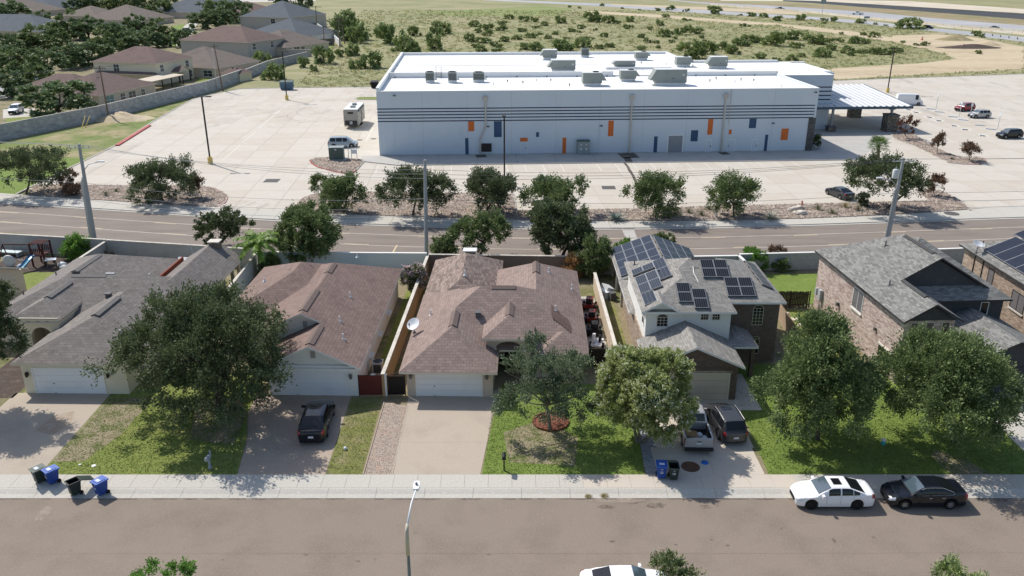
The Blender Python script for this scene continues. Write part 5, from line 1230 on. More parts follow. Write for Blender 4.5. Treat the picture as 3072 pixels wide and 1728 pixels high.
# ------------------------------------------------------------------ plants
def leaf_cloud(seed, r, nspray, per, leaf, lobes=9, up=.45, spray=.8, hollow=.55, droop=0, lobe_r=(.30, .46), pull=.62, tuft=18, cover=1.7, cone=0.):
    """leaf quads on twigs, the twigs in tufts, the tufts over uneven lobes"""
    rs = np.random.RandomState(seed); r = np.array(r, float)
    def unit(a): return a / np.maximum(np.linalg.norm(a, axis=-1), 1e-6)[..., None]
    i = np.arange(lobes) + .5; ph = np.arccos(1 - cover * i / lobes); th = i * 2.39996 + rs.rand() * 6
    d = unit(np.stack([np.cos(th) * np.sin(ph), np.sin(th) * np.sin(ph), np.cos(ph)], 1) + rs.normal(size=(lobes, 3)) * .22)
    c = d * (pull * (.66 + .62 * rs.rand(lobes)))[:, None]; c[0] *= .3
    lr = lobe_r[0] + rs.rand(lobes) * (lobe_r[1] - lobe_r[0]); lr[0] = .5
    nt_ = max(20, nspray // tuft); m = nt_ * 3; k = rs.choice(lobes, m, p=lr ** 2 / np.sum(lr ** 2)); q = unit(rs.normal(size=(m, 3))); q[:, 2] = np.abs(q[:, 2]) * np.where(rs.rand(m) < .80 - .4 * (cover - 1.5), 1, -1)
    T = c[k] + q * (lr[k] * (hollow + (1. - hollow) * rs.rand(m) ** .5))[:, None]
    dist = np.min(np.linalg.norm(T[:, None] - c[None], axis=2) / lr[None], axis=1); keep = np.where((dist > .70) | (rs.rand(m) < .16))[0][:nt_]; T, q = T[keep], q[keep]; nt_ = len(T)
    out = unit(T); ax = unit(q * .5 + out * .45 + np.array([0, 0, 1.]) * (up * np.clip(.45 + T[:, 2:3], 0, 1))); n = nt_ * tuft
    dr = unit(np.repeat(ax, tuft, 0) + rs.normal(size=(n, 3)) * .46); dr[:, 2] -= droop * (np.repeat(T[:, 2], tuft) < 0); dr = unit(dr)
    T = T * (1 - cone * np.clip(T[:, 2:3] + .15, 0, 1.2)) ** np.array([1., 1., 0.])
    P = np.repeat(T * r, tuft, 0) + rs.normal(size=(n, 3)) * spray * .12; L = spray * (.5 + .75 * rs.rand(n)) * np.repeat(.7 + .6 * rs.rand(nt_), tuft)
    t = rs.rand(n, per) ** .75; side = rs.normal(size=(n, per, 3)) * (.17 * (1.1 - .7 * t))[..., None] * L[:, None, None]
    X = P[:, None] + dr[:, None] * (t * L[:, None])[..., None] + side
    a = unit(dr[:, None] + rs.normal(size=(n, per, 3)) * .36)
    b = rs.normal(size=(n, per, 3)); b -= a * np.sum(a * b, 2)[..., None]; b = unit(b)
    s = leaf * (.6 + .8 * rs.rand(n, per))[..., None]
    v = np.stack([X, X + a * s * .5 + b * s * .30, X + a * s, X + a * s * .5 - b * s * .30], 2).reshape(-1, 3)
    return v, np.arange(len(v)).reshape(-1, 4), c * r
def limbs(b, base, tip, r0, r1, rs, bend=.12, n=5, sides=6):
    base, tip = Vector(base), Vector(tip); L = (tip - base).length; pts = []; w = Vector((rs.normal(), rs.normal(), 0)) * L * bend
    for i in range(n + 1):
        t = i / n; pts.append(base.lerp(tip, t) + w * math.sin(math.pi * t) * .6 + Vector((rs.normal(), rs.normal(), rs.normal())) * L * .015 * (0 < i < n))
    b.tube(pts, [r0 + (r1 - r0) * i / n for i in range(n + 1)], sides)
    return pts
TREES = 0
def make_tree(name, label, cat, base, cc, r, leafm, seed, nspray=900, per=12, leaf=.2, spray=.8, tr=None, bark='bark', group=None, lobes=9, up=.45, forks=6, multi=1, hollow=.55, lean=(0, 0), flowers=None, droop=0, pull=.62, lobe_r=(.30, .46), cover=1.75, fine=.85, cone=.12):
    leaf *= fine; nspray = int(nspray * (1 + 2.1 * (1 - fine))); spray *= .86; up += .3
    base = Vector(base); cc = Vector(cc); t = thing(name, label, cat, base, 0, group); rs = np.random.RandomState(seed + 77)
    loc = cc - base
    v, F, cen = leaf_cloud(seed, r, nspray, per, leaf, lobes, up, spray, hollow, droop, pull=pull, lobe_r=lobe_r, cover=cover, cone=cone)
    fastmesh('crown', v + np.array(loc), F, leafm, t)
    if flowers:
        m, n, sz = flowers
        rs2 = np.random.RandomState(seed + 5); q = rs2.normal(size=(n * 3, 3)); q /= np.linalg.norm(q, axis=1)[:, None]
        idx = rs2.choice(len(v), n * 3); w = v[idx]; outw = np.sum((w / np.array(r)) ** 2, 1); idx = idx[np.argsort(-outw + rs2.rand(n * 3) * 1.1)[:n]]
        w = v[idx] * 1.02 + np.array([0, 0, .05]); ps = []; k = 5
        a = rs2.normal(size=(n, k, 3)); a /= np.linalg.norm(a, axis=2)[..., None]; bb = rs2.normal(size=(n, k, 3)); bb -= a * np.sum(a * bb, 2)[..., None]; bb /= np.linalg.norm(bb, axis=2)[..., None]
        X = w[:, None] + a * sz * .35; vv = np.stack([X, X + a * sz * .5 + bb * sz * .4, X + a * sz, X + a * sz * .5 - bb * sz * .4], 2).reshape(-1, 3)
        fastmesh('flowers', vv + np.array(loc), np.arange(len(vv)).reshape(-1, 4), m, t)
    tr = tr or max(.07, .035 * (r[0] + r[2]))
    b = MB(); zc = loc.z - r[2] * .55
    for mstem in range(multi):
        o = Vector((rs.normal(), rs.normal(), 0)) * (.12 if multi > 1 else 0)
        hub = Vector((loc.x * .6 + rs.normal() * .12 * r[0] + o.x * 4, loc.y * .6 + rs.normal() * .1 * r[1] + o.y * 4, max(zc, .18 * loc.z)))
        b.tube([o + Vector((0, 0, -.05)), o * 1.2 + Vector((0, 0, .12)), o + hub * .45 + Vector((rs.normal(), rs.normal(), 0)) * .06, o + hub], [tr * 1.6, tr * 1.1, tr * .92, tr * .8], 8)
        for f in range(forks):
            c = Vector(cen[(f + mstem * 3) % len(cen)]) * .85 + loc
            pts = limbs(b, hub + o, c, tr * .55, tr * .16, rs)
            for g in range(2):
                e = c + Vector((rs.normal(), rs.normal(), rs.normal() * .6 + .3)) * (r[0] * .28)
                limbs(b, pts[3], e, tr * .22, tr * .06, rs, n=3, sides=5)
    b.build('trunk', bark, t, smooth=True, uv=False)
    return t
def box_tree(name, label, cat, base, bbox, leafm, seed, zg=.12, grow=1.06, **k):
    """base and crown outline surveyed in overview pixels (l, t, r, b)"""
    B = D(base[0], base[1], zg); l, t_, r_, bt = bbox; Y = B.y
    A, E = DV(l, (t_ + bt) / 2, Y), DV(r_, (t_ + bt) / 2, Y); T, Bo = DV((l + r_) / 2, t_, Y), DV((l + r_) / 2, bt, Y)
    rx = (E.x - A.x) / 2; dep = math.atan2(CAM_H - (T.z + Bo.z) / 2, Y); hm = (T.z - Bo.z) / 2 * math.cos(dep); s = math.sin(dep)
    rz = math.sqrt(max(hm * hm - (rx * s) ** 2, (.5 * rx) ** 2)) / math.cos(dep)
    cz = (T.z + Bo.z) / 2
    return make_tree(name, label, cat, B, ((A.x + E.x) / 2, Y, max(cz, rz * .75 + .2)), (rx * .97 * grow, rx * .95 * grow, rz * grow), leafm, seed, **k)
# front gardens
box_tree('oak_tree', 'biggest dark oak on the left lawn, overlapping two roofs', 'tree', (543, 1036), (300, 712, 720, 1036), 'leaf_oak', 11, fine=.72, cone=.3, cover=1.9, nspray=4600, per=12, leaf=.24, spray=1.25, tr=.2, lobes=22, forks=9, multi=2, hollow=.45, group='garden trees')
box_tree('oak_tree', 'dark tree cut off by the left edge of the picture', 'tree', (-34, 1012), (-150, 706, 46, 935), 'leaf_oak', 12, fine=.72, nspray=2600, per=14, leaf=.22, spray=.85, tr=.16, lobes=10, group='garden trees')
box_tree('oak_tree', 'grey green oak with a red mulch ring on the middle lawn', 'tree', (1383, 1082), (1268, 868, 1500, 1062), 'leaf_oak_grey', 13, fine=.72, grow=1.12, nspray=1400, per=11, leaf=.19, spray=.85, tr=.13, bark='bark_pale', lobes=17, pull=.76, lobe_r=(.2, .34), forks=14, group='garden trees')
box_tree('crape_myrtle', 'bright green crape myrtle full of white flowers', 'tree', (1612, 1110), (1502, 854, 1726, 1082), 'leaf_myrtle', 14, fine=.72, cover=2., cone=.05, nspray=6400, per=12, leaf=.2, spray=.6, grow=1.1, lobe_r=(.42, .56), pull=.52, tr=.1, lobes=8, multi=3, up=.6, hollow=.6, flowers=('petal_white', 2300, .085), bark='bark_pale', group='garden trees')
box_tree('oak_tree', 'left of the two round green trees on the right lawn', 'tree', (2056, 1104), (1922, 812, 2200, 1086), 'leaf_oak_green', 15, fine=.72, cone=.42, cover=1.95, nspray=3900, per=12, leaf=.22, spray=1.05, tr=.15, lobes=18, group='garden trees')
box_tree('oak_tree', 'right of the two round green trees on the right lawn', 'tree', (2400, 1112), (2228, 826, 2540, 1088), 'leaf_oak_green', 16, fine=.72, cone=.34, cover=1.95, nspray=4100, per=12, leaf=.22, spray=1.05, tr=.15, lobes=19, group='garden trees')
# foreground tops poking up from below the frame
def near_top(label, x, y, Y, r, seed, m, nspray=500):
    p = V(x * DS, y * DS, Y); make_tree('young_tree', label, 'tree', (p.x, Y, .12), (p.x, Y, p.z - r[2] * .95), r, m, seed, nspray=nspray, per=12, leaf=.13, spray=.5, tr=.06, up=.8, lobes=7, group='tree tops at the bottom edge')
near_top('green tree top at the bottom edge, left of the street lamp', 398, 1416, 31.5, (1.35, 1.2, 1.3), 21, 'leaf_lush', 300)
near_top('olive twigs in front of the half seen white car', 1692, 1398, 31.8, (1.5, 1.2, 1.3), 22, 'leaf_olive', 380)
near_top('pale green tree top at the bottom right edge', 2412, 1408, 31.5, (1.5, 1.2, 1.3), 23, 'leaf_scrub_pale', 330)
# back gardens and back road verge
box_tree('oak_tree', 'dark oak over the road behind the stone chimney', 'tree', (548, 622), (492, 535, 645, 606), 'leaf_oak', 31, nspray=900, per=13, leaf=.24, spray=.8, tr=.14, group='trees along the back road')
box_tree('oak_tree', 'wide dark oak hanging over the white garden wall', 'tree', (768, 668), (678, 524, 868, 652), 'leaf_oak_green', 32, nspray=2100, per=14, leaf=.25, spray=.95, tr=.17, lobes=11, group='trees along the back road')
box_tree('oak_tree', 'forked oak on the back road behind the middle house', 'tree', (1203, 652), (1122, 530, 1290, 634), 'leaf_oak_green', 33, nspray=1250, per=13, leaf=.24, spray=.85, tr=.15, forks=8, pull=.7, group='trees along the back road')
box_tree('oak_tree', 'biggest oak on the back road behind the brown wall', 'tree', (1412, 655), (1318, 508, 1506, 640), 'leaf_oak', 34, nspray=2200, per=14, leaf=.25, spray=.95, tr=.2, lobes=11, group='trees along the back road')
box_tree('shrub', 'tall dark green shrub in the corner of the middle back garden', 'shrub', (1498, 700), (1462, 598, 1542, 692), 'leaf_oak_green', 35, cover=2., nspray=1100, per=13, leaf=.2, spray=.7, tr=.09, multi=3)
box_tree('shrub', 'dry orange shrub against the brown wall', 'shrub', (1440, 697), (1419, 644, 1462, 692), 'leaf_orange', 36, cover=2., grow=1.25, nspray=700, per=11, leaf=.14, spray=.6, tr=.04, multi=3, up=.7)
box_tree('shrub', 'olive shrub behind the white wall beside the concrete pole', 'shrub', (1116, 658), (1082, 606, 1150, 652), 'leaf_olive', 37, cover=2., nspray=620, per=12, leaf=.2, spray=.8, tr=.06, multi=3, up=.8)
box_tree('flowering_shrub', 'pink flowering shrub between white house and middle house', 'shrub', (1038, 742), (1012, 656, 1070, 738), 'leaf_pinkshrub', 38, cover=2., nspray=1100, per=12, leaf=.15, spray=.5, tr=.06, multi=3, flowers=('petal_pink', 1100, .10))
box_tree('shrub', 'bright green shrub beside the swing set', 'shrub', (190, 650), (155, 602, 226, 648), 'leaf_lush', 39, cover=2., nspray=700, per=12, leaf=.2, spray=.7, tr=.05, multi=3)
box_tree('shrub', 'yellowish dry shrub by the grey garden wall', 'shrub', (270, 645), (246, 626, 295, 644), 'leaf_straw', 40, cover=2., nspray=260, per=11, leaf=.16, spray=.5, tr=.04, multi=3)
box_tree('shrub', 'round bright green shrub behind the house with solar panels', 'shrub', (1898, 678), (1862, 628, 1930, 676), 'leaf_lush', 41, cover=2., nspray=900, per=12, leaf=.18, spray=.55, tr=.05, multi=3)
box_tree('shrub', 'small round shrub against the grey wall on the right', 'shrub', (1967, 681), (1950, 652, 1983, 679), 'leaf_oak_green', 42, cover=2., nspray=320, per=11, leaf=.16, spray=.45, tr=.04, multi=3)
box_tree('shrub', 'low green shrub on the back road above the carport', 'shrub', (1680, 622), (1640, 598, 1705, 618), 'leaf_oak_green', 43, cover=2., nspray=420, per=11, leaf=.18, spray=.5, tr=.04, multi=3)
box_tree('shrub', 'lime green shrub left of the carport roof', 'shrub', (1570, 630), (1554, 600, 1588, 626), 'leaf_lush', 44, cover=2., nspray=300, per=11, leaf=.17, spray=.45, tr=.04, multi=3)
box_tree('shrub', 'thin dry shrub on the road verge behind the right garden', 'shrub', (1960, 645), (1930, 622, 1975, 642), 'leaf_dryred', 45, cover=2., nspray=140, per=10, leaf=.14, spray=.5, tr=.03, multi=3)
box_tree('shrub', 'dark shrub below the palm by the white wall', 'shrub', (672, 690), (655, 648, 698, 686), 'leaf_oak_green', 46, cover=2., nspray=420, per=11, leaf=.2, spray=.6, tr=.04, multi=3)
# car park trees
GL = 'oaks along the car park'
for a in ((('dark oak at the far left end of the gravel bed', (67, 486), (-6, 380, 165, 456)), 'leaf_oak', 51, 1300), (('wide oak in the left gravel bed', (410, 506), (326, 410, 486, 500)), 'leaf_oak', 52, 1400),
          (('small dense round tree with a low shrub in the gravel bed', (866, 536), (820, 452, 908, 512)), 'leaf_oak_green', 54, 900), (('spreading oak left of the middle concrete pole', (1038, 545), (972, 430, 1120, 520)), 'leaf_oak', 55, 1350), (('oak in front of the black lamp post', (1222, 537), (1165, 430, 1296, 522)), 'leaf_oak', 56, 1250),
          (('oak top showing above the biggest back road oak', (1400, 540), (1338, 452, 1463, 532)), 'leaf_oak_green', 57, 1150), (('airy oak right of the blue agave', (1650, 549), (1592, 446, 1714, 534)), 'leaf_oak_green', 58, 1150), (('airy oak between agave and rusty post', (1846, 545), (1796, 450, 1906, 534)), 'leaf_oak_green', 59, 950),
          (('big oak behind the right concrete pole', (2228, 528), (2140, 402, 2318, 506)), 'leaf_oak', 60, 1700)):
    (lab, ba, bb), m, sd, n = a
    box_tree('oak_tree', lab, 'tree', ba, bb, m, sd, nspray=int(n * 1.05), per=11, leaf=.27, spray=1.25, tr=.14, lobes=13, up=.65, forks=8, pull=.68, group=GL)
box_tree('young_tree', 'small airy olive tree at the left tip of the long gravel bed', 'tree', (812, 514), (775, 442, 830, 492), 'leaf_olive', 61, nspray=260, per=11, leaf=.24, spray=.8, tr=.06, lobes=7, group=GL)
box_tree('shrub', 'low dark shrub under the small round tree', 'shrub', (832, 524), (816, 480, 856, 520), 'leaf_oak_green', 62, cover=2., nspray=320, per=11, leaf=.24, spray=.7, tr=.05, multi=2)
for lab, ba, bb, sd, m in (('reddish bush at the left end of the gravel bed', (176, 472), (148, 432, 196, 466), 63, 'leaf_dryred'), ('brown dry bush beside the left concrete pole', (186, 492), (165, 468, 206, 488), 64, 'leaf_dryred'), ('thin leaning young tree at the right end of the left bed', (508, 498), (478, 448, 502, 476), 65, 'leaf_dryred'),
                           ('red leaved bush at the canopy pillar', (2286, 350), (2258, 294, 2314, 338), 66, 'leaf_red'), ('thin bare young tree in the island by the canopy', (2357, 386), (2350, 338, 2370, 376), 67, 'leaf_dryred'), ('bare young tree at the tip of the canopy island', (2438, 406), (2424, 362, 2460, 388), 68, 'leaf_dryred'), ('reddish bush at the right end of the long bed', (2352, 494), (2335, 440, 2373, 486), 69, 'leaf_dryred')):
    box_tree('young_tree' if 'tree' in lab else 'shrub', lab, 'tree' if 'tree' in lab else 'shrub', ba, bb, m, sd, nspray=230, per=10, leaf=.22, spray=.7, tr=.05, up=.6, forks=6, multi=1 if 'tree' in lab else 2)
box_tree('shrub', 'dark round shrub beside the dark sedan', 'shrub', (2172, 520), (2160, 486, 2186, 514), 'leaf_oak', 70, cover=2., nspray=300, per=10, leaf=.2, spray=.5, tr=.04, multi=2)
box_tree('shrub', 'dark bush at the corner pier of the building', 'shrub', (2052, 374), (2040, 340, 2064, 370), 'leaf_oak', 71, cover=2., nspray=220, per=10, leaf=.22, spray=.6, tr=.04, multi=2)
# blades: agaves, ornamental grasses, yuccas
def rosette(name, label, cat, base, n, L, w, m, seed, arch=.5, zup=.8, group=None):
    rs = np.random.RandomState(seed); t = thing(name, label, cat, base, 0, group); b = MB()
    for i in range(n):
        a = i * 2.399 + rs.rand() * .3; el = R(18 + 62 * (i / n) + rs.rand() * 8) * zup; l = L * (.75 + .35 * rs.rand()); d = Vector((math.cos(a), math.sin(a), 0)); s = Vector((-d.y, d.x, 0)); pts = []
        for k in range(5):
            q = k / 4; ww = w * (1 - q) ** .6 * (.55 + .9 * q if q < .4 else 1) + .004; ee = el - arch * q * .5
            c = d * (l * q * math.cos(ee)) + Vector((0, 0, l * q * math.sin(ee))); pts.append((c - s * ww / 2, c + Vector((0, 0, -w * .15)), c + s * ww / 2))
        o = len(b.v); b.v += [tuple(x) for p in pts for x in p]
        for k in range(4):
            for j in range(2): b.f.append((o + 3 * k + j, o + 3 * k + j + 1, o + 3 * k + 4 + j, o + 3 * k + 3 + j)); b.m.append(0)
    b.build('leaves', m, t, uv=False)
    c = MB(); c.lathe([(w * 1.0, 0), (w * .9, L * .12), (0, L * .2)], (0, 0, -.02), 8); c.build('heart', m, t, uv=False)
    return t
rosette('agave', 'big blue grey agave in the gravel bed', 'agave', D(1548, 553, .2), 44, 1.75, .24, 'agave', 1)
rosette('agave', 'pale agave at the right end of the gravel bed', 'agave', D(1938, 550, .2), 38, 1.5, .2, 'agave_pale', 2)
for i, (x, y, s, lab) in enumerate(((267, 492, 1.0, 'rounder ornamental grass tuft in the left bed'), (293, 483, .8, 'darker ornamental grass tuft in the left bed'), (922, 511, .6, 'tiny grass tuft in the open gravel behind the white wall'), (1733, 536, 1.0, 'dark tuft right behind the airy oak'), (1764, 542, 1.1, 'lower of the two tufts left of the white standpipe'), (1783, 528, 1.0, 'upper of the two tufts left of the white standpipe'), (2057, 528, 1.2, 'tuft left of the dark sedan'), (2093, 538, 1.1, 'grey green tuft below the dark sedan'), (2126, 522, 1.2, 'yellow green tuft behind the dark sedan'), (2158, 530, 1.2, 'tuft under the big right oak'), (1696, 540, 1.0, 'dark tuft in the shade of the airy oak'), (2394, 401, .6, 'low tuft in the canopy island'), (2166, 400, .8, 'low tuft at the walkway corner'))):
    rosette('grass_tuft', lab, 'grass tuft', D(x, y, .2), 90, s, .035, 'grass_tuft' if 'yellow' not in lab else 'leaf_straw', 10 + i, arch=.9, zup=1.05, group='ornamental grasses')
# palms
def palm(label, base, top, n, L, m, seed, fan=False, tr=.16, skirt=False):
    base, top = Vector(base), Vector(top); t = thing('palm_tree', label, 'palm', base, 0); rs = np.random.RandomState(seed); h = top - base
    b = MB(); b.tube([Vector((0, 0, -.05)), h * .3 + Vector((.05, 0, 0)), h * .7, h], [tr * 1.25, tr, tr * .9, tr * .85], 9); b.build('trunk', 'bark_palm', t, smooth=True, uv=False)
    for i in range(n):
        a = i * 2.399 + rs.rand() * .4; e0 = R(78 - 95 * (i / n)) if fan else R(75 - 75 * (i / n)); l = L * (.8 + .3 * rs.rand()); d = Vector((math.cos(a), math.sin(a), 0)); s = Vector((-d.y, d.x, 0)); f = MB()
        if fan:
            c = h + d * (l * .55 * math.cos(e0)) + Vector((0, 0, l * .55 * math.sin(e0))); f.tube([h, c], .025, 4); ax = (c - h).normalized(); nn = s.cross(ax)
            for k in range(13):
                q = R(-100 + 200 * k / 12); v = (ax * math.cos(q) + s * math.sin(q)) * l * .5; w = (ax * -math.sin(q) + s * math.cos(q)) * .05; dr = Vector((0, 0, -.12 * l))
                f.poly([c, c + v * .6 + w, c + v + dr, c + v * .6 - w])
        else:
            P = []
            for k in range(9):
                q = k / 8; ee = e0 - 1.35 * q * q; P.append(h + d * (l * q * math.cos(e0 - .6 * q)) + Vector((0, 0, l * (q * math.sin(e0) - .62 * q * q))))
            f.tube(P, [.03 * (1 - .8 * k / 8) for k in range(9)], 4)
            for k in range(1, 9):
                ax = (P[k] - P[k - 1]).normalized()
                for j in range(4):
                    c = P[k - 1].lerp(P[k], j / 4)
                    for sg in (-1, 1):
                        v = (s * sg * .8 + ax * .55 + Vector((0, 0, -.35 + rs.normal() * .15))).normalized() * (.62 * L / 2.4) * (1 - .5 * abs(k / 8 - .4)); w = ax * .06
                        f.poly([c - w, c + v * .5 - w + Vector((0, 0, .02)), c + v, c + w])
        f.build('frond', m, t, uv=False)
    return t
pb = D(655, 694, .1); ptp = DV(648, 612, pb.y); palm('bright green feathery palm behind the white house', pb, (ptp.x, pb.y, ptp.z), 26, 2.9, 'leaf_palm', 3)
pb = D(2208, 432, .2); ptp = DV(2210, 368, pb.y); palm('fan palm behind the big right oak', pb, (ptp.x, pb.y, ptp.z), 34, 2.1, 'leaf_palm_dark', 4, True, .28)
sk = MB()
# mulch ring
p = D(1385, 1062, .113); b = MB(); b.lathe([(1.2, 0), (1.1, .09), (.8, .15), (.3, .17), (0, .17)], (p.x, p.y, .11), 26); tag(b.build('mulch_ring', 'mulch', smooth=True), 'red mulch ring around the grey green oak', 'mulch')
b = MB(); rs = random.Random(2)
for i in range(20):
    a = i / 20 * 2 * math.pi; r = 1.22; M = Matrix.Translation((p.x + r * math.cos(a), p.y + r * math.sin(a), .17)) @ Matrix.Rotation(a + rs.uniform(-.2, .2), 4, 'Z') @ Matrix.Rotation(rs.uniform(-.2, .2), 4, 'Y')
    b.box(-.09, .09, -.17, .17, -.08, .1, 0, M)
mr = bpy.data.objects['mulch_ring']; o = b.build('edging_bricks', 'mulch', mr)
# ------------------------------------------------------------------ vehicles
def _interp(tab, x):
    xs = [q[0] for q in tab]; ys_ = [q[1] for q in tab]
    for i in range(len(xs) - 1):
        if xs[i] <= x <= xs[i + 1]:
            t = (x - xs[i]) / (xs[i + 1] - xs[i]); t2 = t * t * (3 - 2 * t)
            return ys_[i] + (ys_[i + 1] - ys_[i]) * (.5 * t + .5 * t2)
    return ys_[0] if x < xs[0] else ys_[-1]
KIND = {
 'sedan': dict(L=4.8, W=1.84, H=1.45, wb=2.78, fo=.93, r=.33, top=[(-.5, .60), (-.492, .68), (-.465, .725), (-.33, .735), (-.2, .685), (.1, .665), (.22, .67), (.38, .60), (.455, .53), (.49, .47), (.5, .42)], gh=(.245, .065, -.17, -.375), wins=[(.10, -.045), (-.065, -.205), (-.215, -.29)], roofw=.70),
 'suv': dict(L=4.65, W=1.86, H=1.70, wb=2.70, fo=.93, r=.36, top=[(-.5, .50), (-.49, .60), (-.47, .645), (-.2, .635), (.1, .62), (.23, .63), (.39, .585), (.46, .53), (.492, .47), (.5, .42)], gh=(.255, .105, -.37, -.475), wins=[(.115, -.03), (-.055, -.215), (-.235, -.375)], roofw=.74),
 'hatch': dict(L=4.75, W=1.84, H=1.56, wb=2.72, fo=.93, r=.34, top=[(-.5, .52), (-.49, .62), (-.465, .66), (-.2, .64), (.1, .625), (.23, .635), (.39, .575), (.455, .52), (.49, .46), (.5, .41)], gh=(.25, .075, -.26, -.462), wins=[(.10, -.04), (-.06, -.215), (-.23, -.33)], roofw=.70),
 'minivan': dict(L=5.0, W=1.95, H=1.75, wb=3.0, fo=.95, r=.34, top=[(-.5, .45), (-.488, .56), (-.46, .60), (-.2, .59), (.15, .585), (.30, .59), (.42, .52), (.48, .44), (.5, .36)], gh=(.335, .125, -.40, -.482), wins=[(.165, .02), (-.005, -.20), (-.225, -.40)], roofw=.74),
 'pickup': dict(L=5.75, W=1.98, H=1.88, wb=3.65, fo=.95, r=.40, top=[(-.5, .60), (-.497, .635), (-.48, .64), (-.1, .64), (.1, .63), (.20, .63), (.36, .60), (.455, .575), (.49, .53), (.5, .46)], gh=(.225, .125, -.085, -.128), wins=[(.13, .02), (.005, -.095)], roofw=.76, bed=(-.135, -.478)),
 'van': dict(L=5.9, W=2.0, H=2.55, wb=3.65, fo=1.0, r=.36, top=[(-.5, .36), (-.49, .46), (-.1, .47), (.28, .47), (.40, .46), (.465, .40), (.495, .32), (.5, .26)], gh=(.415, .285, -.465, -.492), wins=[(.30, .185)], roofw=.80),
}
def car(label, kind, loc, rz, body='paint_white', group='parked vehicles', name='parked_car', cat='car', rim='rim_alloy', roof=None, sunroof=False, lower=None, chromew=False, front='rubber_trim', detail=True, scale=1., rack=False, load=None, mirrors=True):
    k = KIND[kind]; L, W, H, r = k['L'], k['W'], k['H'], k['r']; wf = L / 2 - k['fo']; wr = wf - k['wb']; hw_ = W / 2
    T = thing(name, label, cat, loc, rz, group)
    if scale != 1: T.scale = (scale,) * 3
    zs = .20 if kind not in ('pickup', 'suv') else .27
    bed = k.get('bed'); gh = [q * L for q in k['gh']]
    plan = [(-.5, .70), (-.492, .82), (-.47, .91), (-.42, .965), (-.3, 1), (.25, 1), (.38, .965), (.44, .90), (.475, .80), (.492, .68), (.5, .55)]
    if kind in ('pickup', 'van'): plan = [(-.5, .955), (-.49, .985), (-.4, 1), (.3, 1), (.42, .975), (.475, .92), (.492, .84), (.5, .74)]
    def zb(x):
        z = zs + (.12 if abs(x) > L * .49 else .0)
        for c in (wf, wr):
            d = abs(x - c); R_ = r + .075
            if d < R_: z = max(z, math.sqrt(R_ * R_ - d * d) + r * .96)
        return z
    def ring(x):
        f = x / L; w = hw_ * _interp(plan, f); zt = _interp(k['top'], f) * H; b0 = zb(x); b0 = min(b0, zt - .12); m = b0 + (zt - b0) * .45
        R_ = [(w * .93, b0), (w * .995, b0 + (m - b0) * .6), (w, m), (w * .985, b0 + (zt - b0) * .80), (w * .95, zt - .035), (w * .80, zt), (0, zt + .018)]
        if bed and bed[1] * L <= x <= bed[0] * L: R_ = R_[:4] + [(w * .96, zt), (w * .86, zt), (w * .85, zs + .42), (0, zs + .42)]
        else: R_ = R_[:5] + [(w * .80, zt), (w * .5, zt + .012), (0, zt + .018)]
        return R_
    xs_ = sorted(set([round(-L / 2 + L * i / 60, 4) for i in range(61)] + [round(s * L, 4) for s in (-.4975, -.493, -.488, .488, .493, .4975)] + ([round(bed[0] * L + e, 4) for e in (-.0, .012)] + [round(bed[1] * L + e, 4) for e in (-.012, 0)] if bed else []) +
                    [round(c + s * (r + .075) * q, 4) for c in (wf, wr) for s in (-1, 1) for q in (1.001, .97, .85)]))
    b = MB(); n = 8; rings = []
    for x in xs_:
        h = ring(x); full = [(x, y, z) for y, z in h] + [(x, -y, z) for y, z in h[-2::-1]]; rings.append(len(b.v)); b.v += full
    N = 2 * n - 1
    for i in range(len(xs_) - 1):
        for j in range(N - 1):
            a = rings[i] + j; c = rings[i + 1] + j; b.f.append((a, a + 1, c + 1, c))
            low = ((j in (0, N - 2)) and lower) or (j in (0, 1, 2, N - 4, N - 3, N - 2) and xs_[i] > L * .465)
            isbed = bed and bed[1] * L <= (xs_[i] + xs_[i + 1]) / 2 <= bed[0] * L and 5 <= j <= N - 7
            b.m.append(2 if isbed else (1 if low else 0))
        b.f.append((rings[i], rings[i + 1], rings[i + 1] + N - 1, rings[i] + N - 1)); b.m.append(1)
    b.f.append(tuple(rings[0] + j for j in range(N))); b.m.append(0); b.f.append(tuple(rings[-1] + j for j in reversed(range(N)))); b.m.append(3)
    b.build('body', [body, lower or 'cladding', 'bed_liner', front], T, smooth='auto', uv=False)
    # greenhouse
    belt = lambda x: _interp(k['top'], x / L) * H - .03
    htab = [(gh[3], 0), (gh[2], 1), (gh[1], 1), (gh[0], 0)]
    def hz(x):
        if x > gh[1]: t = (gh[0] - x) / (gh[0] - gh[1])
        elif x < gh[2]: t = (x - gh[3]) / (gh[2] - gh[3])
        else: t = 1; 
        arc_ = 1 - .035 * ((x - (gh[1] + gh[2]) / 2) / ((gh[1] - gh[2]) / 2 + .01)) ** 2 if gh[2] <= x <= gh[1] else .965
        t = max(0, min(1, t)); return belt(x) + (H - .01 - belt(x)) * arc_ * (t ** .86)
    def wb_(x): return hw_ * _interp(plan, x / L) * .93
    def gside(x, f, off=0):
        t = (hz(x) - belt(x)) / (H - belt(x)); w1 = wb_(x); w2 = w1 + (hw_ * k['roofw'] - w1) * min(1, t); z = belt(x) + (hz(x) - belt(x)) * f
        bul = .03 * math.sin(math.pi * min(1, f)) * t
        return Vector((x, w1 + (w2 - w1) * f + bul + off, z))
    gx = sorted(set([round(gh[3] + (gh[0] - gh[3]) * i / 36, 4) for i in range(37)] + [round(gh[1], 4), round(gh[2], 4)]))
    g = MB(); prof = (0, .3, .6, .86)
    for x in gx:
        s = [gside(x, f) for f in prof]; t = s[-1]; top = hz(x); s += [Vector((x, t.y * .90, belt(x) + (top - belt(x)) * .965)), Vector((x, t.y * .6, belt(x) + (top - belt(x)) * .993)), Vector((x, 0, top + .006))]
        g.v += [tuple(q) for q in s] + [(q.x, -q.y, q.z) for q in s[-2::-1]]
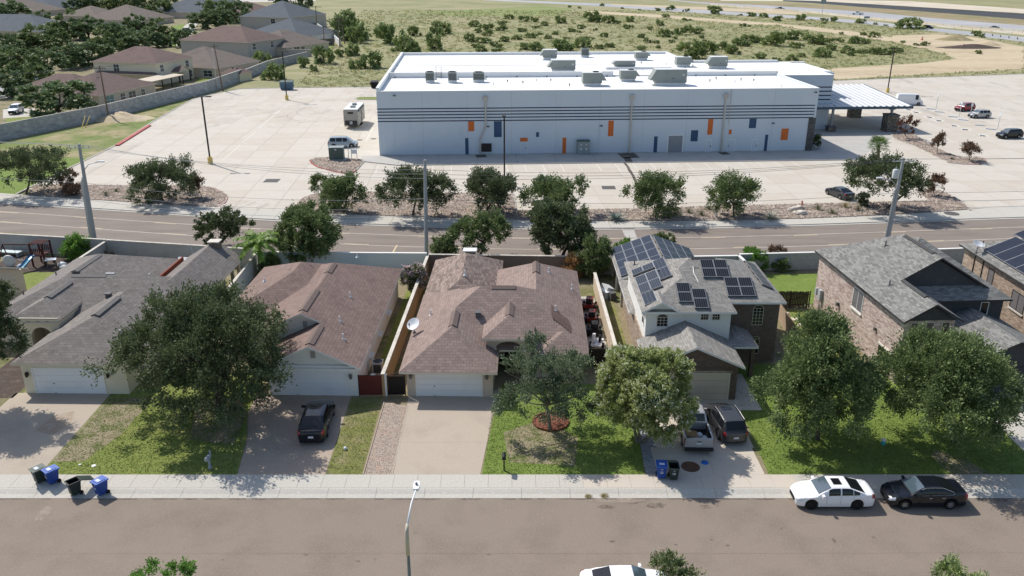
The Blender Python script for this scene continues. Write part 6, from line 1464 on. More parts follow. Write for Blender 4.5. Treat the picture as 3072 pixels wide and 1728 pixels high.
    M_ = 13
    for i in range(len(gx) - 1):
        for j in range(M_ - 1): g.f.append((i * M_ + j, i * M_ + j + 1, (i + 1) * M_ + j + 1, (i + 1) * M_ + j)); g.m.append(0)
    g.build('cabin', roof or body, T, smooth='auto', uv=False)
    def gl(name, pts_fn, nu, nv, mat):
        q = MB(); q.v = [tuple(pts_fn(i / nu, j / nv)) for i in range(nu + 1) for j in range(nv + 1)]
        for i in range(nu):
            for j in range(nv): o = i * (nv + 1) + j; q.f.append((o, o + 1, o + nv + 2, o + nv + 1)); q.m.append(0)
        return q.build(name, mat, T, smooth=True, uv=False)
    def topstrip(xa, xb, ya, yb, off):
        def f(u, v):
            x = xa + (xb - xa) * u; s = gside(x, .86).y * .93; y = -s + 2 * s * (ya + (yb - ya) * v); e = .02; dz = (hz(x + e) - hz(x - e)) / (2 * e); nn = Vector((-dz, 0, 1)).normalized()
            cr = 1 - .02 * (2 * (ya + (yb - ya) * v) - 1) ** 2
            return Vector((x, y, belt(x) + (hz(x) - belt(x)) * cr + .006)) + nn * off
        return f
    gl('windscreen', topstrip(gh[0] - .10, gh[1] + .02, .02, .98, .012), 8, 6, 'windshield')
    if kind not in ('van',): gl('rear_window', topstrip(gh[3] + (.06 if kind != 'pickup' else .03), gh[2] - .03, .05, .95, .012), 8, 6, 'glass_dark')
    if sunroof: gl('sunroof', topstrip(gh[1] - .22, gh[1] - .75, .24, .76, .010), 4, 4, 'glass_dark')
    if rack:
        for sg in (-1, 1):
            q = MB(); q.tube([gside(gh[1] - .1, .9) * 1 + Vector((0, 0, .09)), gside((gh[1] + gh[2]) / 2, .9) + Vector((0, 0, .13)), gside(gh[2] + .1, .9) + Vector((0, 0, .09))], .022, 6)
            if sg < 0: q.v = [(a, -c, d) for a, c, d in q.v]
            q.build('roof_rail', 'rim_alloy', T)
    for sg in (1, -1):
        for (xa, xb) in k['wins']:
            xa, xb = xa * L, xb * L
            def f(u, v, xa=xa, xb=xb, sg=sg):
                x = xa + (xb - xa) * u; q = gside(x, .10 + .80 * v, .012); return Vector((q.x, sg * q.y, q.z))
            gl('side_window', f, 6, 4, 'glass_dark')
        if chromew:
            q = MB(); A_ = k['wins'][0][0] * L + .03; B_ = k['wins'][-1][1] * L - .03; pts = [gside(A_ + (B_ - A_) * i / 14, .95, .018) for i in range(15)]; pts += [gside(B_ + (A_ - B_) * i / 8, .07, .018) for i in range(9)]
            q.tube([Vector((a.x, sg * a.y, a.z)) for a in pts], .012, 5); q.build('window_trim', 'chrome', T)
    # wheels
    for cx in (wf, wr):
        for sg in (1, -1):
            y = sg * (hw_ - .115); q = MB()
            q.lathe([(r * .62, -.11), (r * .93, -.11), (r, -.07), (r, .07), (r * .93, .11), (r * .62, .11)], (0, 0, 0), 22, 0, 'y', False); wl_ = q.build('wheel', 'rubber', T, smooth='auto', uv=False); wl_.location = (cx, y, r)
            q = MB(); q.lathe([(0, .07), (r * .18, .085), (r * .2, .05), (r * .56, .03), (r * .64, .095), (r * .64, -.1)], (0, 0, 0), 22, 0, 'y')
            for s5 in range(7):
                a = s5 / 7 * 2 * math.pi; M = Matrix.Rotation(a, 4, 'Y'); q.box(-.035, .035, .05, .09, .05, r * .6, 0, M)
            ob = q.build('rim', rim, wl_, uv=False); ob.scale = (1, sg, 1)
            q = MB(); q.lathe([(r * .57, .04), (r * .2, .052)], (0, 0, 0), 16, 0, 'y', False); od = q.build('brake_disc', 'rubber_trim', wl_, uv=False); od.scale = (1, sg, 1)
    q = MB(); q.box(-L * .44, L * .43, -hw_ * .80, hw_ * .80, zs - .02, zs + .25); q.build('underbody', 'rubber_trim', T)  # dark block under the car, also paints in the wheel well shade
    if mirrors:
        xm = gh[0] - .30 * (gh[0] - gh[1]) - .05
        for sg in (1, -1):
            q = MB(); zz = belt(xm) + .09; M = Matrix.Translation((xm, sg * (hw_ + .08), zz)); q.box(-.07, .07, -.12, .12, -.07, .08, 0, M); q.box(-.03, .03, sg * (hw_ - .12), sg * (hw_ + .0), zz - .05, zz - .02); q.build('mirror', body if kind != 'sedan' or not lower else body, T)
    # lamps on the body surface
    def surfp(x, t, sg, off):
        h = ring(x); t = max(0, min(6.999, t)); i = int(t); f = t - i; y = h[i][0] + (h[i + 1][0] - h[i][0]) * f; z = h[i][1] + (h[i + 1][1] - h[i][1]) * f
        fx = .5 if x > 0 else -.5; return Vector((x + off * (1 if abs(x) > L * .44 else 0) * (1 if x > 0 else -1), sg * (y + off), z + off * .3))
    for sg in (1, -1):
        def fh(u, v, sg=sg): return surfp(L * (.425 + .068 * u), 2.75 + 1.7 * v - .25 * u, sg, .012)
        gl('headlight', fh, 6, 3, 'light_clear')
        if kind == 'pickup' or kind == 'van':
            def ft(u, v, sg=sg): return surfp(-L * (.470 + .028 * u), 1.9 + 2.1 * v, sg, .012)
        else:
            def ft(u, v, sg=sg): return surfp(-L * (.445 + .05 * u), 2.7 + 1.9 * v, sg, .012)
        gl('tail_light', ft, 6, 3, 'light_red')
        if detail:
            for xh in [sum(w) / 2 * L - .16 * L / 4.8 for w in k['wins'][:2]]:
                h = ring(xh); q = MB(); q.box(xh - .09, xh + .09, sg * h[3][0] - .012, sg * h[3][0] + .022, h[3][1] - .02, h[3][1] + .015); q.build('door_handle', 'chrome' if chromew else body, T)
            for xd in (k['wins'][0][0] * L + .12, (k['wins'][0][1] * L) - .03, (k['wins'][min(1, len(k['wins']) - 1)][1] * L) - .05):
                q = MB(); 
                P_ = [Vector((xd, sg * (y + .002), z)) for y, z in ring(xd)[1:5]]
                q.tube(P_, .006, 4); q.build('door_gap', 'rubber_trim', T)
    zp = (ring(-L / 2)[1][1] + ring(-L / 2)[4][1]) / 2
    q = MB(); q.box(-L / 2 - .025, -L / 2 + .02, -.17, .17, zp - .06, zp + .07); q.build('licence_plate', 'plate', T)
    q = MB(); q.box(L / 2 - .03, L / 2 + .02, -.36, .36, ring(L / 2)[0][1] + .05, ring(L / 2)[0][1] + .17); q.build('grille', 'rubber', T)
    if kind == 'pickup':
        q = MB(); q.box(-L / 2 - .02, -L / 2 + .01, -hw_ * .80, hw_ * .80, zs + .42, H * .625); q.build('tailgate', body, T)
        q = MB(); q.box(-L / 2 - .045, -L / 2 - .02, -.14, .14, H * .5, H * .535); q.build('tailgate_handle', 'rubber', T)
        q = MB(); q.box(-L / 2 - .16, -L / 2 + .02, -hw_ * .97, hw_ * .97, zs + .06, zs + .27); q.build('bumper', 'rubber_trim', T)
    return T
def at_px(p, z=0): return (p.x, p.y, z)
ST = 'cars parked on the street and driveways'
car('white sedan with sunroof and black wheels parked at the kerb', 'sedan', (19.72, 43.25, .01), R(180), 'paint_white', ST, rim='rim_black', sunroof=True, lower='paint_white', front='rubber_trim')
car('black sedan with chrome window trim parked at the right kerb', 'sedan', (25.4, 43.28, .01), R(180), 'paint_ink', ST, rim='rim_alloy', chromew=True)
car('white car half seen at the bottom edge', 'sedan', (6.0, 35.05, 0), R(2), 'paint_white', ST, lower='paint_white')
car('black hatchback car on the driveway of the white house', 'hatch', (-13.95, 52.0, .115), R(90 + 3), 'paint_ink', ST, chromew=False, lower='paint_ink', sunroof=True, scale=1.08)
tk = car('silver pickup truck with boxes in its bed', 'pickup', (12.7, 51.2, .14), R(88), 'paint_silver', ST, name='pickup_truck', cat='pickup')
car('dark grey crossover beside the silver pickup', 'suv', (15.15, 51.6, .14), R(95), 'paint_grey', ST, sunroof=True, rack=True)
b = MB(); b.box(-.45, .45, -.55, .35, 0, .10, 0, Matrix.Rotation(.2, 4, 'Y')); o = b.build('cardboard_sheet', 'cardboard'); o.location = (12.3, 49.6, .98); tag(o, 'flat cardboard lying in the pickup bed', 'cardboard')
for i, (dx, dy) in enumerate(((.35, -.1), (.6, -.55))):
    b = MB(); b.lathe([(.05, 0), (.22, .04), (.24, .16), (.12, .28), (.03, .31)], (0, 0, 0), 10); o = b.build('white_bag', 'bag_white', smooth=True); o.location = (12.5 + dx, 49.55 + dy, .84); tag(o, ['crumpled white bag in the middle of the pickup bed', 'round white bag at the right corner of the pickup bed'][i], 'bag')
LP = 'vehicles in the car park'
p = K(1, 1, 868, 45); car('pale blue minivan near the building corner', 'minivan', (p.x, p.y + .9, .11), R(4), 'paint_steel', LP, name='minivan', cat='minivan', rack=True, detail=False, scale=1.06)
p = K(1, 3, 750, 560); car('dark sedan parked beside the long gravel bed', 'sedan', (p.x - .1, p.y + 1.2, .11), R(107), 'paint_graphite', LP, detail=False)
p = K(0, 3, 1430, 1065); car('white panel van beyond the canopy', 'van', (p.x, p.y + 1.0, .11), R(-8), 'paint_white', LP, name='panel_van', cat='van', detail=False, lower='paint_white')
p = K(0, 3, 2000, 1128); car('dark red crossover in the accessible bays', 'suv', (p.x, p.y + 1.2, .11), R(180 + 22), 'paint_red', LP, detail=False, scale=1.05)
p = K(0, 3, 2140, 1196); car('silver crossover with roof rails beside the dark red one', 'suv', (p.x, p.y + .8, .11), R(180 + 8), 'paint_silver', LP, detail=False, rack=True)
p = K(0, 3, 2440, 1405); car('black crossover at the right edge of the car park', 'suv', (p.x + .2, p.y + 1.0, .11), R(180 + 10), 'paint_black', LP, detail=False, scale=1.05)
HG = 'vehicles on the highway'
p = K(0, 3, 118, 101); car('black pickup on the distant highway', 'pickup', (p.x, p.y, .01), R(-52), 'paint_black', HG, name='pickup_truck', cat='pickup', detail=False, scale=1.15)
p = K(0, 3, 900, 148); car('white pickup on the distant highway', 'pickup', (p.x, p.y, .01), R(140), 'paint_white', HG, name='pickup_truck', cat='pickup', detail=False, scale=1.15)
p = K(0, 3, 2265, 292); car('silver car on the distant highway', 'sedan', (p.x, p.y, .01), R(148), 'paint_silver', HG, detail=False, scale=1.15)
p = K(0, 3, 1610, 290); car('black car behind the big bush on the frontage road', 'suv', (p.x, p.y, .01), R(-40), 'paint_black', HG, detail=False, scale=1.1)
p = K(0, 0, 128, 1150); car('white sport utility car beside the house at far left', 'suv', (p.x, p.y + 1.5, .06), R(-78), 'paint_white', 'cars by the far houses', detail=False, scale=1.12)
for x, y, c, lab in ((2345, 20, 'paint_silver', 'pale car in the far left car park, left one'), (2405, 22, 'paint_ink', 'dark car in the far left car park'), (1890, 320, 'paint_ink', 'dark car between trees in the far street')):
    p = K(0, 0, x, y); car(lab, 'suv', (p.x, p.y, .02), R(10), c, 'cars by the far houses', detail=False, scale=1.1)
for x, y, c, lab in ((150, 8, 'paint_ink', 'first dark car of the distant row at the field edge'), (230, 9, 'paint_silver', 'silver car of the distant row at the field edge'), (490, 5, 'paint_ink', 'last dark car of the distant row at the field edge')):
    p = K(0, 1, x, y); car(lab, 'suv', (p.x, p.y, .02), R(5), c, 'distant cars at the field edge', detail=False, scale=1.1)
# travel trailer
p = K(0, 1, 958, 1300); tv = thing('travel_trailer', 'grey travel trailer with white roof in the car park', 'trailer', (p.x, p.y + 4.6, .11), R(1)); tv.scale = (1.15, 1.15, 1.2)
b = MB(); pr = [(-1.25, .55), (1.25, .55), (1.25, 3.0), (1.1, 3.15), (-1.1, 3.15), (-1.25, 3.0)]
b.add([(x, -4, z) for x, z in pr] + [(x, 3.6, z) for x, z in pr], [(0, 1, 2, 3, 4, 5), (11, 10, 9, 8, 7, 6), (0, 6, 7, 1), (1, 7, 8, 2), (2, 8, 9, 3), (3, 9, 10, 4), (4, 10, 11, 5), (5, 11, 6, 0)]); b.build('body', 'rv_skin', tv)
part('roof', 'white_plastic', tv, (-1.22, 1.22, -4.02, 3.62, 3.152, 3.2)); part('rear_panel', 'rv_dark', tv, (-1.05, 1.05, -4.03, -4.001, .6, 1.35)); part('rear_crest', 'rv_dark', tv, (-.5, .45, -4.03, -4.001, 2.45, 2.75)); part('spare_rack', 'grey_plastic', tv, (-.2, .25, -4.2, -4.031, .75, 1.25))
part('awning', 'rv_dark', tv, (1.251, 1.4, -3.6, 2.6, 2.75, 2.95)); part('side_window', 'glass_dark', tv, (1.251, 1.28, -2.5, -1.3, 1.6, 2.3), (1.251, 1.28, .8, 2.0, 1.6, 2.3)); part('side_door', 'rv_dark', tv, (1.251, 1.28, -.6, .1, .7, 2.5)); part('roof_vent', 'hvac', tv, (-.3, .5, -2.2, -1.2, 3.2, 3.45)); part('roof_vent', 'hvac', tv, (-.4, .3, .6, 1.4, 3.2, 3.5))
for sx in (-1, 1):
    for y in (-.5, .5):
        q = MB(); q.lathe([(.2, -.1), (.34, -.1), (.34, .1), (.2, .1), (0, .05)], (sx * 1.12, y, .34), 16, 0, 'x'); q.build('wheel', 'rubber', tv)
b = MB(); b.tube([(-.8, 3.6, .5), (0, 4.9, .5)], .06, 6); b.tube([(.8, 3.6, .5), (0, 4.9, .5)], .06, 6); b.tube([(0, 4.7, 0), (0, 4.7, .6)], .05, 6); b.build('tow_bar', 'rv_dark', tv)
part('bumper', 'rv_dark', tv, (-1.15, 1.15, -4.2, -4.0, .42, .52))
# ride-on mowers on the side patio
def mower(label, x, y, rz, col, s=1.):
    t = thing('ride_on_mower', label, 'mower', (x, y, .115), rz, 'ride-on mowers on the side patio'); t.scale = (s,) * 3
    b = MB(); b.prism([(-.25, .32), (.85, .32), (.9, .55), (.75, .86), (.1, .95), (-.2, .9)], -.3, .3); b.v = [(q[0], q[2], q[1]) for q in b.v]; b.build('hood', col, t)
    b = MB(); b.prism([(-1.05, .42), (-.2, .42), (-.2, .5), (-.4, .62), (-.95, .72), (-1.05, .7)], -.42, .42); b.v = [(q[0], q[2], q[1]) for q in b.v]; b.build('fender', col, t)
    b = MB(); b.box(-.75, -.3, -.24, .24, .68, .82); b.box(-.88, -.74, -.24, .24, .74, 1.2); b.build('seat', 'black_plastic', t)
    b = MB(); b.tube([(.0, 0, .9), (-.15, 0, 1.12)], .03, 6); b.lathe([(.2, 0), (.23, .02), (.2, .04)], (-.16, 0, 1.12), 12); b.build('steering_wheel', 'black_plastic', t)
    b = MB(); b.prism([(-.3, -.62), (.5, -.62), (.62, -.3), (.62, .3), (.5, .62), (-.3, .62)], .12, .3); b.build('mower_deck', col if col != 'black_plastic' else 'lead', t)
    for (x_, r_, w_) in ((-.62, .29, .15), (.62, .2, .1)):
        for sg in (1, -1):
            q = MB(); q.lathe([(r_ * .4, -w_), (r_ * .95, -w_), (r_, -w_ * .6), (r_, w_ * .6), (r_ * .95, w_), (r_ * .4, w_), (0, w_ * .4)], (x_, sg * .52, r_), 16, 0, 'y'); q.build('wheel', 'rubber', t)
mower('red ride-on mower farthest back on the side patio', 7.45, 74.0, R(80), 'paint_tractor', 1.1); mower('red mower with white front, second on the side patio', 7.4, 70.9, R(84), 'paint_tractor', 1.05); mower('black mower with engine parts, nearest the white tank', 7.4, 68.2, R(86), 'black_plastic', 1.05)
t = thing('small_trailer', 'white junk trailer with a spare tyre on the side patio', 'trailer', (7.35, 65.2, .115), R(75))
b = MB(); b.box(-.7, .9, -.45, .45, .35, .5); b.box(-.65, .1, .2, .42, .5, 1.2, 0, Matrix.Rotation(.3, 4, 'Y')); b.build('frame', 'white_plastic', t)
q = MB(); q.lathe([(.2, -.1), (.36, -.1), (.38, 0), (.36, .1), (.2, .1)], (.3, -.2, .75), 16, 0, 'y'); q.build('spare_tyre', 'rubber', t)
for sg in (1, -1):
    q = MB(); q.lathe([(.1, -.08), (.27, -.08), (.27, .08), (.1, .08), (0, .05)], (-.1, sg * .55, .27), 14, 0, 'y'); q.build('wheel', 'rubber', t)
# ------------------------------------------------------------------ walls, fences, gates
def wall_run(label, pts, h, mat, cap=None, th=.2, panel=None, name='garden_wall', z0=.1, posts=None, cat='wall'):
    t = thing(name, label, cat, (pts[0][0], pts[0][1], 0)); o = Vector((pts[0][0], pts[0][1], 0))
    P = [Vector((p[0], p[1], 0)) - o for p in pts]
    for a, b_ in zip(P[:-1], P[1:]):
        d = b_ - a; L = d.length; k = max(1, int(round(L / panel))) if panel else 1; ang = math.atan2(d.y, d.x); w = L / k; d.normalize()
        b = MB(); b.box(0.006, w - .006, -th / 2, th / 2, z0, h); me = b.mesh('wall_panel', mat)
        bc = MB(); bc.box(0, w, -th / 2 - .05, th / 2 + .05, h, h + .07); mc = bc.mesh('coping', cap) if cap else None
        bp = MB(); bp.box(-.16, .16, -th / 2 - .05, th / 2 + .05, z0, h + .02); mp = bp.mesh('post', posts) if posts else None
        for i in range(k):
            p = a + d * (w * i); link('wall_panel', me, t, p, (0, 0, ang))
            if mc: link('coping', mc, t, p, (0, 0, ang))
            if mp: link('post', mp, t, p, (0, 0, ang))
    return t
wall_run('grey block wall behind the swing set garden', [(-80, 95.3), (-58.8, 91.2), (-45.6, 89.0)], 2.15, 'wall_grey', 'wall_cap', panel=4.4)
wall_run('grey block wall behind the grey brown roofed house', [(-45.5, 88.9), (-34.4, 86.9), (-28.0, 85.6)], 2.15, 'wall_grey', 'wall_cap', panel=4.4)
wall_run('grey side wall left of the grey brown roofed house', [(-45.7, 88.8), (-46.2, 66)], 1.95, 'wall_grey', 'wall_cap', panel=4)
wall_run('white stucco wall between the palm and the left garden', [(-27.6, 84.9), (-27.2, 74)], 2.0, 'wall_white', 'wall_cap')
wall_run('pale teal stucco wall behind the white house', [(-27.3, 84.4), (-9.1, 84.0)], 2.25, 'wall_teal', 'trim_white')
wl = wall_run('long tan and white wall between white house and middle house', [(-9.82, 56.4), (-9.0, 84.0)], 2.0, 'wall_ochre', 'wall_cap', panel=5.5)
wall_run('brown wall behind the middle house', [(-8.9, 83.9), (8.6, 83.2)], 2.15, 'wall_brown', 'wall_cap', panel=3)
wall_run('tan wall right of the side patio', [(8.5, 61.0), (8.4, 79.2)], 1.8, 'wall_tan', 'wall_cap', panel=6)
wall_run('grey block wall behind the solar panel house', [(8.7, 83.3), (18, 83.9), (24.2, 84.2)], 1.9, 'block_blue', 'trim_white')
wall_run('blue grey block wall behind the pink brick house', [(24.4, 84.4), (45.5, 86.0), (70, 88.5)], 2.0, 'block_blue', 'trim_white', panel=5.4)
wall_run('short grey block wall at the corner of the back lawn', [(24.3, 84.2), (24.6, 81.0)], 1.9, 'block_blue', 'trim_white')
def boards(label, a, c, h, mat, w=.14, gap=.015, rails=True, top=None, name='wood_fence', cat='fence', brace=False):
    a, c = Vector((*a[:2], 0)), Vector((*c[:2], 0)); d = c - a; L = d.length; ang = math.atan2(d.y, d.x); t = thing(name, label, cat, (a.x, a.y, 0), ang); rs = random.Random(int(L * 100))
    n = int(L / (w + gap)); ms = []
    for k in range(4):
        b = MB(); hh = h + rs.uniform(-.04, .04); b.box(0, w, -.012, .012, .11, hh); b.poly([(0, -.012, hh), (w, -.012, hh), (w / 2, -.012, hh + .05)]); ms.append(b.mesh('board', mat))
    for i in range(n): link('board', ms[i % 4], t, (i * (w + gap), 0, 0))
    b = MB()
    for z in (.4, h - .3): b.box(0, L, .014, .06, z, z + .09)
    if brace: b.slab((.1, -.05, .4), (L - .3, 0, h - .8), (0, 0, .1), (0, .03, 0))
    b.build('rail', mat, t)
    b = MB()
    for x in (0, L / 2, L): b.box(x - .05, x + .05, .06, .16, .1, h + .05)
    b.build('post', mat, t)
    return t
boards('dark wooden gate beside the pink brick house', (24.9, 74.1), (28.6, 74.0), 1.8, 'wood_dark', brace=True, name='wood_gate', cat='gate')
boards('tan wooden fence between the side lawns', (24.9, 72.2), (24.6, 65.3), 1.8, 'wood_tan')
boards('dark end of the wooden fence by the round tree', (24.6, 65.2), (23.4, 62.2), 1.8, 'wood_dark')
# painted sheet gate and iron gate
t = thing('sheet_gate', 'rust red sheet metal gate beside the white garage', 'gate', (-11.75, 56.55, 0))
part('sheet', 'iron_rust', t, (.04, 1.9, -.02, .0, .2, 1.85)); part('gate_frame', 'iron_brown', t, (0, .06, -.03, .03, .12, 1.92), (1.88, 1.94, -.03, .03, .12, 1.92), (.06, 1.88, .001, .03, 1.8, 1.88), (.06, 1.88, .001, .03, .2, .28))
t = thing('iron_gate', 'dark arched iron gate beside the middle garage', 'gate', (-9.55, 56.6, 0))
b = MB(); b.box(0, .06, -.03, .03, .12, 1.8); b.box(1.34, 1.40, -.03, .03, .12, 1.8); b.tube([(.03 + 1.34 * i / 10, 0, 1.8 + .22 * math.sin(math.pi * i / 10)) for i in range(11)], .03, 6); b.box(.06, 1.34, -.02, .02, .2, .26); b.build('gate_frame', 'iron_black', t)
for i in range(13): x = .12 + i * .1; part('bar', 'iron_black', t, (x - .012, x + .012, -.012, .012, .2, 1.8 + .2 * math.sin(math.pi * (x - .03) / 1.34)))
part('backing', 'iron_brown', t, (.07, 1.33, .02, .03, .25, 1.75))
part('gate_pier', 'trim_white', t, (-.22, -.02, -.12, .12, .1, 1.95))
t = thing('iron_gate', 'dark gate between the middle house and the tan wall', 'gate', (5.9, 61.6, 0)); part('gate_panel', 'iron_brown', t, (0, 2.5, -.03, .03, .12, 1.7)); part('post', 'iron_black', t, (-.08, 0, -.05, .05, .1, 1.9), (2.5, 2.58, -.05, .05, .1, 1.9))

# ------------------------------------------------------------------ bins, letter boxes
def bin_(label, p, rz, col, lid, open_=False):
    t = thing('wheelie_bin', label, 'bin', p, rz, 'wheelie bins'); b = MB(); n = 4
    lo = [(-.24, -.27), (.24, -.27), (.24, .25), (-.24, .25)]; hi = [(-.31, -.37), (.31, -.37), (.31, .36), (-.31, .36)]
    b.add([(x, y, .1) for x, y in lo] + [(x, y, 1.0) for x, y in hi], [(3, 2, 1, 0), (0, 1, 5, 4), (1, 2, 6, 5), (2, 3, 7, 6), (3, 0, 4, 7)])
    inn = [(x * .93, y * .93) for x, y in hi]; b.add([(x, y, 1.0) for x, y in hi] + [(x, y, 1.0) for x, y in inn] + [(x * .8, y * .8, .25) for x, y in inn], [(0, 1, 5, 4), (1, 2, 6, 5), (2, 3, 7, 6), (3, 0, 4, 7)], 0)
    b.add([(x, y, 1.0) for x, y in inn] + [(x * .8, y * .8, .25) for x, y in inn], [(4, 5, 1, 0), (5, 6, 2, 1), (6, 7, 3, 2), (7, 4, 0, 3), (4, 5, 6, 7)], 1); b.build('bin_body', [col, 'bin_inside'], t)
    b = MB(); b.box(-.345, .345, -.41, .40, .97, 1.02)
    b2 = MB(); [b2.box(*q) for q in ((-.345, -.315, -.41, .40, .95, 1.01), (.315, .345, -.41, .40, .95, 1.01), (-.315, .315, -.41, -.38, .95, 1.01), (-.315, .315, .37, .40, .95, 1.01))]; b2.build('rim', lid, t)
    M = Matrix.Translation((0, .40, 1.02)) @ Matrix.Rotation(R(-205 if open_ else 0) , 4, 'X') if open_ else Matrix.Translation((0, .40, 1.0))
    b = MB(); b.box(-.35, .35, -.84, .03, .01, .05, 0, M); b.box(-.24, .24, -.70, -.12, .05, .075, 0, M); o = b.build('lid', lid, t)
    if not open_: part('lid_print', 'print_white', o, (-.17, .17, -.20, .02, 1.0755, 1.079))
    part('front_print', 'print_white', t, (-.10, .10, -.372, -.352, .62, .66), (-.10, .10, -.362, -.342, .52, .55), (-.08, .08, -.366, -.356, .80, .83))
    b = MB(); b.tube([(-.28, .44, .98), (.28, .44, .98)], .022, 6); b.box(-.28, -.24, .34, .45, .95, .99); b.box(.24, .28, .34, .45, .95, .99); b.build('handle', col, t)
    for sg in (1, -1):
        q = MB(); q.lathe([(.04, -.04), (.13, -.04), (.13, .04), (.04, .04), (0, .03)], (sg * .27, .27, .13), 14, 0, 'x'); q.build('wheel', 'rubber', t)
ZB = .12
bin_('green bin with pale lid, leftmost of the four by the driveway', (-30.2, 45.15, ZB), R(-38), 'bin_green', 'bin_green_lid')
bin_('blue bin leaning on the leftmost green bin', (-29.35, 45.05, ZB), R(-38), 'bin_blue', 'bin_blue_lid')
bin_('green bin with its lid hanging open in the gutter', (-27.4, 43.95, .03), R(-42), 'bin_green', 'bin_green', True)
bin_('lone blue bin standing in the gutter', (-25.75, 43.95, .03), R(-32), 'bin_blue', 'bin_blue_lid')
bin_('blue bin beside the pickup driveway', (9.62, 45.65, ZB), R(-4), 'bin_blue', 'bin_blue_lid')
bin_('open green bin beside the pickup driveway', (10.38, 45.5, ZB), R(-3), 'bin_green', 'bin_green_lid', True)
p = D(529, 1178, .113); t = thing('letter_box', 'pale grey letter box under the big oak', 'letter box', p, R(-8)); t.scale = (.85,) * 3
b = MB(); b.lathe([(.17, 0), (.13, .16), (.10, .2), (.10, .9)], (0, 0, 0), 10); b.box(-.13, .13, -.45, .2, .9, .96); b.build('post', 'mail_grey', t)
b = MB(); pr = [(-.13, 0), (.13, 0), (.13, .14)] + [(.13 * math.cos(R(a)), .14 + .11 * math.sin(R(a))) for a in (30, 60, 90, 120, 150)] + [(-.13, .14)]; n = len(pr)
b.add([(x, -.45, .96 + z) for x, z in pr] + [(x, .12, .96 + z) for x, z in pr], [tuple(range(n)), tuple(range(2 * n - 1, n - 1, -1))] + [(i, n + i, n + (i + 1) % n, (i + 1) % n) for i in range(n)]); b.build('box', 'mail_grey', t); b = MB(); b.lathe([(.09, .9), (.06, 1.3), (.09, 1.36), (0, 1.5)], (0, .28, 0), 8); b.build('finial', 'mail_grey', t)
p = D(1268, 1183, .113); t = thing('letter_box', 'black letter box on a thin post by the middle driveway', 'letter box', p)
part('post', 'iron_black', t, (-.045, .045, -.045, .045, 0, 1.0)); b = MB(); b.add([(x, -.35, 1.0 + z) for x, z in pr] + [(x, .25, 1.0 + z) for x, z in pr], [tuple(range(n)), tuple(range(2 * n - 1, n - 1, -1))] + [(i, n + i, n + (i + 1) % n, (i + 1) % n) for i in range(n)]); b.build('box', 'iron_black', t); part('flag', 'mail_grey', t, (.131, .14, -.1, .08, 1.12, 1.2))
p = D(1737, 1174, .14); b = MB(); b.lathe([(.62, .0), (.62, .012), (.56, .018), (.3, .016), (0, .018)], (p.x, p.y, .135), 28); tag(b.build('manhole_cover', 'manhole'), 'round rusty manhole cover behind the pickup', 'manhole')
p = D(1773, 1164, .14); b = MB(); b.lathe([(.24, 0), (.22, .06), (.12, .09), (0, .09)], (p.x, p.y, .135), 20); tag(b.build('plastic_lid', 'lid_blue', smooth=True), 'small blue plastic lid on the pickup driveway', 'lid')
p = D(869, 1131, .113); b = MB(); b.lathe([(0, 0), (.10, .03), (.13, .12), (.09, .2), (0, .23)], (p.x, p.y, .11), 14); tag(b.build('ball', 'white_plastic', smooth=True), 'white ball on the narrow lawn strip', 'ball')
p = D(2221, 1118, .113); t = thing('sprinkler_box', 'small teal and white utility marker on the right lawn', 'marker', p); part('base', 'cup_teal', t, (-.1, .1, -.1, .1, 0, .3)); part('cap', 'white_plastic', t, (-.12, .12, -.12, .12, .3, .42))
for (x, y, w, lab) in ((201, 1169, .09, 'small white valve cover on the left lawn'), (236, 1172, .15, 'larger white valve cover on the left lawn')):
    p = D(x, y + 212 - 212, .113); b = MB(); b.lathe([(w, 0), (w, .03), (w * .6, .05), (0, .05)], (p.x, p.y, .11), 14); tag(b.build('valve_cover', 'white_plastic'), lab, 'cover')
# ------------------------------------------------------------------ street lamps and poles
t = thing('street_lamp', 'tall street lamp with white arm in the foreground', 'street lamp', (-5.0, 32.6, .1))
tp = V(1023 * DS, 1335 * DS, 32.6); 
b = MB(); b.tube([(0, 0, 0), (0, 0, .5), (0, 0, tp.z - .9)], [.14, .12, .075], 10); b.build('pole', 'lamp_pole', t, smooth=True)
b = MB(); b.tube([(0, 0, tp.z - 1.5), (0, 0, tp.z - .15), (0.01, .25, tp.z + .12)], [.10, .095, .07], 10); b.build('joint', 'lamp_joint', t, smooth=True)
b = MB(); b.tube([(.01, .2, tp.z + .08), (.10, 1.3, tp.z + .5), (.22, 2.3, tp.z + .62)], [.05, .042, .04], 8); b.build('arm', 'lamp_white', t, smooth=True)
b = MB(); b.prism([(-.13, 0), (.13, 0), (.17, .3), (.15, .62), (.0, .72), (-.15, .62), (-.17, .3)], -.07, .07); b.v = [(x + .22, y + 2.25, z + tp.z + .62) for x, y, z in b.v]; o = b.build('lamp_head', 'lamp_white', t); b = MB(); b.cyl(.22, 2.6, tp.z + .69, tp.z + .8, .06, n=10); b.build('sensor', 'lead', o)
def lot_lamp(label, base, h, base_c='bollard_yellow', heads=2, rz=0.):
    t = thing('lamp_post', label, 'lamp post', (base.x, base.y, .1), BANG + rz, 'lamp posts in the car park')
    b = MB(); b.cyl(0, 0, 0, 1.15, .42, .40, n=16); b.build('base', base_c, t); b = MB(); b.box(-.11, .11, -.11, .11, 1.15, h); b.build('pole', 'pole_bronze', t)
    for sg in ((-1, 1) if heads == 2 else (1,)):
        b = MB(); b.box(min(.1 * sg, 1.0 * sg), max(.1 * sg, 1.0 * sg), -.05, .05, h - .12, h - .02); b.box(min(.7 * sg, 1.5 * sg), max(.7 * sg, 1.5 * sg), -.25, .25, h - .1, h + .06); b.build('lamp_head', 'pole_bronze', t)
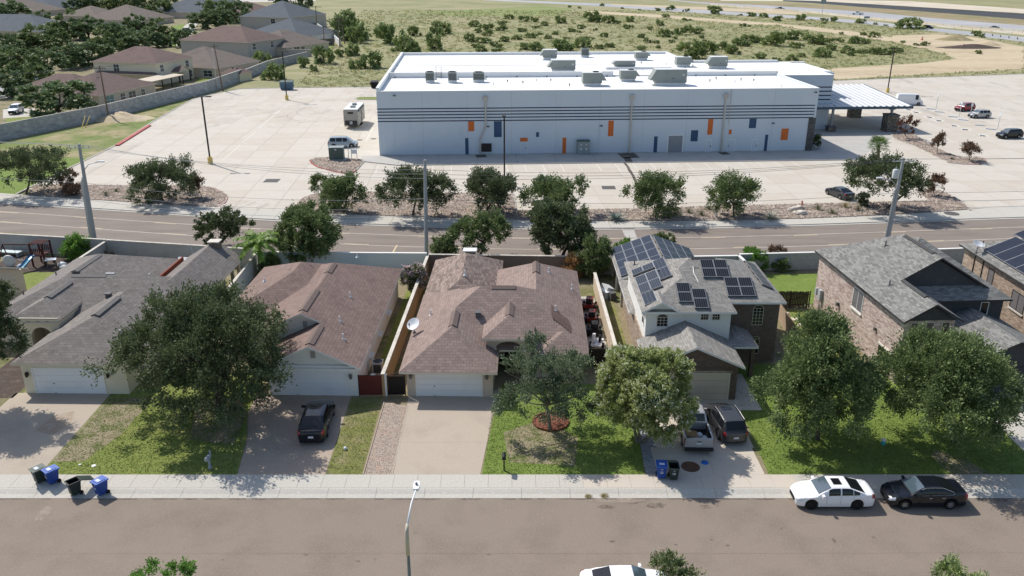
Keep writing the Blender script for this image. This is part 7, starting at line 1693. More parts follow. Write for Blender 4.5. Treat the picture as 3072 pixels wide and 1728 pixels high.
lot_lamp('lamp post with yellow base in the left part of the car park', K(1, 0, 2120, 205), 11.0); lot_lamp('lamp post with yellow base near the blue dumpster', K(0, 1, 312, 1010), 11.4)
lot_lamp('lamp post with yellow base beyond the canopy', K(0, 3, 1200, 935), 11.0); lot_lamp('black lamp post in front of the orange panels', D(1269, 463, .1), 10.0, 'pole_bronze', 1, R(90))
def conc_pole(label, base, top, r0, r1, arms=1, lamp=None, trans=None, conduits=0):
    t = thing('utility_pole', label, 'utility pole', base, 0, 'utility poles along the back road'); h = Vector(top) - Vector(base)
    b = MB(); b.tube([(0, 0, -.05), h * .5, h], [r0, (r0 + r1) / 2, r1], 8); b.build('pole', 'pole_concrete', t)
    if arms:
        b = MB(); q = h * .965; b.box(q.x - 1.25, q.x + 1.25, q.y - .19, q.y - .09, q.z - .06, q.z + .06); o = b.build('cross_arm', 'galvanised', t)
        for x in (-1.1, -.45, .5, 1.1): b = MB(); b.lathe([(.03, 0), (.07, .05), (.04, .1), (.07, .15), (.03, .22)], (q.x + x, q.y - .14, q.z + .06), 8); b.build('insulator', 'insulator', o)
    if lamp:
        q = h * lamp[0]; b = MB(); b.tube([q, q + Vector((lamp[1] * .9, -.3, .9)), q + Vector((lamp[1] * 2.2, -.5, 1.25))], .05, 7); o = b.build('lamp_arm', 'galvanised', t, smooth=True)
        b = MB(); b.prism([(-.35, -.12), (.35, -.16), (.42, 0), (.35, .16), (-.35, .12)], -.06, .08); b.v = [(x + q.x + lamp[1] * 2.5, y + q.y - .5, z + q.z + 1.28) for x, y, z in b.v]; b.build('lamp_head', 'lamp_white', o)
    if trans:
        q = h * trans; b = MB(); b.lathe([(.0, 0), (.32, .02), (.34, .1), (.34, .95), (.28, 1.05), (0, 1.08)], (q.x - .62, q.y - .1, q.z), 14); o = b.build('transformer', 'transformer', t, smooth='auto'); b = MB(); b.cyl(q.x - .62, q.y - .1, q.z + 1.05, q.z + 1.35, .07, n=8); b.build('bushing', 'insulator', o)
    for k in range(conduits):
        b = MB(); dx = -.24 - .1 * k; q = h * (.66 - .02 * k); b.tube([(dx - .05, -.1, 0), (q.x + dx, q.y - .1, q.z)], .055, 6); b.build('conduit', 'galvanised', t)
    return [Vector(base) + h * .965 + Vector((x, -.14, .28)) for x in (-1.1, .5, 1.1)] + [Vector(base) + h * z for z in (.60, .50, .42)]
def pole_at(base, top, Y=None):
    B = K(*base, .1); T = V(top[1] * 768 + top[2] / 3.3542, top[0] * 432 + top[3] / 3.3542, B.y); return B, Vector((T.x, B.y, T.z))
B, T_ = pole_at((1, 0, 950, 955), (1, 0, 795, 0)); wL = conc_pole('left concrete utility pole with a bundle of conduits', B, T_, .28, .17, 1, (.72, 1), None, 3)
B, T_ = pole_at((1, 1, 1715, 1110), (1, 1, 1700, 160)); wM = conc_pole('middle concrete utility pole behind the pale teal wall', B, T_, .25, .16, 0)
B, T_ = pole_at((1, 3, 1195, 1000), (1, 3, 1365, 140)); wR = conc_pole('right concrete utility pole with transformer and lamp arm', B, T_, .28, .17, 1, (.66, -1), .77, 2)
def wire(label, a, c, sag, r=.018, mat='wire_pale', name='power_line'):
    a, c = Vector(a), Vector(c); pts = [a.lerp(c, i / 24) - Vector((0, 0, sag * 4 * (i / 24) * (1 - i / 24))) for i in range(25)]; b = MB(); b.tube(pts, r, 4, 0, False); tag(b.build(name, mat, uv=False), label, 'cable', 'overhead lines along the back road')
far_l = [Vector((-135, 118, p.z + .5)) for p in wL]; far_r = [Vector((120, 108, p.z + .3)) for p in wR]
nm = ['topmost', 'second highest', 'third highest', 'fourth highest', 'second lowest', 'lowest']
for k in range(6):
    aM = wM[k] if k > 2 else Vector((wM[3].x, wM[3].y, 0)) + Vector((0, 0, (T_.z * .96 - .5 * k)))
    if k not in (4,): wire(nm[k] + ' cable between the left edge and the left pole', far_l[k], wL[k], .6)
    wire(nm[k] + ' cable between left and middle pole', wL[k], aM, .9); wire(nm[k] + ' cable between middle and right pole', aM, wR[k], .9, mat='wire'); wire(nm[k] + ' cable from the right pole to the right edge', wR[k], far_r[k], 1.0, mat='wire')
# ------------------------------------------------------------------ utilities
p = K(1, 1, 805, 168, .2); t = thing('transformer_cabinet', 'dark green transformer cabinet on the red kerbed island', 'cabinet', (p.x, p.y + 1, .2), BANG)
part('plinth', 'walk_concrete', t, (-1.4, 1.6, -1.0, 1.0, 0, .15)); part('cabinet', 'cabinet_green', t, (-1.2, 1.2, -.8, .8, .15, 2.1)); part('lid', 'cabinet_grey', t, (-1.26, 1.26, -.86, .86, 2.1, 2.18)); part('door', 'cabinet_green', t, (-1.1, -.02, -.83, -.801, .25, 2.0), (.02, 1.1, -.83, -.801, .25, 2.0)); part('label_plate', 'white_plastic', t, (-.2, .1, -.84, -.831, 1.75, 1.9))
p = K(1, 1, 985, 155, .2); t = thing('meter_frame', 'white meter frame on posts beside the green cabinet', 'meter', (p.x, p.y, .2), BANG); part('post', 'white_plastic', t, (-.9, -.8, -.05, .05, 0, 2.4), (-.4, -.3, -.05, .05, 0, 2.0), (.5, .6, -.05, .05, 0, 1.9)); part('box', 'white_plastic', t, (-.35, .55, -.2, .1, 1.0, 1.7)); part('beam', 'white_plastic', t, (-.4, .6, -.04, .04, 1.85, 1.95))
p = BL(35.1, -1.0); t = thing('electric_cabinet', 'grey green electric cabinet against the building front', 'cabinet', (p.x, p.y, .25), BANG); part('cabinet', 'cabinet_grey', t, (-1.05, 1.05, -.4, .9, .05, 2.3)); part('plinth', 'walk_concrete', t, (-1.3, 1.4, -.7, .95, 0, .05)); part('top', 'cabinet_green', t, (-1.1, 1.1, -.45, .95, 2.3, 2.4))
for sx in (-1, 1): part('door', 'cabinet_grey', t, (min(.03 * sx, 1.0 * sx), max(.03 * sx, 1.0 * sx), -.43, -.401, .15, 2.2)); part('notice', 'white_plastic', t, (.45 * sx - .12, .45 * sx + .12, -.44, -.431, .9, 1.15)); part('notice', 'white_plastic', t, (.45 * sx - .1, .45 * sx + .1, -.44, -.431, 1.7, 1.85))
def dumpster(label, p, col, w=3.4, h=2.0):
    t = thing('dumpster', label, 'dumpster', (p.x, p.y + 1, .1), BANG); b = MB(); b.add([(-w / 2 + .2, -.8, .12), (w / 2 - .2, -.8, .12), (w / 2 - .2, .8, .12), (-w / 2 + .2, .8, .12), (-w / 2, -1, h), (w / 2, -1, h), (w / 2, 1, h + .25), (-w / 2, 1, h + .25)], [(3, 2, 1, 0), (4, 5, 6, 7), (0, 1, 5, 4), (1, 2, 6, 5), (2, 3, 7, 6), (3, 0, 4, 7)]); b.build('container', col, t)
    for i in range(5): part('rib', col, t, (-w / 2 + .3 + i * (w - .7) / 4, -w / 2 + .42 + i * (w - .7) / 4, -1.06, -.85, .3, h - .2))
    b = MB(); b.slab((-w / 2, -1.02, h + .02), (w, 0, 0), (0, 2.04, .25), (0, 0, .07)); b.build('lid', 'cabinet_green' if col != 'black_plastic' else col, t); part('fork_pocket', col, t, (-w / 2 - .15, -w / 2, -.5, .5, .9, 1.2), (w / 2, w / 2 + .15, -.5, .5, .9, 1.2))
    part('foot', 'lead', t, (-w / 2 + .3, -w / 2 + .5, -.7, .7, 0, .12), (w / 2 - .5, w / 2 - .3, -.7, .7, 0, .12))
dumpster('blue dumpster at the far side of the car park', K(0, 1, 305, 912), 'dumpster_blue'); dumpster('small black dumpster beside the building corner', K(0, 1, 1190, 895), 'black_plastic', 2.0, 1.6)
for k, (x, y, h, sign) in enumerate(((1690, 1103, 3.6, 0), (1923, 1180, 3.4, 0), (2025, 1213, 3.6, 1), (2308, 1306, 3.4, 0))):
    p = K(0, 3, x, y); t = thing('sign_post', ['thin sign post near the white van', 'thin sign post in front of the dark red car', 'post with a white parking sign by the silver car', 'thin sign post behind the black car'][k], 'sign', (p.x, p.y, .11), 0, 'sign posts in the accessible bays'); part('post', 'galvanised', t, (-.04, .04, -.04, .04, 0, h))
    part('sign_plate', 'white_plastic', t, (-.22, .22, -.06, -.041, h - .75, h - .1) if sign else (-.02, .02, -.3, .3, h - .75, h - .1))
p = K(1, 2, 2048, 735, .2); t = thing('standpipe', 'white standpipe in the gravel bed', 'pipe', (p.x, p.y, .2)); b = MB(); b.cyl(0, 0, 0, 1.2, .11, n=10); b.cyl(0, 0, 1.2, 1.4, .16, n=10); b.build('pipe', 'white_plastic', t)
p = K(1, 3, 335, 650, .2); t = thing('marker_post', 'rusty red marker post in the gravel bed', 'post', (p.x, p.y, .2)); part('post', 'kerb_red', t, (-.08, .08, -.08, .08, 0, 1.1))
for x, y, s, lab in ((320, 705, .75, 'pale boulder nearest the pavement'), (300, 655, .6, 'pale boulder behind the nearest one'), (240, 672, .5, 'dark rock left of the pale boulders')):
    p = K(1, 3, x, y, .2); b = MB(); b.lathe([(s, 0), (s * 1.05, .2), (s * .8, .42), (s * .3, .5), (0, .5)], (0, 0, 0), 9); b.v = [(q[0] * (1.25 + .1 * math.sin(q[1] * 5)), q[1] * .8, q[2] * (1 + .15 * math.sin(q[0] * 6))) for q in b.v]; o = b.build('boulder', 'rock'); o.location = (p.x, p.y, .19); tag(o, lab, 'boulder')
p = K(1, 0, 2125, 625, .13); t = thing('manhole_slab', 'white concrete slab with a manhole at the left bed tip', 'manhole', (p.x, p.y, .125), R(-8)); part('slab', 'wall_cap', t, (-1.7, 1.7, -1.1, 1.1, 0, .05)); b = MB(); b.lathe([(.62, .05), (.62, .065), (.5, .07), (0, .07)], (0, 0, 0), 20); b.build('cover', 'grate', t)
p = K(1, 3, 1848, 700, .13); b = MB(); b.lathe([(.95, 0), (.95, .02), (.6, .025), (.6, .012), (0, .012)], (p.x, p.y, .125), 24); tag(b.build('manhole_cover', 'grate'), 'dark manhole cover in the far pavement at the right', 'manhole')
# air conditioners and dishes
t = thing('air_conditioner', 'tall square air conditioner beside the white house', 'air conditioner', (-10.85, 60.4, .113)); part('pad', 'concrete', t, (-.5, .5, -.5, .5, 0, .08)); part('casing', 'ac_body', t, (-.42, .42, -.42, .42, .08, 1.05)); part('coil', 'hvac_dark', t, (-.3, .3, -.445, -.421, .18, .92)); b = MB(); b.lathe([(.36, 1.05), (.36, 1.09), (.32, 1.09), (.30, 1.06), (.06, 1.06), (.06, 1.1), (0, 1.1)], (0, 0, 0), 18); b.build('fan', 'hvac_dark', t)
t = thing('air_conditioner', 'slim white air conditioner beside the white house', 'air conditioner', (-10.95, 58.2, .113)); part('pad', 'concrete', t, (-.4, .55, -.5, .5, 0, .08)); part('casing', 'white_plastic', t, (-.17, .17, -.42, .42, .08, .85)); b = MB(); b.lathe([(0, .172), (.25, .176), (.27, .19), (.29, .176)], (0, -.05, .48), 16, 0, 'x'); b.build('fan_grille', 'hvac_dark', t); part('coil', 'hvac_dark', t, (-.1, .1, -.435, -.421, .15, .8))
def dish(label, p, d, mat, r=.45, pole=.5):
    t = thing('satellite_dish', label, 'satellite dish', p); b = MB(); b.tube([(0, 0, -.15), (0, 0, pole * .6), (0, -.1, pole)], .035, 7); b.box(-.12, .12, -.12, .12, -.12, -.02); b.build('mast', 'lead', t)
    q = Vector(d).normalized().to_track_quat('Z', 'Y').to_matrix().to_4x4(); M = Matrix.Translation((0, -.1, pole + .15)) @ q; b = MB(); b.lathe([(0, 0), (r * .5, .04), (r, .14), (r * 1.03, .13), (r * .5, .015), (0, -.03)], (0, 0, 0), 22); b.v = [tuple(M @ Vector(v)) for v in b.v]; b.build('reflector', mat, t, smooth='auto')
    b = MB(); b.tube([M @ Vector((0, -r, .1)), M @ Vector((0, -r * .55, .55))], .02, 5); b.tube([M @ Vector((0, -r * .6, .5)), M @ Vector((0, -r * .4, .62))], .06, 7); b.build('feed_arm', 'lead', t)
dish('white satellite dish on the left edge of the middle roof', (-8.05, 62.5, 2.85), (-.35, -.55, .75), 'white_plastic', .55, .5)
dish('grey satellite dish on the roof of the rightmost house', (43.75, 74.2, 5.75), (.1, -.3, .8), 'dish_grey', .5, .6)
p = K(2, 0, 110, 30, 3.0); dish('small pale dish behind the left tree', (p.x, p.y, 2.1), (-.3, -.4, .7), 'dish_grey', .4, .5)
p = D(1174, 640, 2.4); t = thing('barbecue_chimney', 'white capped barbecue chimney behind the middle house', 'chimney', (-4.4, 82.6, .1)); part('stack', 'stucco_tan', t, (-.55, .55, -.4, .4, 0, 2.7)); part('cap', 'white_plastic', t, (-.7, .7, -.55, .55, 2.98, 3.08)); part('post', 'lead', t, (-.5, -.36, -.35, .35, 2.7, 2.98), (.36, .5, -.35, .35, 2.7, 2.98))
# swing set and garden clutter
t = thing('swing_set', 'dark red wooden swing set with a blue slide', 'swing set', (-52.2, 86.6, .113), R(-4))
b = MB()
for x, y in ((-.2, -.8), (1.2, -.8), (-.2, .7), (1.2, .7)): b.box(x - .07, x + .07, y - .07, y + .07, 0, 2.6)
b.build('tower_post', 'play_red', t); part('tower_floor', 'play_red', t, (-.25, 1.25, -.85, .75, 1.25, 1.35))
for i in range(7): part('baluster', 'play_red', t, (-.2 + i * .2, -.1 + i * .2, -.88, -.83, 1.4, 2.1), (-.2 + i * .2, -.1 + i * .2, .73, .78, 1.4, 2.1))
for i in range(6): part('roof_slat', 'play_red', t, (-.3, 1.3, -.75 + i * .26, -.62 + i * .26, 2.6, 2.66))
b = MB(); b.tube([(-.2, -.1, 2.3), (-3.6, -.3, 2.3)], .07, 6); b.tube([(-3.6, -.3, 2.3), (-4.1, -1.0, 0)], .06, 6); b.tube([(-3.6, -.3, 2.3), (-4.0, .8, 0)], .06, 6); b.build('swing_frame', 'play_red', t)
b = MB(); b.tube([(-2.4, -.2, 2.3), (-2.4, -.2, .5)], .02, 5); b.tube([(-1.6, -.2, 2.3), (-1.6, -.2, .5)], .02, 5); b.box(-2.5, -1.5, -.35, -.05, .45, .5); b.build('swing', 'lead', t)
b = MB(); P_ = [(0, 0, 1.35), (-.1, -.7, 1.1), (-.35, -1.6, .55), (-.6, -2.5, .2), (-.75, -3.0, .18)]
for i in range(4):
    a, c = Vector(P_[i]) + Vector((.1, -.85, 0)), Vector(P_[i + 1]) + Vector((.1, -.85, 0)); s = Vector((.28, 0, 0)); u_ = Vector((0, 0, .16))
    b.poly([a - s, a + s, c + s, c - s], 1); b.poly([a - s, c - s, c - s + u_, a - s + u_]); b.poly([a + s, a + s + u_, c + s + u_, c + s])
b.build('slide', ['slide_blue', 'slide_pale'], t)
b = MB(); b.lathe([(.42, -.12), (.62, -.14), (.7, 0), (.62, .14), (.42, .12)], (-55.0, 85.8, .75), 20, 0, 'y'); tag(b.build('tyre', 'dish_grey', smooth=True), 'pale painted tyre standing by the swing set', 'tyre')
t = thing('small_table', 'white slatted table among the clutter by the swing set', 'table', (-50.2, 85.4, .113), R(25)); part('table_top', 'tarp_white', t, (-.55, .55, -.4, .4, .95, 1.0)); part('leg', 'lead', t, (-.45, -.38, -.3, -.23, 0, .95), (.38, .45, -.3, -.23, 0, .95), (-.45, -.38, .23, .3, 0, .95), (.38, .45, .23, .3, 0, .95))
for k, (x, y, s, m, lab) in enumerate(((-53.6, 85.4, .35, 'tarp_white', 'white bag on the dark soil by the swing set'), (-49.4, 86.0, .4, 'tarp_white', 'white bag heap right of the swing set'), (-48.6, 85.0, .45, 'grey_plastic', 'grey bundle right of the swing set'), (-48.2, 86.6, .4, 'dish_grey', 'pale bundle against the green shrub'))):
    b = MB(); b.lathe([(s * .6, 0), (s, .1), (s * .9, .3), (s * .4, .45), (0, .48)], (0, 0, 0), 9); b.v = [(q[0] * 1.3, q[1], q[2]) for q in b.v]; o = b.build('bag', m, smooth=True); o.location = (x, y, .11); tag(o, lab, 'bag')
t = thing('garden_bench', 'pale teal bench by the grey wall at far left', 'bench', (-56.6, 89.4, .113), R(-10)); part('seat', 'wall_teal', t, (-1.8, .9, -.4, .4, .45, .52)); part('leg', 'wall_grey', t, (-1.7, -1.5, -.35, .35, 0, .45), (.6, .8, -.35, .35, 0, .45))
t = thing('playhouse', 'small tan playhouse in the left back garden', 'playhouse', (-35.0, 84.6, .113), R(-8)); part('walls', 'playhouse', t, (-.8, .9, -.6, .6, 0, 1.05)); part('door', 'lead', t, (-.1, .25, -.615, -.601, .05, .7)); b = MB(); b.add([(-.95, -.75, 1.0), (1.05, -.75, 1.0), (1.05, .75, 1.0), (-.95, .75, 1.0), (-.95, 0, 1.5), (1.05, 0, 1.5)], [(0, 1, 5, 4), (2, 3, 4, 5), (0, 4, 3), (1, 2, 5), (3, 2, 1, 0)]); b.build('roof', 'dish_grey', t)
b = MB(); b.lathe([(.55, 0), (.62, .5), (.45, .85), (0, 1.0)], (-32.9, 84.4, .11), 14); tag(b.build('water_tank', 'tarp_white', smooth=True), 'white covered drum beside the playhouse', 'drum')
b = MB(); b.tube([(-33.6, 83.9, .1), (-34.8, 85.4, 2.9)], .03, 6); tag(b.build('pole', 'galvanised'), 'thin leaning pole beside the playhouse', 'pole')
for i in range(6):
    p = Vector((25.9 + .35 * i, 72.6 - 1.35 * i, .113)); b = MB(); b.prism([(-.42, -.3), (.4, -.34), (.44, .3), (-.38, .33)], 0, .06); o = b.build('stepping_stone', 'stepping_stone'); o.location = p; o.rotation_euler = (0, 0, .1 * math.sin(i * 2)); tag(o, ['stepping stone farthest back by the dark gate', 'second stepping stone from the dark gate', 'third stepping stone from the dark gate', 'fourth stepping stone from the dark gate', 'fifth stepping stone from the dark gate', 'stepping stone nearest the round tree'][i], 'stepping stone', 'stepping stones in the side lawn')
t = thing('scrap_pile', 'white appliance scrap by the brick house wall', 'scrap', (9.3, 77.2, .113), R(20)); part('panel', 'tarp_white', t, (-.5, .3, -.9, .8, 0, .7)); b = MB(); b.box(-.3, .5, -.5, .9, .6, 1.0, 0, Matrix.Rotation(.35, 4, 'Y')); b.build('sheet', 'dish_grey', t); part('drum', 'lead', t, (-.1, .45, -1.5, -.95, 0, .8))
for (x, y, w, d, h, lab) in ((6.45, 73.6, .7, .9, .3, 'low grey bench on the side patio'), (6.2, 70.4, .4, .5, .9, 'dark bin against the middle house'), (6.2, 69.1, .4, .6, 1.0, 'dark cabinet against the middle house')):
    t = thing('storage_box', lab, 'box', (x, y, .115)); part('body', 'lead', t, (-w / 2, w / 2, -d / 2, d / 2, 0, h)); part('lid', 'black_plastic', t, (-w / 2 - .03, w / 2 + .03, -d / 2 - .03, d / 2 + .03, h, h + .05))
p = D(1740, 1055, .14); b = MB()
# orange drums on the graded ground
for k, (x, y) in enumerate(((1548, 402), (1962, 480))):
    p = K(0, 3, x, y); t = thing('traffic_drum', ['orange traffic drum on the sandy track', 'orange traffic drum by the dark berm'][k], 'drum', (p.x, p.y, -.02)); b = MB(); b.lathe([(.5, 0), (.45, .2), (.35, 1.4), (0, 1.45)], (0, 0, 0), 12); b.build('drum', 'barrel_orange', t); b = MB(); b.lathe([(.44, .55), (.42, .8)], (0, 0, 0), 12); b.lathe([(.41, 1.0), (.39, 1.2)], (0, 0, 0), 12); b.build('band', 'white_plastic', t)
# ------------------------------------------------------------------ block wall and far houses on the left
bw = [K(0, 0, -900, 1640), K(0, 0, 0, 1420), K(0, 0, 1000, 1215), K(0, 0, 2100, 935), K(0, 0, 2440, 810)]
wall_run('long weathered grey block wall along the left of the car park', bw, 3.0, 'block_weathered', 'walk_concrete', .3, 7.2, posts='wall_grey', z0=-.02)
wall_run('grey block wall beyond the car park corner', [K(0, 0, 2440, 810), K(0, 1, 120, 700), K(0, 1, 520, 600)], 2.6, 'block_weathered', 'walk_concrete', .3, 8, z0=-.02)
wall_run('beige block wall of the far back garden', [K(0, 1, 270, 565), K(0, 1, 560, 570)], 2.4, 'stucco_grey', 'walk_concrete', .3, z0=-.02)
wall_run('dark block wall by the pale lawn', [K(0, 1, 445, 460), K(0, 1, 790, 455)], 2.6, 'stone_veneer', None, .3, z0=-.02)
wall_run('pale wall running into the distance along the field', [K(0, 1, 850, 470), K(0, 1, 780, 400), K(0, 1, 660, 315), K(0, 1, 560, 245)], 2.4, 'wall_white', 'trim_white', .3, z0=-.02)
sheet('suburb_ground', [K(0, 0, -1500, 1800), K(0, 0, 2440, 820), K(0, 1, 850, 470), K(0, 1, 380, 0), K(0, 0, -600, -60), (-700, 400)], -.02, 'yard', 'garden ground of the far houses')
sheet('lawn', [K(0, 0, 60, 1290), K(0, 0, 60, 1180), K(0, 0, 640, 1150), K(0, 0, 640, 1270)], -.014, 'lawn', 'lawn beside the white car at far left')
sheet('far_street', [K(0, 0, -200, 1000), K(0, 0, 0, 830), K(0, 0, 180, 780), K(0, 0, 420, 770), K(0, 0, 360, 850), K(0, 0, 100, 980)], -.012, 'asphalt_far', 'pale street under the far left trees')
sheet('far_street', [K(0, 0, 560, 110), K(0, 0, 600, 30), K(0, 0, 720, 30), K(0, 0, 700, 120)], -.012, 'asphalt_far', 'pale street between far roofs')
sheet('far_street', [K(0, 0, 1680, 470), K(0, 0, 1800, 300), K(0, 0, 1930, 210), K(0, 0, 1990, 230), K(0, 0, 1850, 470)], -.012, 'concrete', 'pale driveway among the far trees')
sheet('lawn', [K(0, 0, 1690, 470), K(0, 0, 1720, 260), K(0, 0, 1860, 240), K(0, 0, 1770, 470)], -.008, 'lawn_lush', 'bright lawn among the far trees')
sheet('driveway', [K(0, 0, 30, 1190), K(0, 0, 30, 1100), K(0, 0, 350, 1090), K(0, 0, 350, 1170)], -.006, 'concrete', 'concrete drive under the white car at far left')
sheet('lawn', [K(0, 1, 440, 500), K(0, 1, 450, 462), K(0, 1, 790, 460), K(0, 1, 760, 520)], -.008, 'lawn', 'small back lawn beside the dark block wall')
sheet('lawn', [K(0, 1, 520, 400), K(0, 1, 540, 330), K(0, 1, 680, 330), K(0, 1, 700, 400)], -.008, 'lawn_lush', 'bright lawn with white shed roof')
sheet('lawn', [K(0, 0, 1980, 830), K(0, 0, 1980, 780), K(0, 0, 2200, 790), K(0, 0, 2150, 830)], -.008, 'lawn', 'lawn behind the block wall by the pergola')
sheet('far_car_park', [K(0, 0, 2100, 28), K(0, 0, 2130, 0), K(0, 1, 600, -4), K(0, 1, 600, 12)], -.010, 'concrete', 'pale car park at the far edge of the field')
def fhouse(label, corner, z, rz, w, d, roofm, wallm, p=.42, axis='x', wins=(), second=None):
    """corner = near right eave corner, body runs w to the left and d back"""
    c = K(*corner, z); H_ = House('house', label, c.x, c.y, R(rz)); ox, oy = c.x, c.y
    H_.t['group'] = 'far houses behind the block wall'
    H_.wall(wallm, ox - w + .4, ox - .4, oy + .4, oy + d - .4, -.02, z - .08); H_.roof([roofm, 'trim_cream'], ox - w, ox, oy, oy + d, z, p, axis)
    for (f, a0, a1, z0, z1, g) in wins:
        if f == 'f': H_.window('-y', ox - a1, ox - a0, z0, z1, oy + .4, 2, 2 if z1 - z0 > 1 else 1, 'trim_white', g, .1)
        else: H_.window('+x', oy + a0, oy + a1, z0, z1, ox - .4, 2, 2 if z1 - z0 > 1 else 1, 'trim_white', g, .1)
    for i in range(2): H_.boxvent(ox - w * (.4 + .2 * i), oy + d * .42, z + min(w, d) * p * .36)
    return H_, ox, oy
a, ox, oy = fhouse('single-storey plum roofed house right behind the block wall', (0, 0, 990, 965), 2.8, -13, 17, 22, 'roof_plum', 'stucco_beige', .42, 'y', [('r', 2.6, 5.6, .3, 2.3, 'glass_teal'), ('r', 8.0, 9.6, .5, 2.2, 'glass_window'), ('r', 11.0, 13.6, .5, 2.2, 'glass_window'), ('r', 15.8, 17.2, .6, 2.1, 'glass_window')])
a.roof(['roof_plum', 'trim_cream'], ox - 28, ox - 10, oy + 6, oy + 20, 2.8, .42, 'x'); a.wall('stucco_beige', ox - 27.6, ox - 10, oy + 6.4, oy + 19.6, -.02, 2.7)
a, ox, oy = fhouse('two-storey cream house with plum hip roof behind the block wall', (0, 0, 1580, 640), 5.8, -14, 21, 17, 'roof_plum', 'stucco_cream', .42, 'x', [('r', 1.6, 3.0, 3.4, 5.2, 'glass_window'), ('r', 13.2, 14.6, 3.4, 5.2, 'glass_window'), ('f', 12.5, 14.2, 3.4, 5.2, 'glass_window'), ('r', 14.4, 15.6, .6, 2.4, 'glass_window')])
a.roof(['roof_plum', 'trim_cream'], ox - 2, ox + 2.2, oy + 6.0, oy + 12, 2.9, .5, 'x', 'hip', 'gable', 'trim_cream'); a.wall('wood_dark', ox + 1.6, ox + 1.9, oy + 6.3, oy + 6.6, 0, 2.9, 'porch_post'); a.wall('wood_dark', ox + 1.6, ox + 1.9, oy + 11.4, oy + 11.7, 0, 2.9, 'porch_post')
b = MB(); b.slab((0.6, -10.5, 2.7), (4.8, 0, -.3), (0, 14, .1), (0, 0, .15)); b.build('pergola_roof', 'stucco_beige', a.t)
for y in (-10, -6, -2, 3): part('pergola_post', 'wood_dark', a.t, (5.0, 5.2, y, y + .2, -.02, 2.5))
a.roof(['roof_plum', 'trim_cream'], ox - 20, ox - .2, oy - 1.2, oy + 1.5, 2.9, .4, 'x')
a, ox, oy = fhouse('single-storey taupe roofed house with covered porch', (0, 0, 2180, 690), 2.9, -18, 24, 22, 'roof_taupe', 'stucco_tan', .42, 'y', [('f', 2, 5, .5, 2.2, 'glass_window')])
a, ox, oy = fhouse('small brown roofed shed beside the block wall pole', (0, 0, 2415, 745), 2.2, -20, 7, 6, 'roof_plum', 'stucco_cream', .5, 'x', [('f', 1.0, 2.0, .6, 1.7, 'glass_window'), ('f', 3.6, 4.8, .1, 1.7, 'glass_dark')])
a, ox, oy = fhouse('two-storey brown hip roofed house with white window frames', (0, 0, 2490, 430), 5.8, -22, 30, 22, 'roof_plum', 'stucco_grey', .42, 'x', [('r', 3, 4.6, 3.2, 5.2, 'glass_window'), ('r', 13, 14.6, 3.2, 5.2, 'glass_window')])
a, ox, oy = fhouse('taupe roofed house with tall white windows near the field', (0, 1, 300, 480), 3.0, -25, 24, 26, 'roof_taupe', 'stucco_beige', .42, 'y', [('r', 1.5, 3.5, .5, 2.6, 'glass_window'), ('r', 5, 8, .4, 2.7, 'glass_window'), ('r', 9, 11, .5, 2.6, 'glass_window')])
a, ox, oy = fhouse('slate blue roofed house beside the pale lawn', (0, 1, 420, 375), 3.2, -25, 30, 30, 'roof_bluegrey', 'stucco_white', .42, 'y', [('r', 3, 6, .5, 2.6, 'glass_window')])
a, ox, oy = fhouse('two-storey slate blue roofed house at the field edge', (0, 1, 340, 178), 6.2, -20, 30, 34, 'roof_bluegrey', 'stucco_grey', .42, 'x', [('f', 9, 11.5, 3.2, 5.4, 'glass_dark')])
for lab, cn_, z, rz, w, d, rm, ax in (('grey blue roof at the left edge among far trees', (0, 0, 400, 318), 3.2, -10, 46, 30, 'roof_bluegrey', 'x'), ('tan roof with a vent in the middle of the far trees', (0, 0, 1380, 205), 3.2, -12, 34, 34, 'roof_taupe', 'y'), ('small brown roof left of the tan roof among far trees', (0, 0, 960, 165), 3.2, -12, 24, 26, 'roof_taupe', 'y'), ('grey blue roof in the top left corner', (0, 0, 520, 100), 3.2, -10, 64, 44, 'roof_bluegrey', 'x'), ('tan roof in the top left corner', (0, 0, 230, 125), 3.2, -10, 60, 40, 'roof_taupe', 'x'), ('grey gabled roof at the top among far trees', (0, 0, 2120, 130), 3.6, -15, 44, 60, 'roof_bluegrey', 'y'), ('reddish hip roof at the top right of the far trees', (0, 0, 2420, 130), 3.2, -18, 26, 40, 'roof_plum', 'y')):
    fhouse(lab, cn_, z, rz, w, d, rm, 'stucco_tan', .42, ax)
p = K(0, 1, 605, 330, 2.6); t = thing('shed', 'low shed with pale teal roof by the bright lawn', 'shed', (p.x, p.y + 4, -.02), R(-20)); part('walls', 'wall_white', t, (-8, 6, 0, 9, 0, 2.3)); part('roof', 'wall_teal', t, (-8.5, 6.5, -.5, 9.5, 2.3, 2.6))
# ------------------------------------------------------------------ wooden poles
def wood_pole(label, base, top, r=.17, arm=1.4, lamp=False):
    B = K(*base); T = V(top[1] * 768 + top[2] / 3.3542, top[0] * 432 + top[3] / 3.3542, B.y); t = thing('utility_pole', label, 'utility pole', (B.x, B.y, -.03), 0, 'wooden poles along the far wall'); h = Vector((T.x - B.x, 0, T.z))
    b = MB(); b.tube([(0, 0, 0), h], [r * 1.2, r * .75], 8); b.build('pole', 'pole_wood', t); q = h * .955; b = MB(); b.box(q.x - arm, q.x + arm, -.22, -.12, q.z - .08, q.z + .08); o = b.build('cross_arm', 'pole_wood', t)
    for x in (-.9, -.3, .9): b = MB(); b.cyl(q.x + x * arm, -.17, q.z + .08, q.z + .35, .06, n=6); b.build('insulator', 'insulator', o)
    return B + q + Vector((0, 0, .3))
q1 = wood_pole('brown wooden pole with cross arm before the big round tree', (0, 0, 1098, 1205), (0, 0, 1000, 660)); q2 = wood_pole('wooden pole with pale braces at the end of the block wall', (0, 0, 2245, 920), (0, 0, 2150, 440))
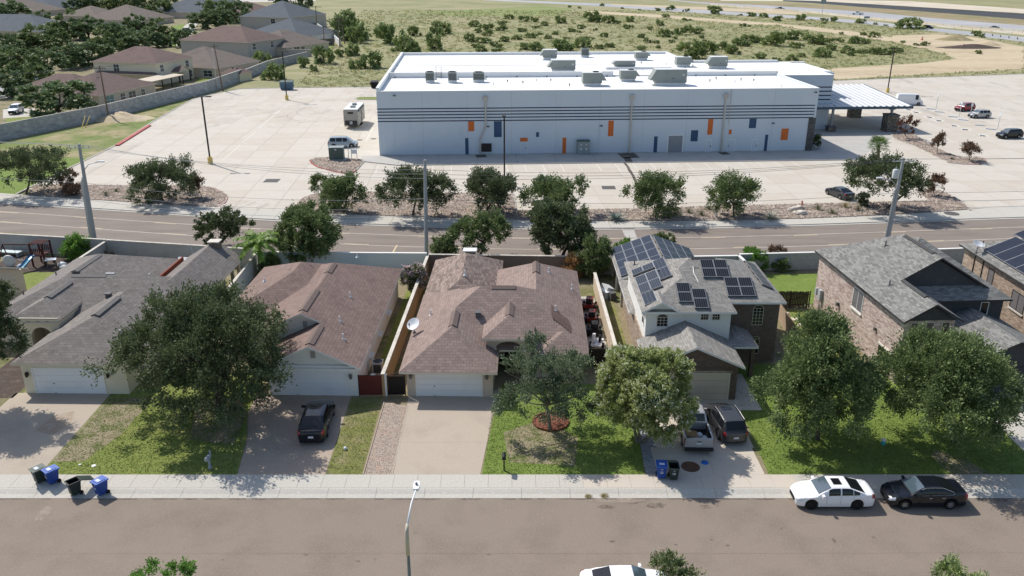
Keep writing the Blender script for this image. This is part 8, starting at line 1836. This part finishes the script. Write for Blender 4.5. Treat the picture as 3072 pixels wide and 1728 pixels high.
q3 = wood_pole('nearest wooden pole at the field edge', (0, 1, 845, 480), (0, 1, 822, 170), .2, 2.4); q4 = wood_pole('wooden pole right beside the nearest one at the field edge', (0, 1, 895, 440), (0, 1, 858, 200), .2, 2.4); q5 = wood_pole('wooden pole behind the pale wall', (0, 1, 612, 310), (0, 1, 600, 58), .22, 2.8); q6 = wood_pole('wooden pole left of the tall pair at the field edge', (0, 1, 560, 240), (0, 1, 530, 22), .22, 2.8); q7 = wood_pole('wooden pole at the far slate blue roof', (0, 1, 420, 235), (0, 1, 397, 0), .25, 2.8); q8 = wood_pole('short wooden pole in the back garden', (0, 1, 692, 495), (0, 1, 675, 262), .18, .4)
for i, (a, c) in enumerate(((q1, q2), (q2, q3), (q3, q5), (q5, q7), (Vector((-170, 110, 13)), q1))):
    for dx, nm_ in ((-1.2, 'left'), (1.2, 'right')): wire(nm_ + ' cable ' + ['between the two wall poles', 'from the wall end pole to the field', 'between the first field poles', 'between the last field poles', 'from the left edge to the brown pole'][i], a + Vector((dx, 0, 0)), c + Vector((dx, 0, 0)), 1.2, .022, 'wire')
for k, (x0, y0, x1, y1) in enumerate(((860, 1160, 822, 1295), (905, 1165, 858, 1288))):
    a, c = K(0, 0, x1, y1), V(x0 / 3.3542, y0 / 3.3542, K(0, 0, x1, y1).y + 3); b = MB(); b.tube([a, c], .09, 6); tag(b.build('guy_guard', 'bollard_yellow'), ['left pale guy wire guard by the block wall', 'right pale guy wire guard by the block wall'][k], 'guy guard')
    b = MB(); b.tube([c, q1], .02, 4); tag(b.build('guy_wire', 'wire'), ['left guy wire of the brown pole', 'right guy wire of the brown pole'][k], 'cable')
a, c = K(0, 0, 2235, 905), q2; b = MB(); b.tube([a + Vector((-1.2, 0, 0)), c + Vector((-.6, 0, -1.2))], .10, 6); tag(b.build('pole_brace', 'galvanised'), 'pale conduit beside the wall end pole', 'conduit')
# ------------------------------------------------------------------ highway barriers, signs
def barrier(label, pts, h, n=26):
    P = along([K(0, *q) for q in pts], 12.0); t = thing('highway_barrier', label, 'barrier', (P[0].x, P[0].y, 0)); o = P[0]
    for i in range(len(P) - 1):
        a, c = P[i] - o, P[i + 1] - o; d = c - a; b = MB(); L = d.length; b.prism([(-.45, 0), (.45, 0), (.3, .4), (.18, h), (-.18, h), (-.3, .4)], .15, L - .15); b.v = [(q[2], q[0], q[1]) for q in b.v]; link('barrier_block', b.mesh('barrier_block', 'dirt_pale' if i % 3 else 'wall_cap'), t, a, (0, 0, math.atan2(d.y, d.x)))
barrier('long pale concrete barrier along the highway', [(2, 2000, 50), (2, 2576, 98), (3, 400, 126), (3, 1000, 190), (3, 1700, 258), (3, 2576, 330), (3, 3000, 372)], 1.2)
barrier('low pale barrier along the frontage road', [(3, 1700, 270), (3, 2576, 350), (3, 3000, 400)], .9)
P_ = along([K(0, *q) for q in ((3, 2180, 352), (3, 2576, 405), (3, 3000, 465))], 6.0); t = thing('guard_rail', 'guard rail beside the frontage road', 'guard rail', (P_[0].x, P_[0].y, 0))
for i, q in enumerate(P_): part('post', 'wood_dark', t, (q.x - P_[0].x - .15, q.x - P_[0].x + .15, q.y - P_[0].y - .15, q.y - P_[0].y + .15, -.03, 1.0))
b = MB(); kerb_strip(b, [q - P_[0] for q in P_], .12, .55, .95); b.build('rail', 'galvanised', t)
for k, (x, y, h) in enumerate(((540, 160, 10), (985, 240, 4))):
    p = K(0, 3, x, y); t = thing('road_sign', ['road sign beside the distant highway', 'low sign post beside the frontage road'][k], 'sign', (p.x, p.y, -.03)); part('post', 'galvanised', t, (-.15, .15, -.15, .15, 0, h)); part('sign_plate', 'cabinet_grey', t, (-1.6, 1.6, -.25, -.151, h * .72, h))
for k, (x, y, rx, ry, h, m) in enumerate(((1880, 400, 8, 6, 2.2, 'verge_brown'), (2195, 455, 7, 5, 1.8, 'mulch'), (2030, 480, 13, 5, 1.5, 'soil'))):
    p = K(0, 3, x, y); b = MB(); b.lathe([(1, 0), (.75, .3), (.5, .65), (.25, .9), (0, 1)], (0, 0, 0), 20); b.v = [(q[0] * rx * (1 + .12 * math.sin(q[1] * 7)), q[1] * ry, q[2] * h * (.85 + .2 * math.sin(q[0] * 5 + q[1] * 3))) for q in b.v]; o = b.build('dirt_mound', m if m != 'mulch' else 'dirt', smooth=True); o.location = (p.x, p.y, -.05); tag(o, ['sandy mound by the guard rail', 'rounded sandy mound on the graded ground', 'long dark earth berm on the graded ground'][k], 'mound')
# ------------------------------------------------------------------ far trees and scrub
def proto(seed, r, ns, per, leaf, spray, lobes, m, trunk=True, up=.4):
    v, F, cen = leaf_cloud(seed, r, ns, per, leaf, lobes, up, spray, .55, cover=2.); v = v + np.array([0, 0, r[2] * (1.02 if trunk else .72)])
    me = fastmesh('crown', v, F, m, 'mesh'); b = MB(); rs = np.random.RandomState(seed); z0 = r[2] * (1.02 if trunk else .72)
    b.tube([(0, 0, -.1), (rs.normal() * .03, rs.normal() * .03, z0 * .35), (0, 0, z0 * .8)], [.075 * r[2], .06 * r[2], .04 * r[2]], 6)
    for c in cen[1:7]: limbs(b, (0, 0, z0 * .4), Vector(c) * .85 + Vector((0, 0, z0)), .045 * r[2], .015 * r[2], rs, n=3, sides=5)
    return me, b.mesh('trunk', 'bark', uv=False)
TP = [proto(200 + i, (1, 1, .92), 900, 9, .13, .24, 16, ['leaf_far', 'leaf_far_b', 'leaf_far'][i % 3]) for i in range(6)]
SPo = [proto(300 + i, (1, 1, .66), 300, 9, .17, .34, 9, ['leaf_scrub', 'leaf_scrub', 'leaf_scrub_pale'][i % 3], False, .5) for i in range(6)]
def plant(name, label, cat, group, P, base, sx, sz, rz):
    t = thing(name, label, cat, base, rz, group); t.scale = (sx, sx, sz)
    for nme, me in (('crown', P[0]), ('trunk', P[1])): link(nme, me, t)
    return t
rt = random.Random(9)
# far trees: (crop x, base y, half width in crop px, label)
FT = [(590, 1175, 400, 5, 'huge round tree right behind the block wall'), (120, 975, 230, 1, 'spreading tree by the far left street'), (280, 880, 270, 1, 'second spreading tree by the far left street'), (470, 760, 240, 0, 'dark tree behind the far street trees'), (170, 700, 260, 1, 'yellowish tree at the left edge'), (720, 690, 210, 2, 'dark tree left of the cream house'), (930, 660, 230, 0, 'dark tree touching the cream house roof'), (40, 560, 210, 1, 'tree at the left edge below the grey blue roof'), (330, 520, 230, 1, 'green tree below the grey blue roof'), (560, 480, 200, 2, 'tree in the middle of the far wood, left part'), (690, 400, 210, 0, 'dark tree in front of the brown roof'), (900, 400, 190, 0, 'dark tree in front of the tan roof, left'), (1080, 560, 200, 2, 'grey green tree above the cream house'), (1290, 540, 210, 2, 'grey green tree right above the cream house'), (1180, 420, 170, 2, 'grey green tree before the white vehicles'), (1480, 480, 190, 0, 'dark tree behind the cream house ridge'), (1600, 400, 180, 0, 'dark tree left of the bright lawn'), (1420, 360, 170, 0, 'dark tree below the tan roof'), (1840, 470, 150, 0, 'dark tree right of the bright lawn'), (1650, 470, 120, 0, 'small dark tree by the bright lawn'), (820, 130, 190, 2, 'far tree left of the tan roof top'), (1010, 110, 190, 2, 'far tree above the small brown roof'), (1190, 130, 180, 0, 'far dark tree behind the tan roof'), (1330, 100, 170, 1, 'far tree right of the tan roof top'), (1500, 130, 190, 0, 'far dark tree beside the gabled roof'), (1620, 180, 170, 0, 'dark tree left of the gabled roof'), (470, 110, 110, 0, 'round tree beside the top left roof'), (150, 220, 200, 0, 'dark tree between the top left roofs'), (30, 230, 150, 1, 'tree at the left edge between roofs'), (400, 260, 130, 0, 'dark tree right of the grey blue roof'), (2040, 170, 170, 0, 'dark tree right of the gabled roof'), (2200, 200, 180, 0, 'wide dark tree above the brown hip roof'), (2380, 230, 180, 0, 'dark tree before the reddish roof'), (2500, 250, 120, 0, 'dark tree left of the slate blue house'), (2060, 290, 160, 2, 'tree above the brown hip roof, left part'), (2240, 290, 170, 2, 'tree above the brown hip roof, right part'), (740, 40, 150, 0, 'far tree on the top edge, left'), (580, 20, 110, 0, 'far tree on the top edge by the street'), (1700, 60, 120, 0, 'far dark tree on the top edge'), (1040, 780, 60, 1, 'small shrub tree by the porch roof')]
for i, (x, y, hw2, pr, lab) in enumerate(FT):
    p = K(0, 0, x, y); s = hw2 / 3.3542 / (FPX / (p.y * CP + CAM_H * SP)); s *= .84
    plant('broadleaf_tree', lab, 'tree', 'trees among the far houses', TP[(pr * 2 + i) % 6] if pr != 5 else TP[2], (p.x, p.y, -.03), s, s * (.54 if pr == 5 else rt.uniform(.6, .74)), rt.uniform(0, 6.28))
# trees and bushes behind the wall end and along the field edge
FB = [(200, 800, 120, 'bush tree left of the blue dumpster'), (80, 640, 100, 'bush tree by the end of the block wall'), (660, 640, 115, 'dark bush tree left of the field poles'), (585, 720, 45, 'thin bush before the end wall'), (480, 680, 60, 'small bush at the end wall'), (860, 570, 60, 'dark bush beside the nearest field pole'), (960, 560, 95, 'bush right of the field poles'), (1010, 690, 70, 'thin olive bush in the rough grass'), (1180, 680, 120, 'round dark bush in the rough grass'), (930, 400, 170, 'wide green thicket behind the field poles'), (1000, 430, 100, 'dark right part of the thicket behind the poles'), (1350, 440, 130, 'green bush left of the white roof corner'), (1290, 380, 70, 'pale bush beside the green bush'), (1480, 510, 120, 'pale bush by the white roof corner'), (1560, 545, 100, 'bush touching the white roof corner'), (1795, 505, 95, 'round bush above the white parapet'), (1600, 360, 65, 'round bush alone in the field'), (1820, 360, 65, 'left of a pair of bushes in the field'), (1910, 340, 90, 'right of a pair of bushes in the field'), (1810, 270, 45, 'small bush above the pair')]
for i, (x, y, hw2, lab) in enumerate(FB):
    p = K(0, 1, x, y); s = hw2 / 3.3542 / (FPX / (p.y * CP + CAM_H * SP)); plant('mesquite_bush', lab, 'bush', 'bushes along the field edge', SPo[i % 6], (p.x, p.y, -.03), s, s * rt.uniform(.95, 1.25), rt.uniform(0, 6.28))
p = K(0, 1, 395, 235); plant('palm_like_tree', 'dark ragged tree behind the far slate blue roof', 'tree', None, TP[0], (p.x, p.y, -.03), 9, 11, 1.)
SC = {1: [(2200, 270, 55), (2240, 330, 40), (2330, 300, 60), (2470, 250, 45), (2480, 310, 55), (2150, 420, 70), (2290, 430, 70), (2220, 480, 55), (2400, 470, 50), (2500, 420, 60), (2330, 360, 50), (2460, 480, 40), (2540, 190, 55), (2280, 530, 70), (2420, 530, 45)],
      2: [(90, 320, 50), (190, 380, 60), (60, 400, 60), (245, 285, 32), (325, 260, 45), (490, 235, 65), (590, 320, 45), (700, 290, 40), (820, 220, 95), (990, 235, 65), (1070, 240, 30), (1185, 220, 50), (280, 350, 30), (370, 390, 40), (440, 350, 35), (540, 390, 25), (130, 500, 60), (240, 520, 80), (480, 510, 110), (720, 480, 90), (755, 405, 38), (680, 330, 24), (815, 395, 20), (840, 310, 24), (935, 370, 45), (880, 490, 55), (990, 475, 55), (1160, 290, 45), (1385, 300, 32), (1490, 260, 45), (1310, 380, 40), (1540, 370, 70), (1780, 310, 50), (1700, 350, 65), (1840, 340, 60), (1360, 430, 38), (1455, 435, 35), (1290, 500, 50), (1465, 485, 30), (1600, 430, 28), (1640, 395, 26), (1740, 210, 25), (1790, 208, 20), (1555, 175, 40), (1910, 385, 30), (1950, 420, 28), (1830, 410, 20), (2110, 500, 65), (2330, 265, 35), (2390, 268, 20), (1820, 580, 150), (1960, 540, 110), (2220, 540, 70), (2170, 530, 40), (2280, 460, 90), (2380, 425, 90), (2460, 425, 60), (2540, 440, 50), (2480, 590, 60), (1600, 100, 42), (1460, 110, 30), (1285, 104, 18), (1108, 88, 18), (1755, 118, 30), (2050, 140, 65), (2300, 158, 20), (2400, 165, 45), (2520, 175, 45), (910, 60, 25), (130, 215, 60), (230, 220, 40), (580, 75, 20), (675, 85, 18)],
      3: [(75, 460, 110), (270, 400, 110), (285, 480, 65), (480, 440, 120), (620, 430, 40), (690, 410, 30), (740, 425, 30), (880, 440, 65), (970, 440, 50), (955, 355, 35), (1055, 375, 50), (620, 505, 60), (810, 520, 55), (850, 560, 45), (920, 535, 40), (1090, 545, 70), (1000, 535, 40), (750, 535, 30), (1200, 550, 50), (1270, 530, 70), (560, 575, 90), (255, 610, 70), (85, 615, 40), (340, 575, 40), (1490, 458, 28), (1580, 460, 40), (1430, 290, 130), (925, 235, 55), (645, 218, 42), (560, 208, 28), (325, 205, 58), (105, 210, 45), (565, 240, 22), (1085, 248, 28), (1180, 262, 18), (2090, 360, 45), (2145, 375, 32), (740, 345, 22), (1350, 430, 25), (2120, 540, 35), (415, 240, 14)]}
for c, L_ in SC.items():
    for i, (x, y, hw2) in enumerate(L_):
        p = K(0, c, x, y); s = hw2 / 3.3542 / (FPX / (p.y * CP + CAM_H * SP)) * 1.05
        if hw2 >= 100: lab = {(2, 1820): 'largest scrub clump right behind the white parapet', (2, 1960): 'second scrub clump right behind the white parapet', (2, 480): 'wide scrub clump above the middle of the white roof', (3, 75): 'big spreading bush left of centre in the right field', (3, 270): 'big pale bush in the right field', (3, 480): 'flat topped big bush in the right field', (3, 1430): 'biggest round bush beside the highway barrier'}[(c, x)]
        else:
            band = lambda q: 0 if q[1] < 200 else (1 if q[1] < 330 else (2 if q[1] < 440 else 3)); kd = lambda q: (band(q), q[2] < 36); same = sorted(q for q in L_ if q[2] < 100 and kd(q) == kd((x, y, hw2))); r_ = same.index((x, y, hw2)) + 1
            o_ = ['first', 'second', 'third', 'fourth', 'fifth', 'sixth', 'seventh', 'eighth', 'ninth', 'tenth', 'eleventh', 'twelfth', 'thirteenth', 'fourteenth', 'fifteenth', 'sixteenth'][r_ - 1]
            lab = o_ + ' from left of the ' + ('small' if hw2 < 36 else 'larger') + ' bushes ' + ['near the highway', 'in the far scrub', 'in the middle scrub', 'in the near scrub'][band((x, y))] + ' ' + {1: 'left of the units', 2: 'behind the roof', 3: 'right of the roof'}[c]
        plant('scrub_bush', lab, 'bush', 'scrub in the dry field', SPo[(i * 5 + c) % 6], (p.x, p.y, -.04), s, s * rt.uniform(.6, .9), rt.uniform(0, 6.28))
# uncountable dry grass clumps that give the field its roughness
HW_ = [K(0, *q) for q in ((1, 2300, 2), (2, 0, 18), (2, 1000, 70), (2, 1500, 113), (2, 2300, 158), (3, 400, 194), (3, 1000, 248), (3, 1700, 322), (3, 2576, 426), (3, 3200, 505))]
TRK = [[(p.x, p.y) for p in HW_] + [(3000, 400), (3000, 6000), (-300, 6000)]] + [[(v.co.x, v.co.y) for v in o.data.vertices] for o in bpy.data.objects if o.name.startswith('dirt_track')]
rs = np.random.RandomState(4); n = 12000
xs2 = rs.rand(n * 2); ys2 = 200 + (rs.rand(n * 2) ** 1.6) * 420
X_ = (xs2 * 1.25 - .42) * ys2; pts = [(x, y) for x, y in zip(X_, ys2) if not inside((x, y), lot_poly) and y > 205 and not any(inside((x, y), q) for q in TRK) and not (x < -55 - .12 * (y - 200) + 0) and not inside((x, y), [(p.x, p.y) for p in (BL(-1, -1), BL(92, -1), BL(92, 62), BL(-1, 62))])][:n]
pts = np.array(pts); n = len(pts); k = 5
a = rs.rand(n, k) * 6.28; s = (.5 + .9 * rs.rand(n, 1)) * (pts[:, 1:2] / 260) ** .6
ox_ = pts[:, 0, None] + rs.normal(size=(n, k)) * .35 * s; oy_ = pts[:, 1, None] + rs.normal(size=(n, k)) * .35 * s; h_ = .36 * s * (.6 + .6 * rs.rand(n, k)); z_ = np.full((n, k), -.05)
v = np.stack([np.stack([ox_ - .22 * s * np.cos(a), oy_ - .22 * s * np.sin(a), z_], 2), np.stack([ox_ + .22 * s * np.cos(a), oy_ + .22 * s * np.sin(a), z_], 2), np.stack([ox_ + .25 * s * np.sin(a), oy_ + .25 * s * np.cos(a), z_ + h_], 2)], 2).reshape(-1, 3)
tag(fastmesh('dry_grass', v, np.arange(len(v)).reshape(-1, 3), 'dry_grass'), 'clumps of dry grass all over the open field', 'grass', None, 'stuff')
pts2 = pts[rs.rand(n) < .3]; n2 = len(pts2); k2 = 16; sz = (.35 + .5 * rs.rand(n2, 1)) * (pts2[:, 1:2] / 260) ** .5
c_ = np.stack([pts2[:, 0, None] + rs.normal(size=(n2, k2)) * .5 * sz, pts2[:, 1, None] + rs.normal(size=(n2, k2)) * .5 * sz, rs.rand(n2, k2) * .7 * sz], 2); a_ = rs.normal(size=(n2, k2, 3)); b_ = rs.normal(size=(n2, k2, 3))
v = np.stack([c_ - a_ * .2 * sz[..., None], c_ + b_ * .14 * sz[..., None], c_ + a_ * .2 * sz[..., None]], 2).reshape(-1, 3)
tag(fastmesh('low_scrub', v, np.arange(len(v)).reshape(-1, 3), 'leaf_scrub_pale'), 'knee-high olive scrub dotted over the open field', 'scrub', None, 'stuff')
# short grass blades on the front lawns
def lawn_blades(polys, n, seed, mat, label, h=.055):
    rs = np.random.RandomState(seed); out = []
    for pl in polys:
        P = np.array(pl); lo, hi = P.min(0), P.max(0); A = (hi - lo).prod(); q = lo + rs.rand(int(A * n), 2) * (hi - lo); out += [tuple(z) for z in q if inside(z, pl)]
    pts = np.array(out); m = len(pts); a = rs.rand(m) * 6.28; w = .03 + .03 * rs.rand(m); hh = h * (.5 + .8 * rs.rand(m)); c, s_ = np.cos(a), np.sin(a); z0 = np.full(m, .112)
    v = np.stack([np.stack([pts[:, 0] - w * c, pts[:, 1] - w * s_, z0], 1), np.stack([pts[:, 0] + w * c, pts[:, 1] + w * s_, z0], 1), np.stack([pts[:, 0] + hh * .5 * s_, pts[:, 1] + hh * .5 * c, z0 + hh], 1)], 1).reshape(-1, 3)
    tag(fastmesh('grass_blades', v, np.arange(len(v)).reshape(-1, 3), mat), label, 'grass', None, 'stuff')
leafmat('blade_green', (.13, .165, .042), (.19, .235, .065), (.26, .30, .10), .35)
leafmat('blade_dry', (.18, .19, .06), (.27, .265, .10), (.38, .35, .18), .4)
lawn_blades([[(16.7, 45.97), (34.9, 45.97), (34.5, 58), (17.2, 58)], [(-1.9, 45.97), (8.6, 45.97), (8.9, 55), (-1.5, 55)]], 90, 1, 'blade_green', 'short grass blades on the right and middle lawns')
lawn_blades([[(-30.6, 45.97), (-18.0, 45.97), (-19.6, 54), (-20, 58), (-30.7, 56)]], 90, 2, 'blade_green', 'short grass blades on the left lawn')
lawn_blades([[(-12.0, 45.97), (-9.8, 45.97), (-9.95, 56), (-12.2, 56)]], 90, 3, 'blade_dry', 'dry grass blades on the narrow lawn strip')
# weeds in the kerb joints
for k, (x, y, s) in enumerate(((1480, 1249, .5), (1520, 1248, .55), (110, 1224, .5))):
    p = D(x, y, .02); rosette('weed', ['weed in the gutter left of the blue bin', 'second weed in the gutter left of the blue bin', 'weed at the foot of the leftmost bins'][k], 'weed', (p.x, p.y, .01), 60, s * .6, .03, 'leaf_straw', 70 + k, .9, .6)
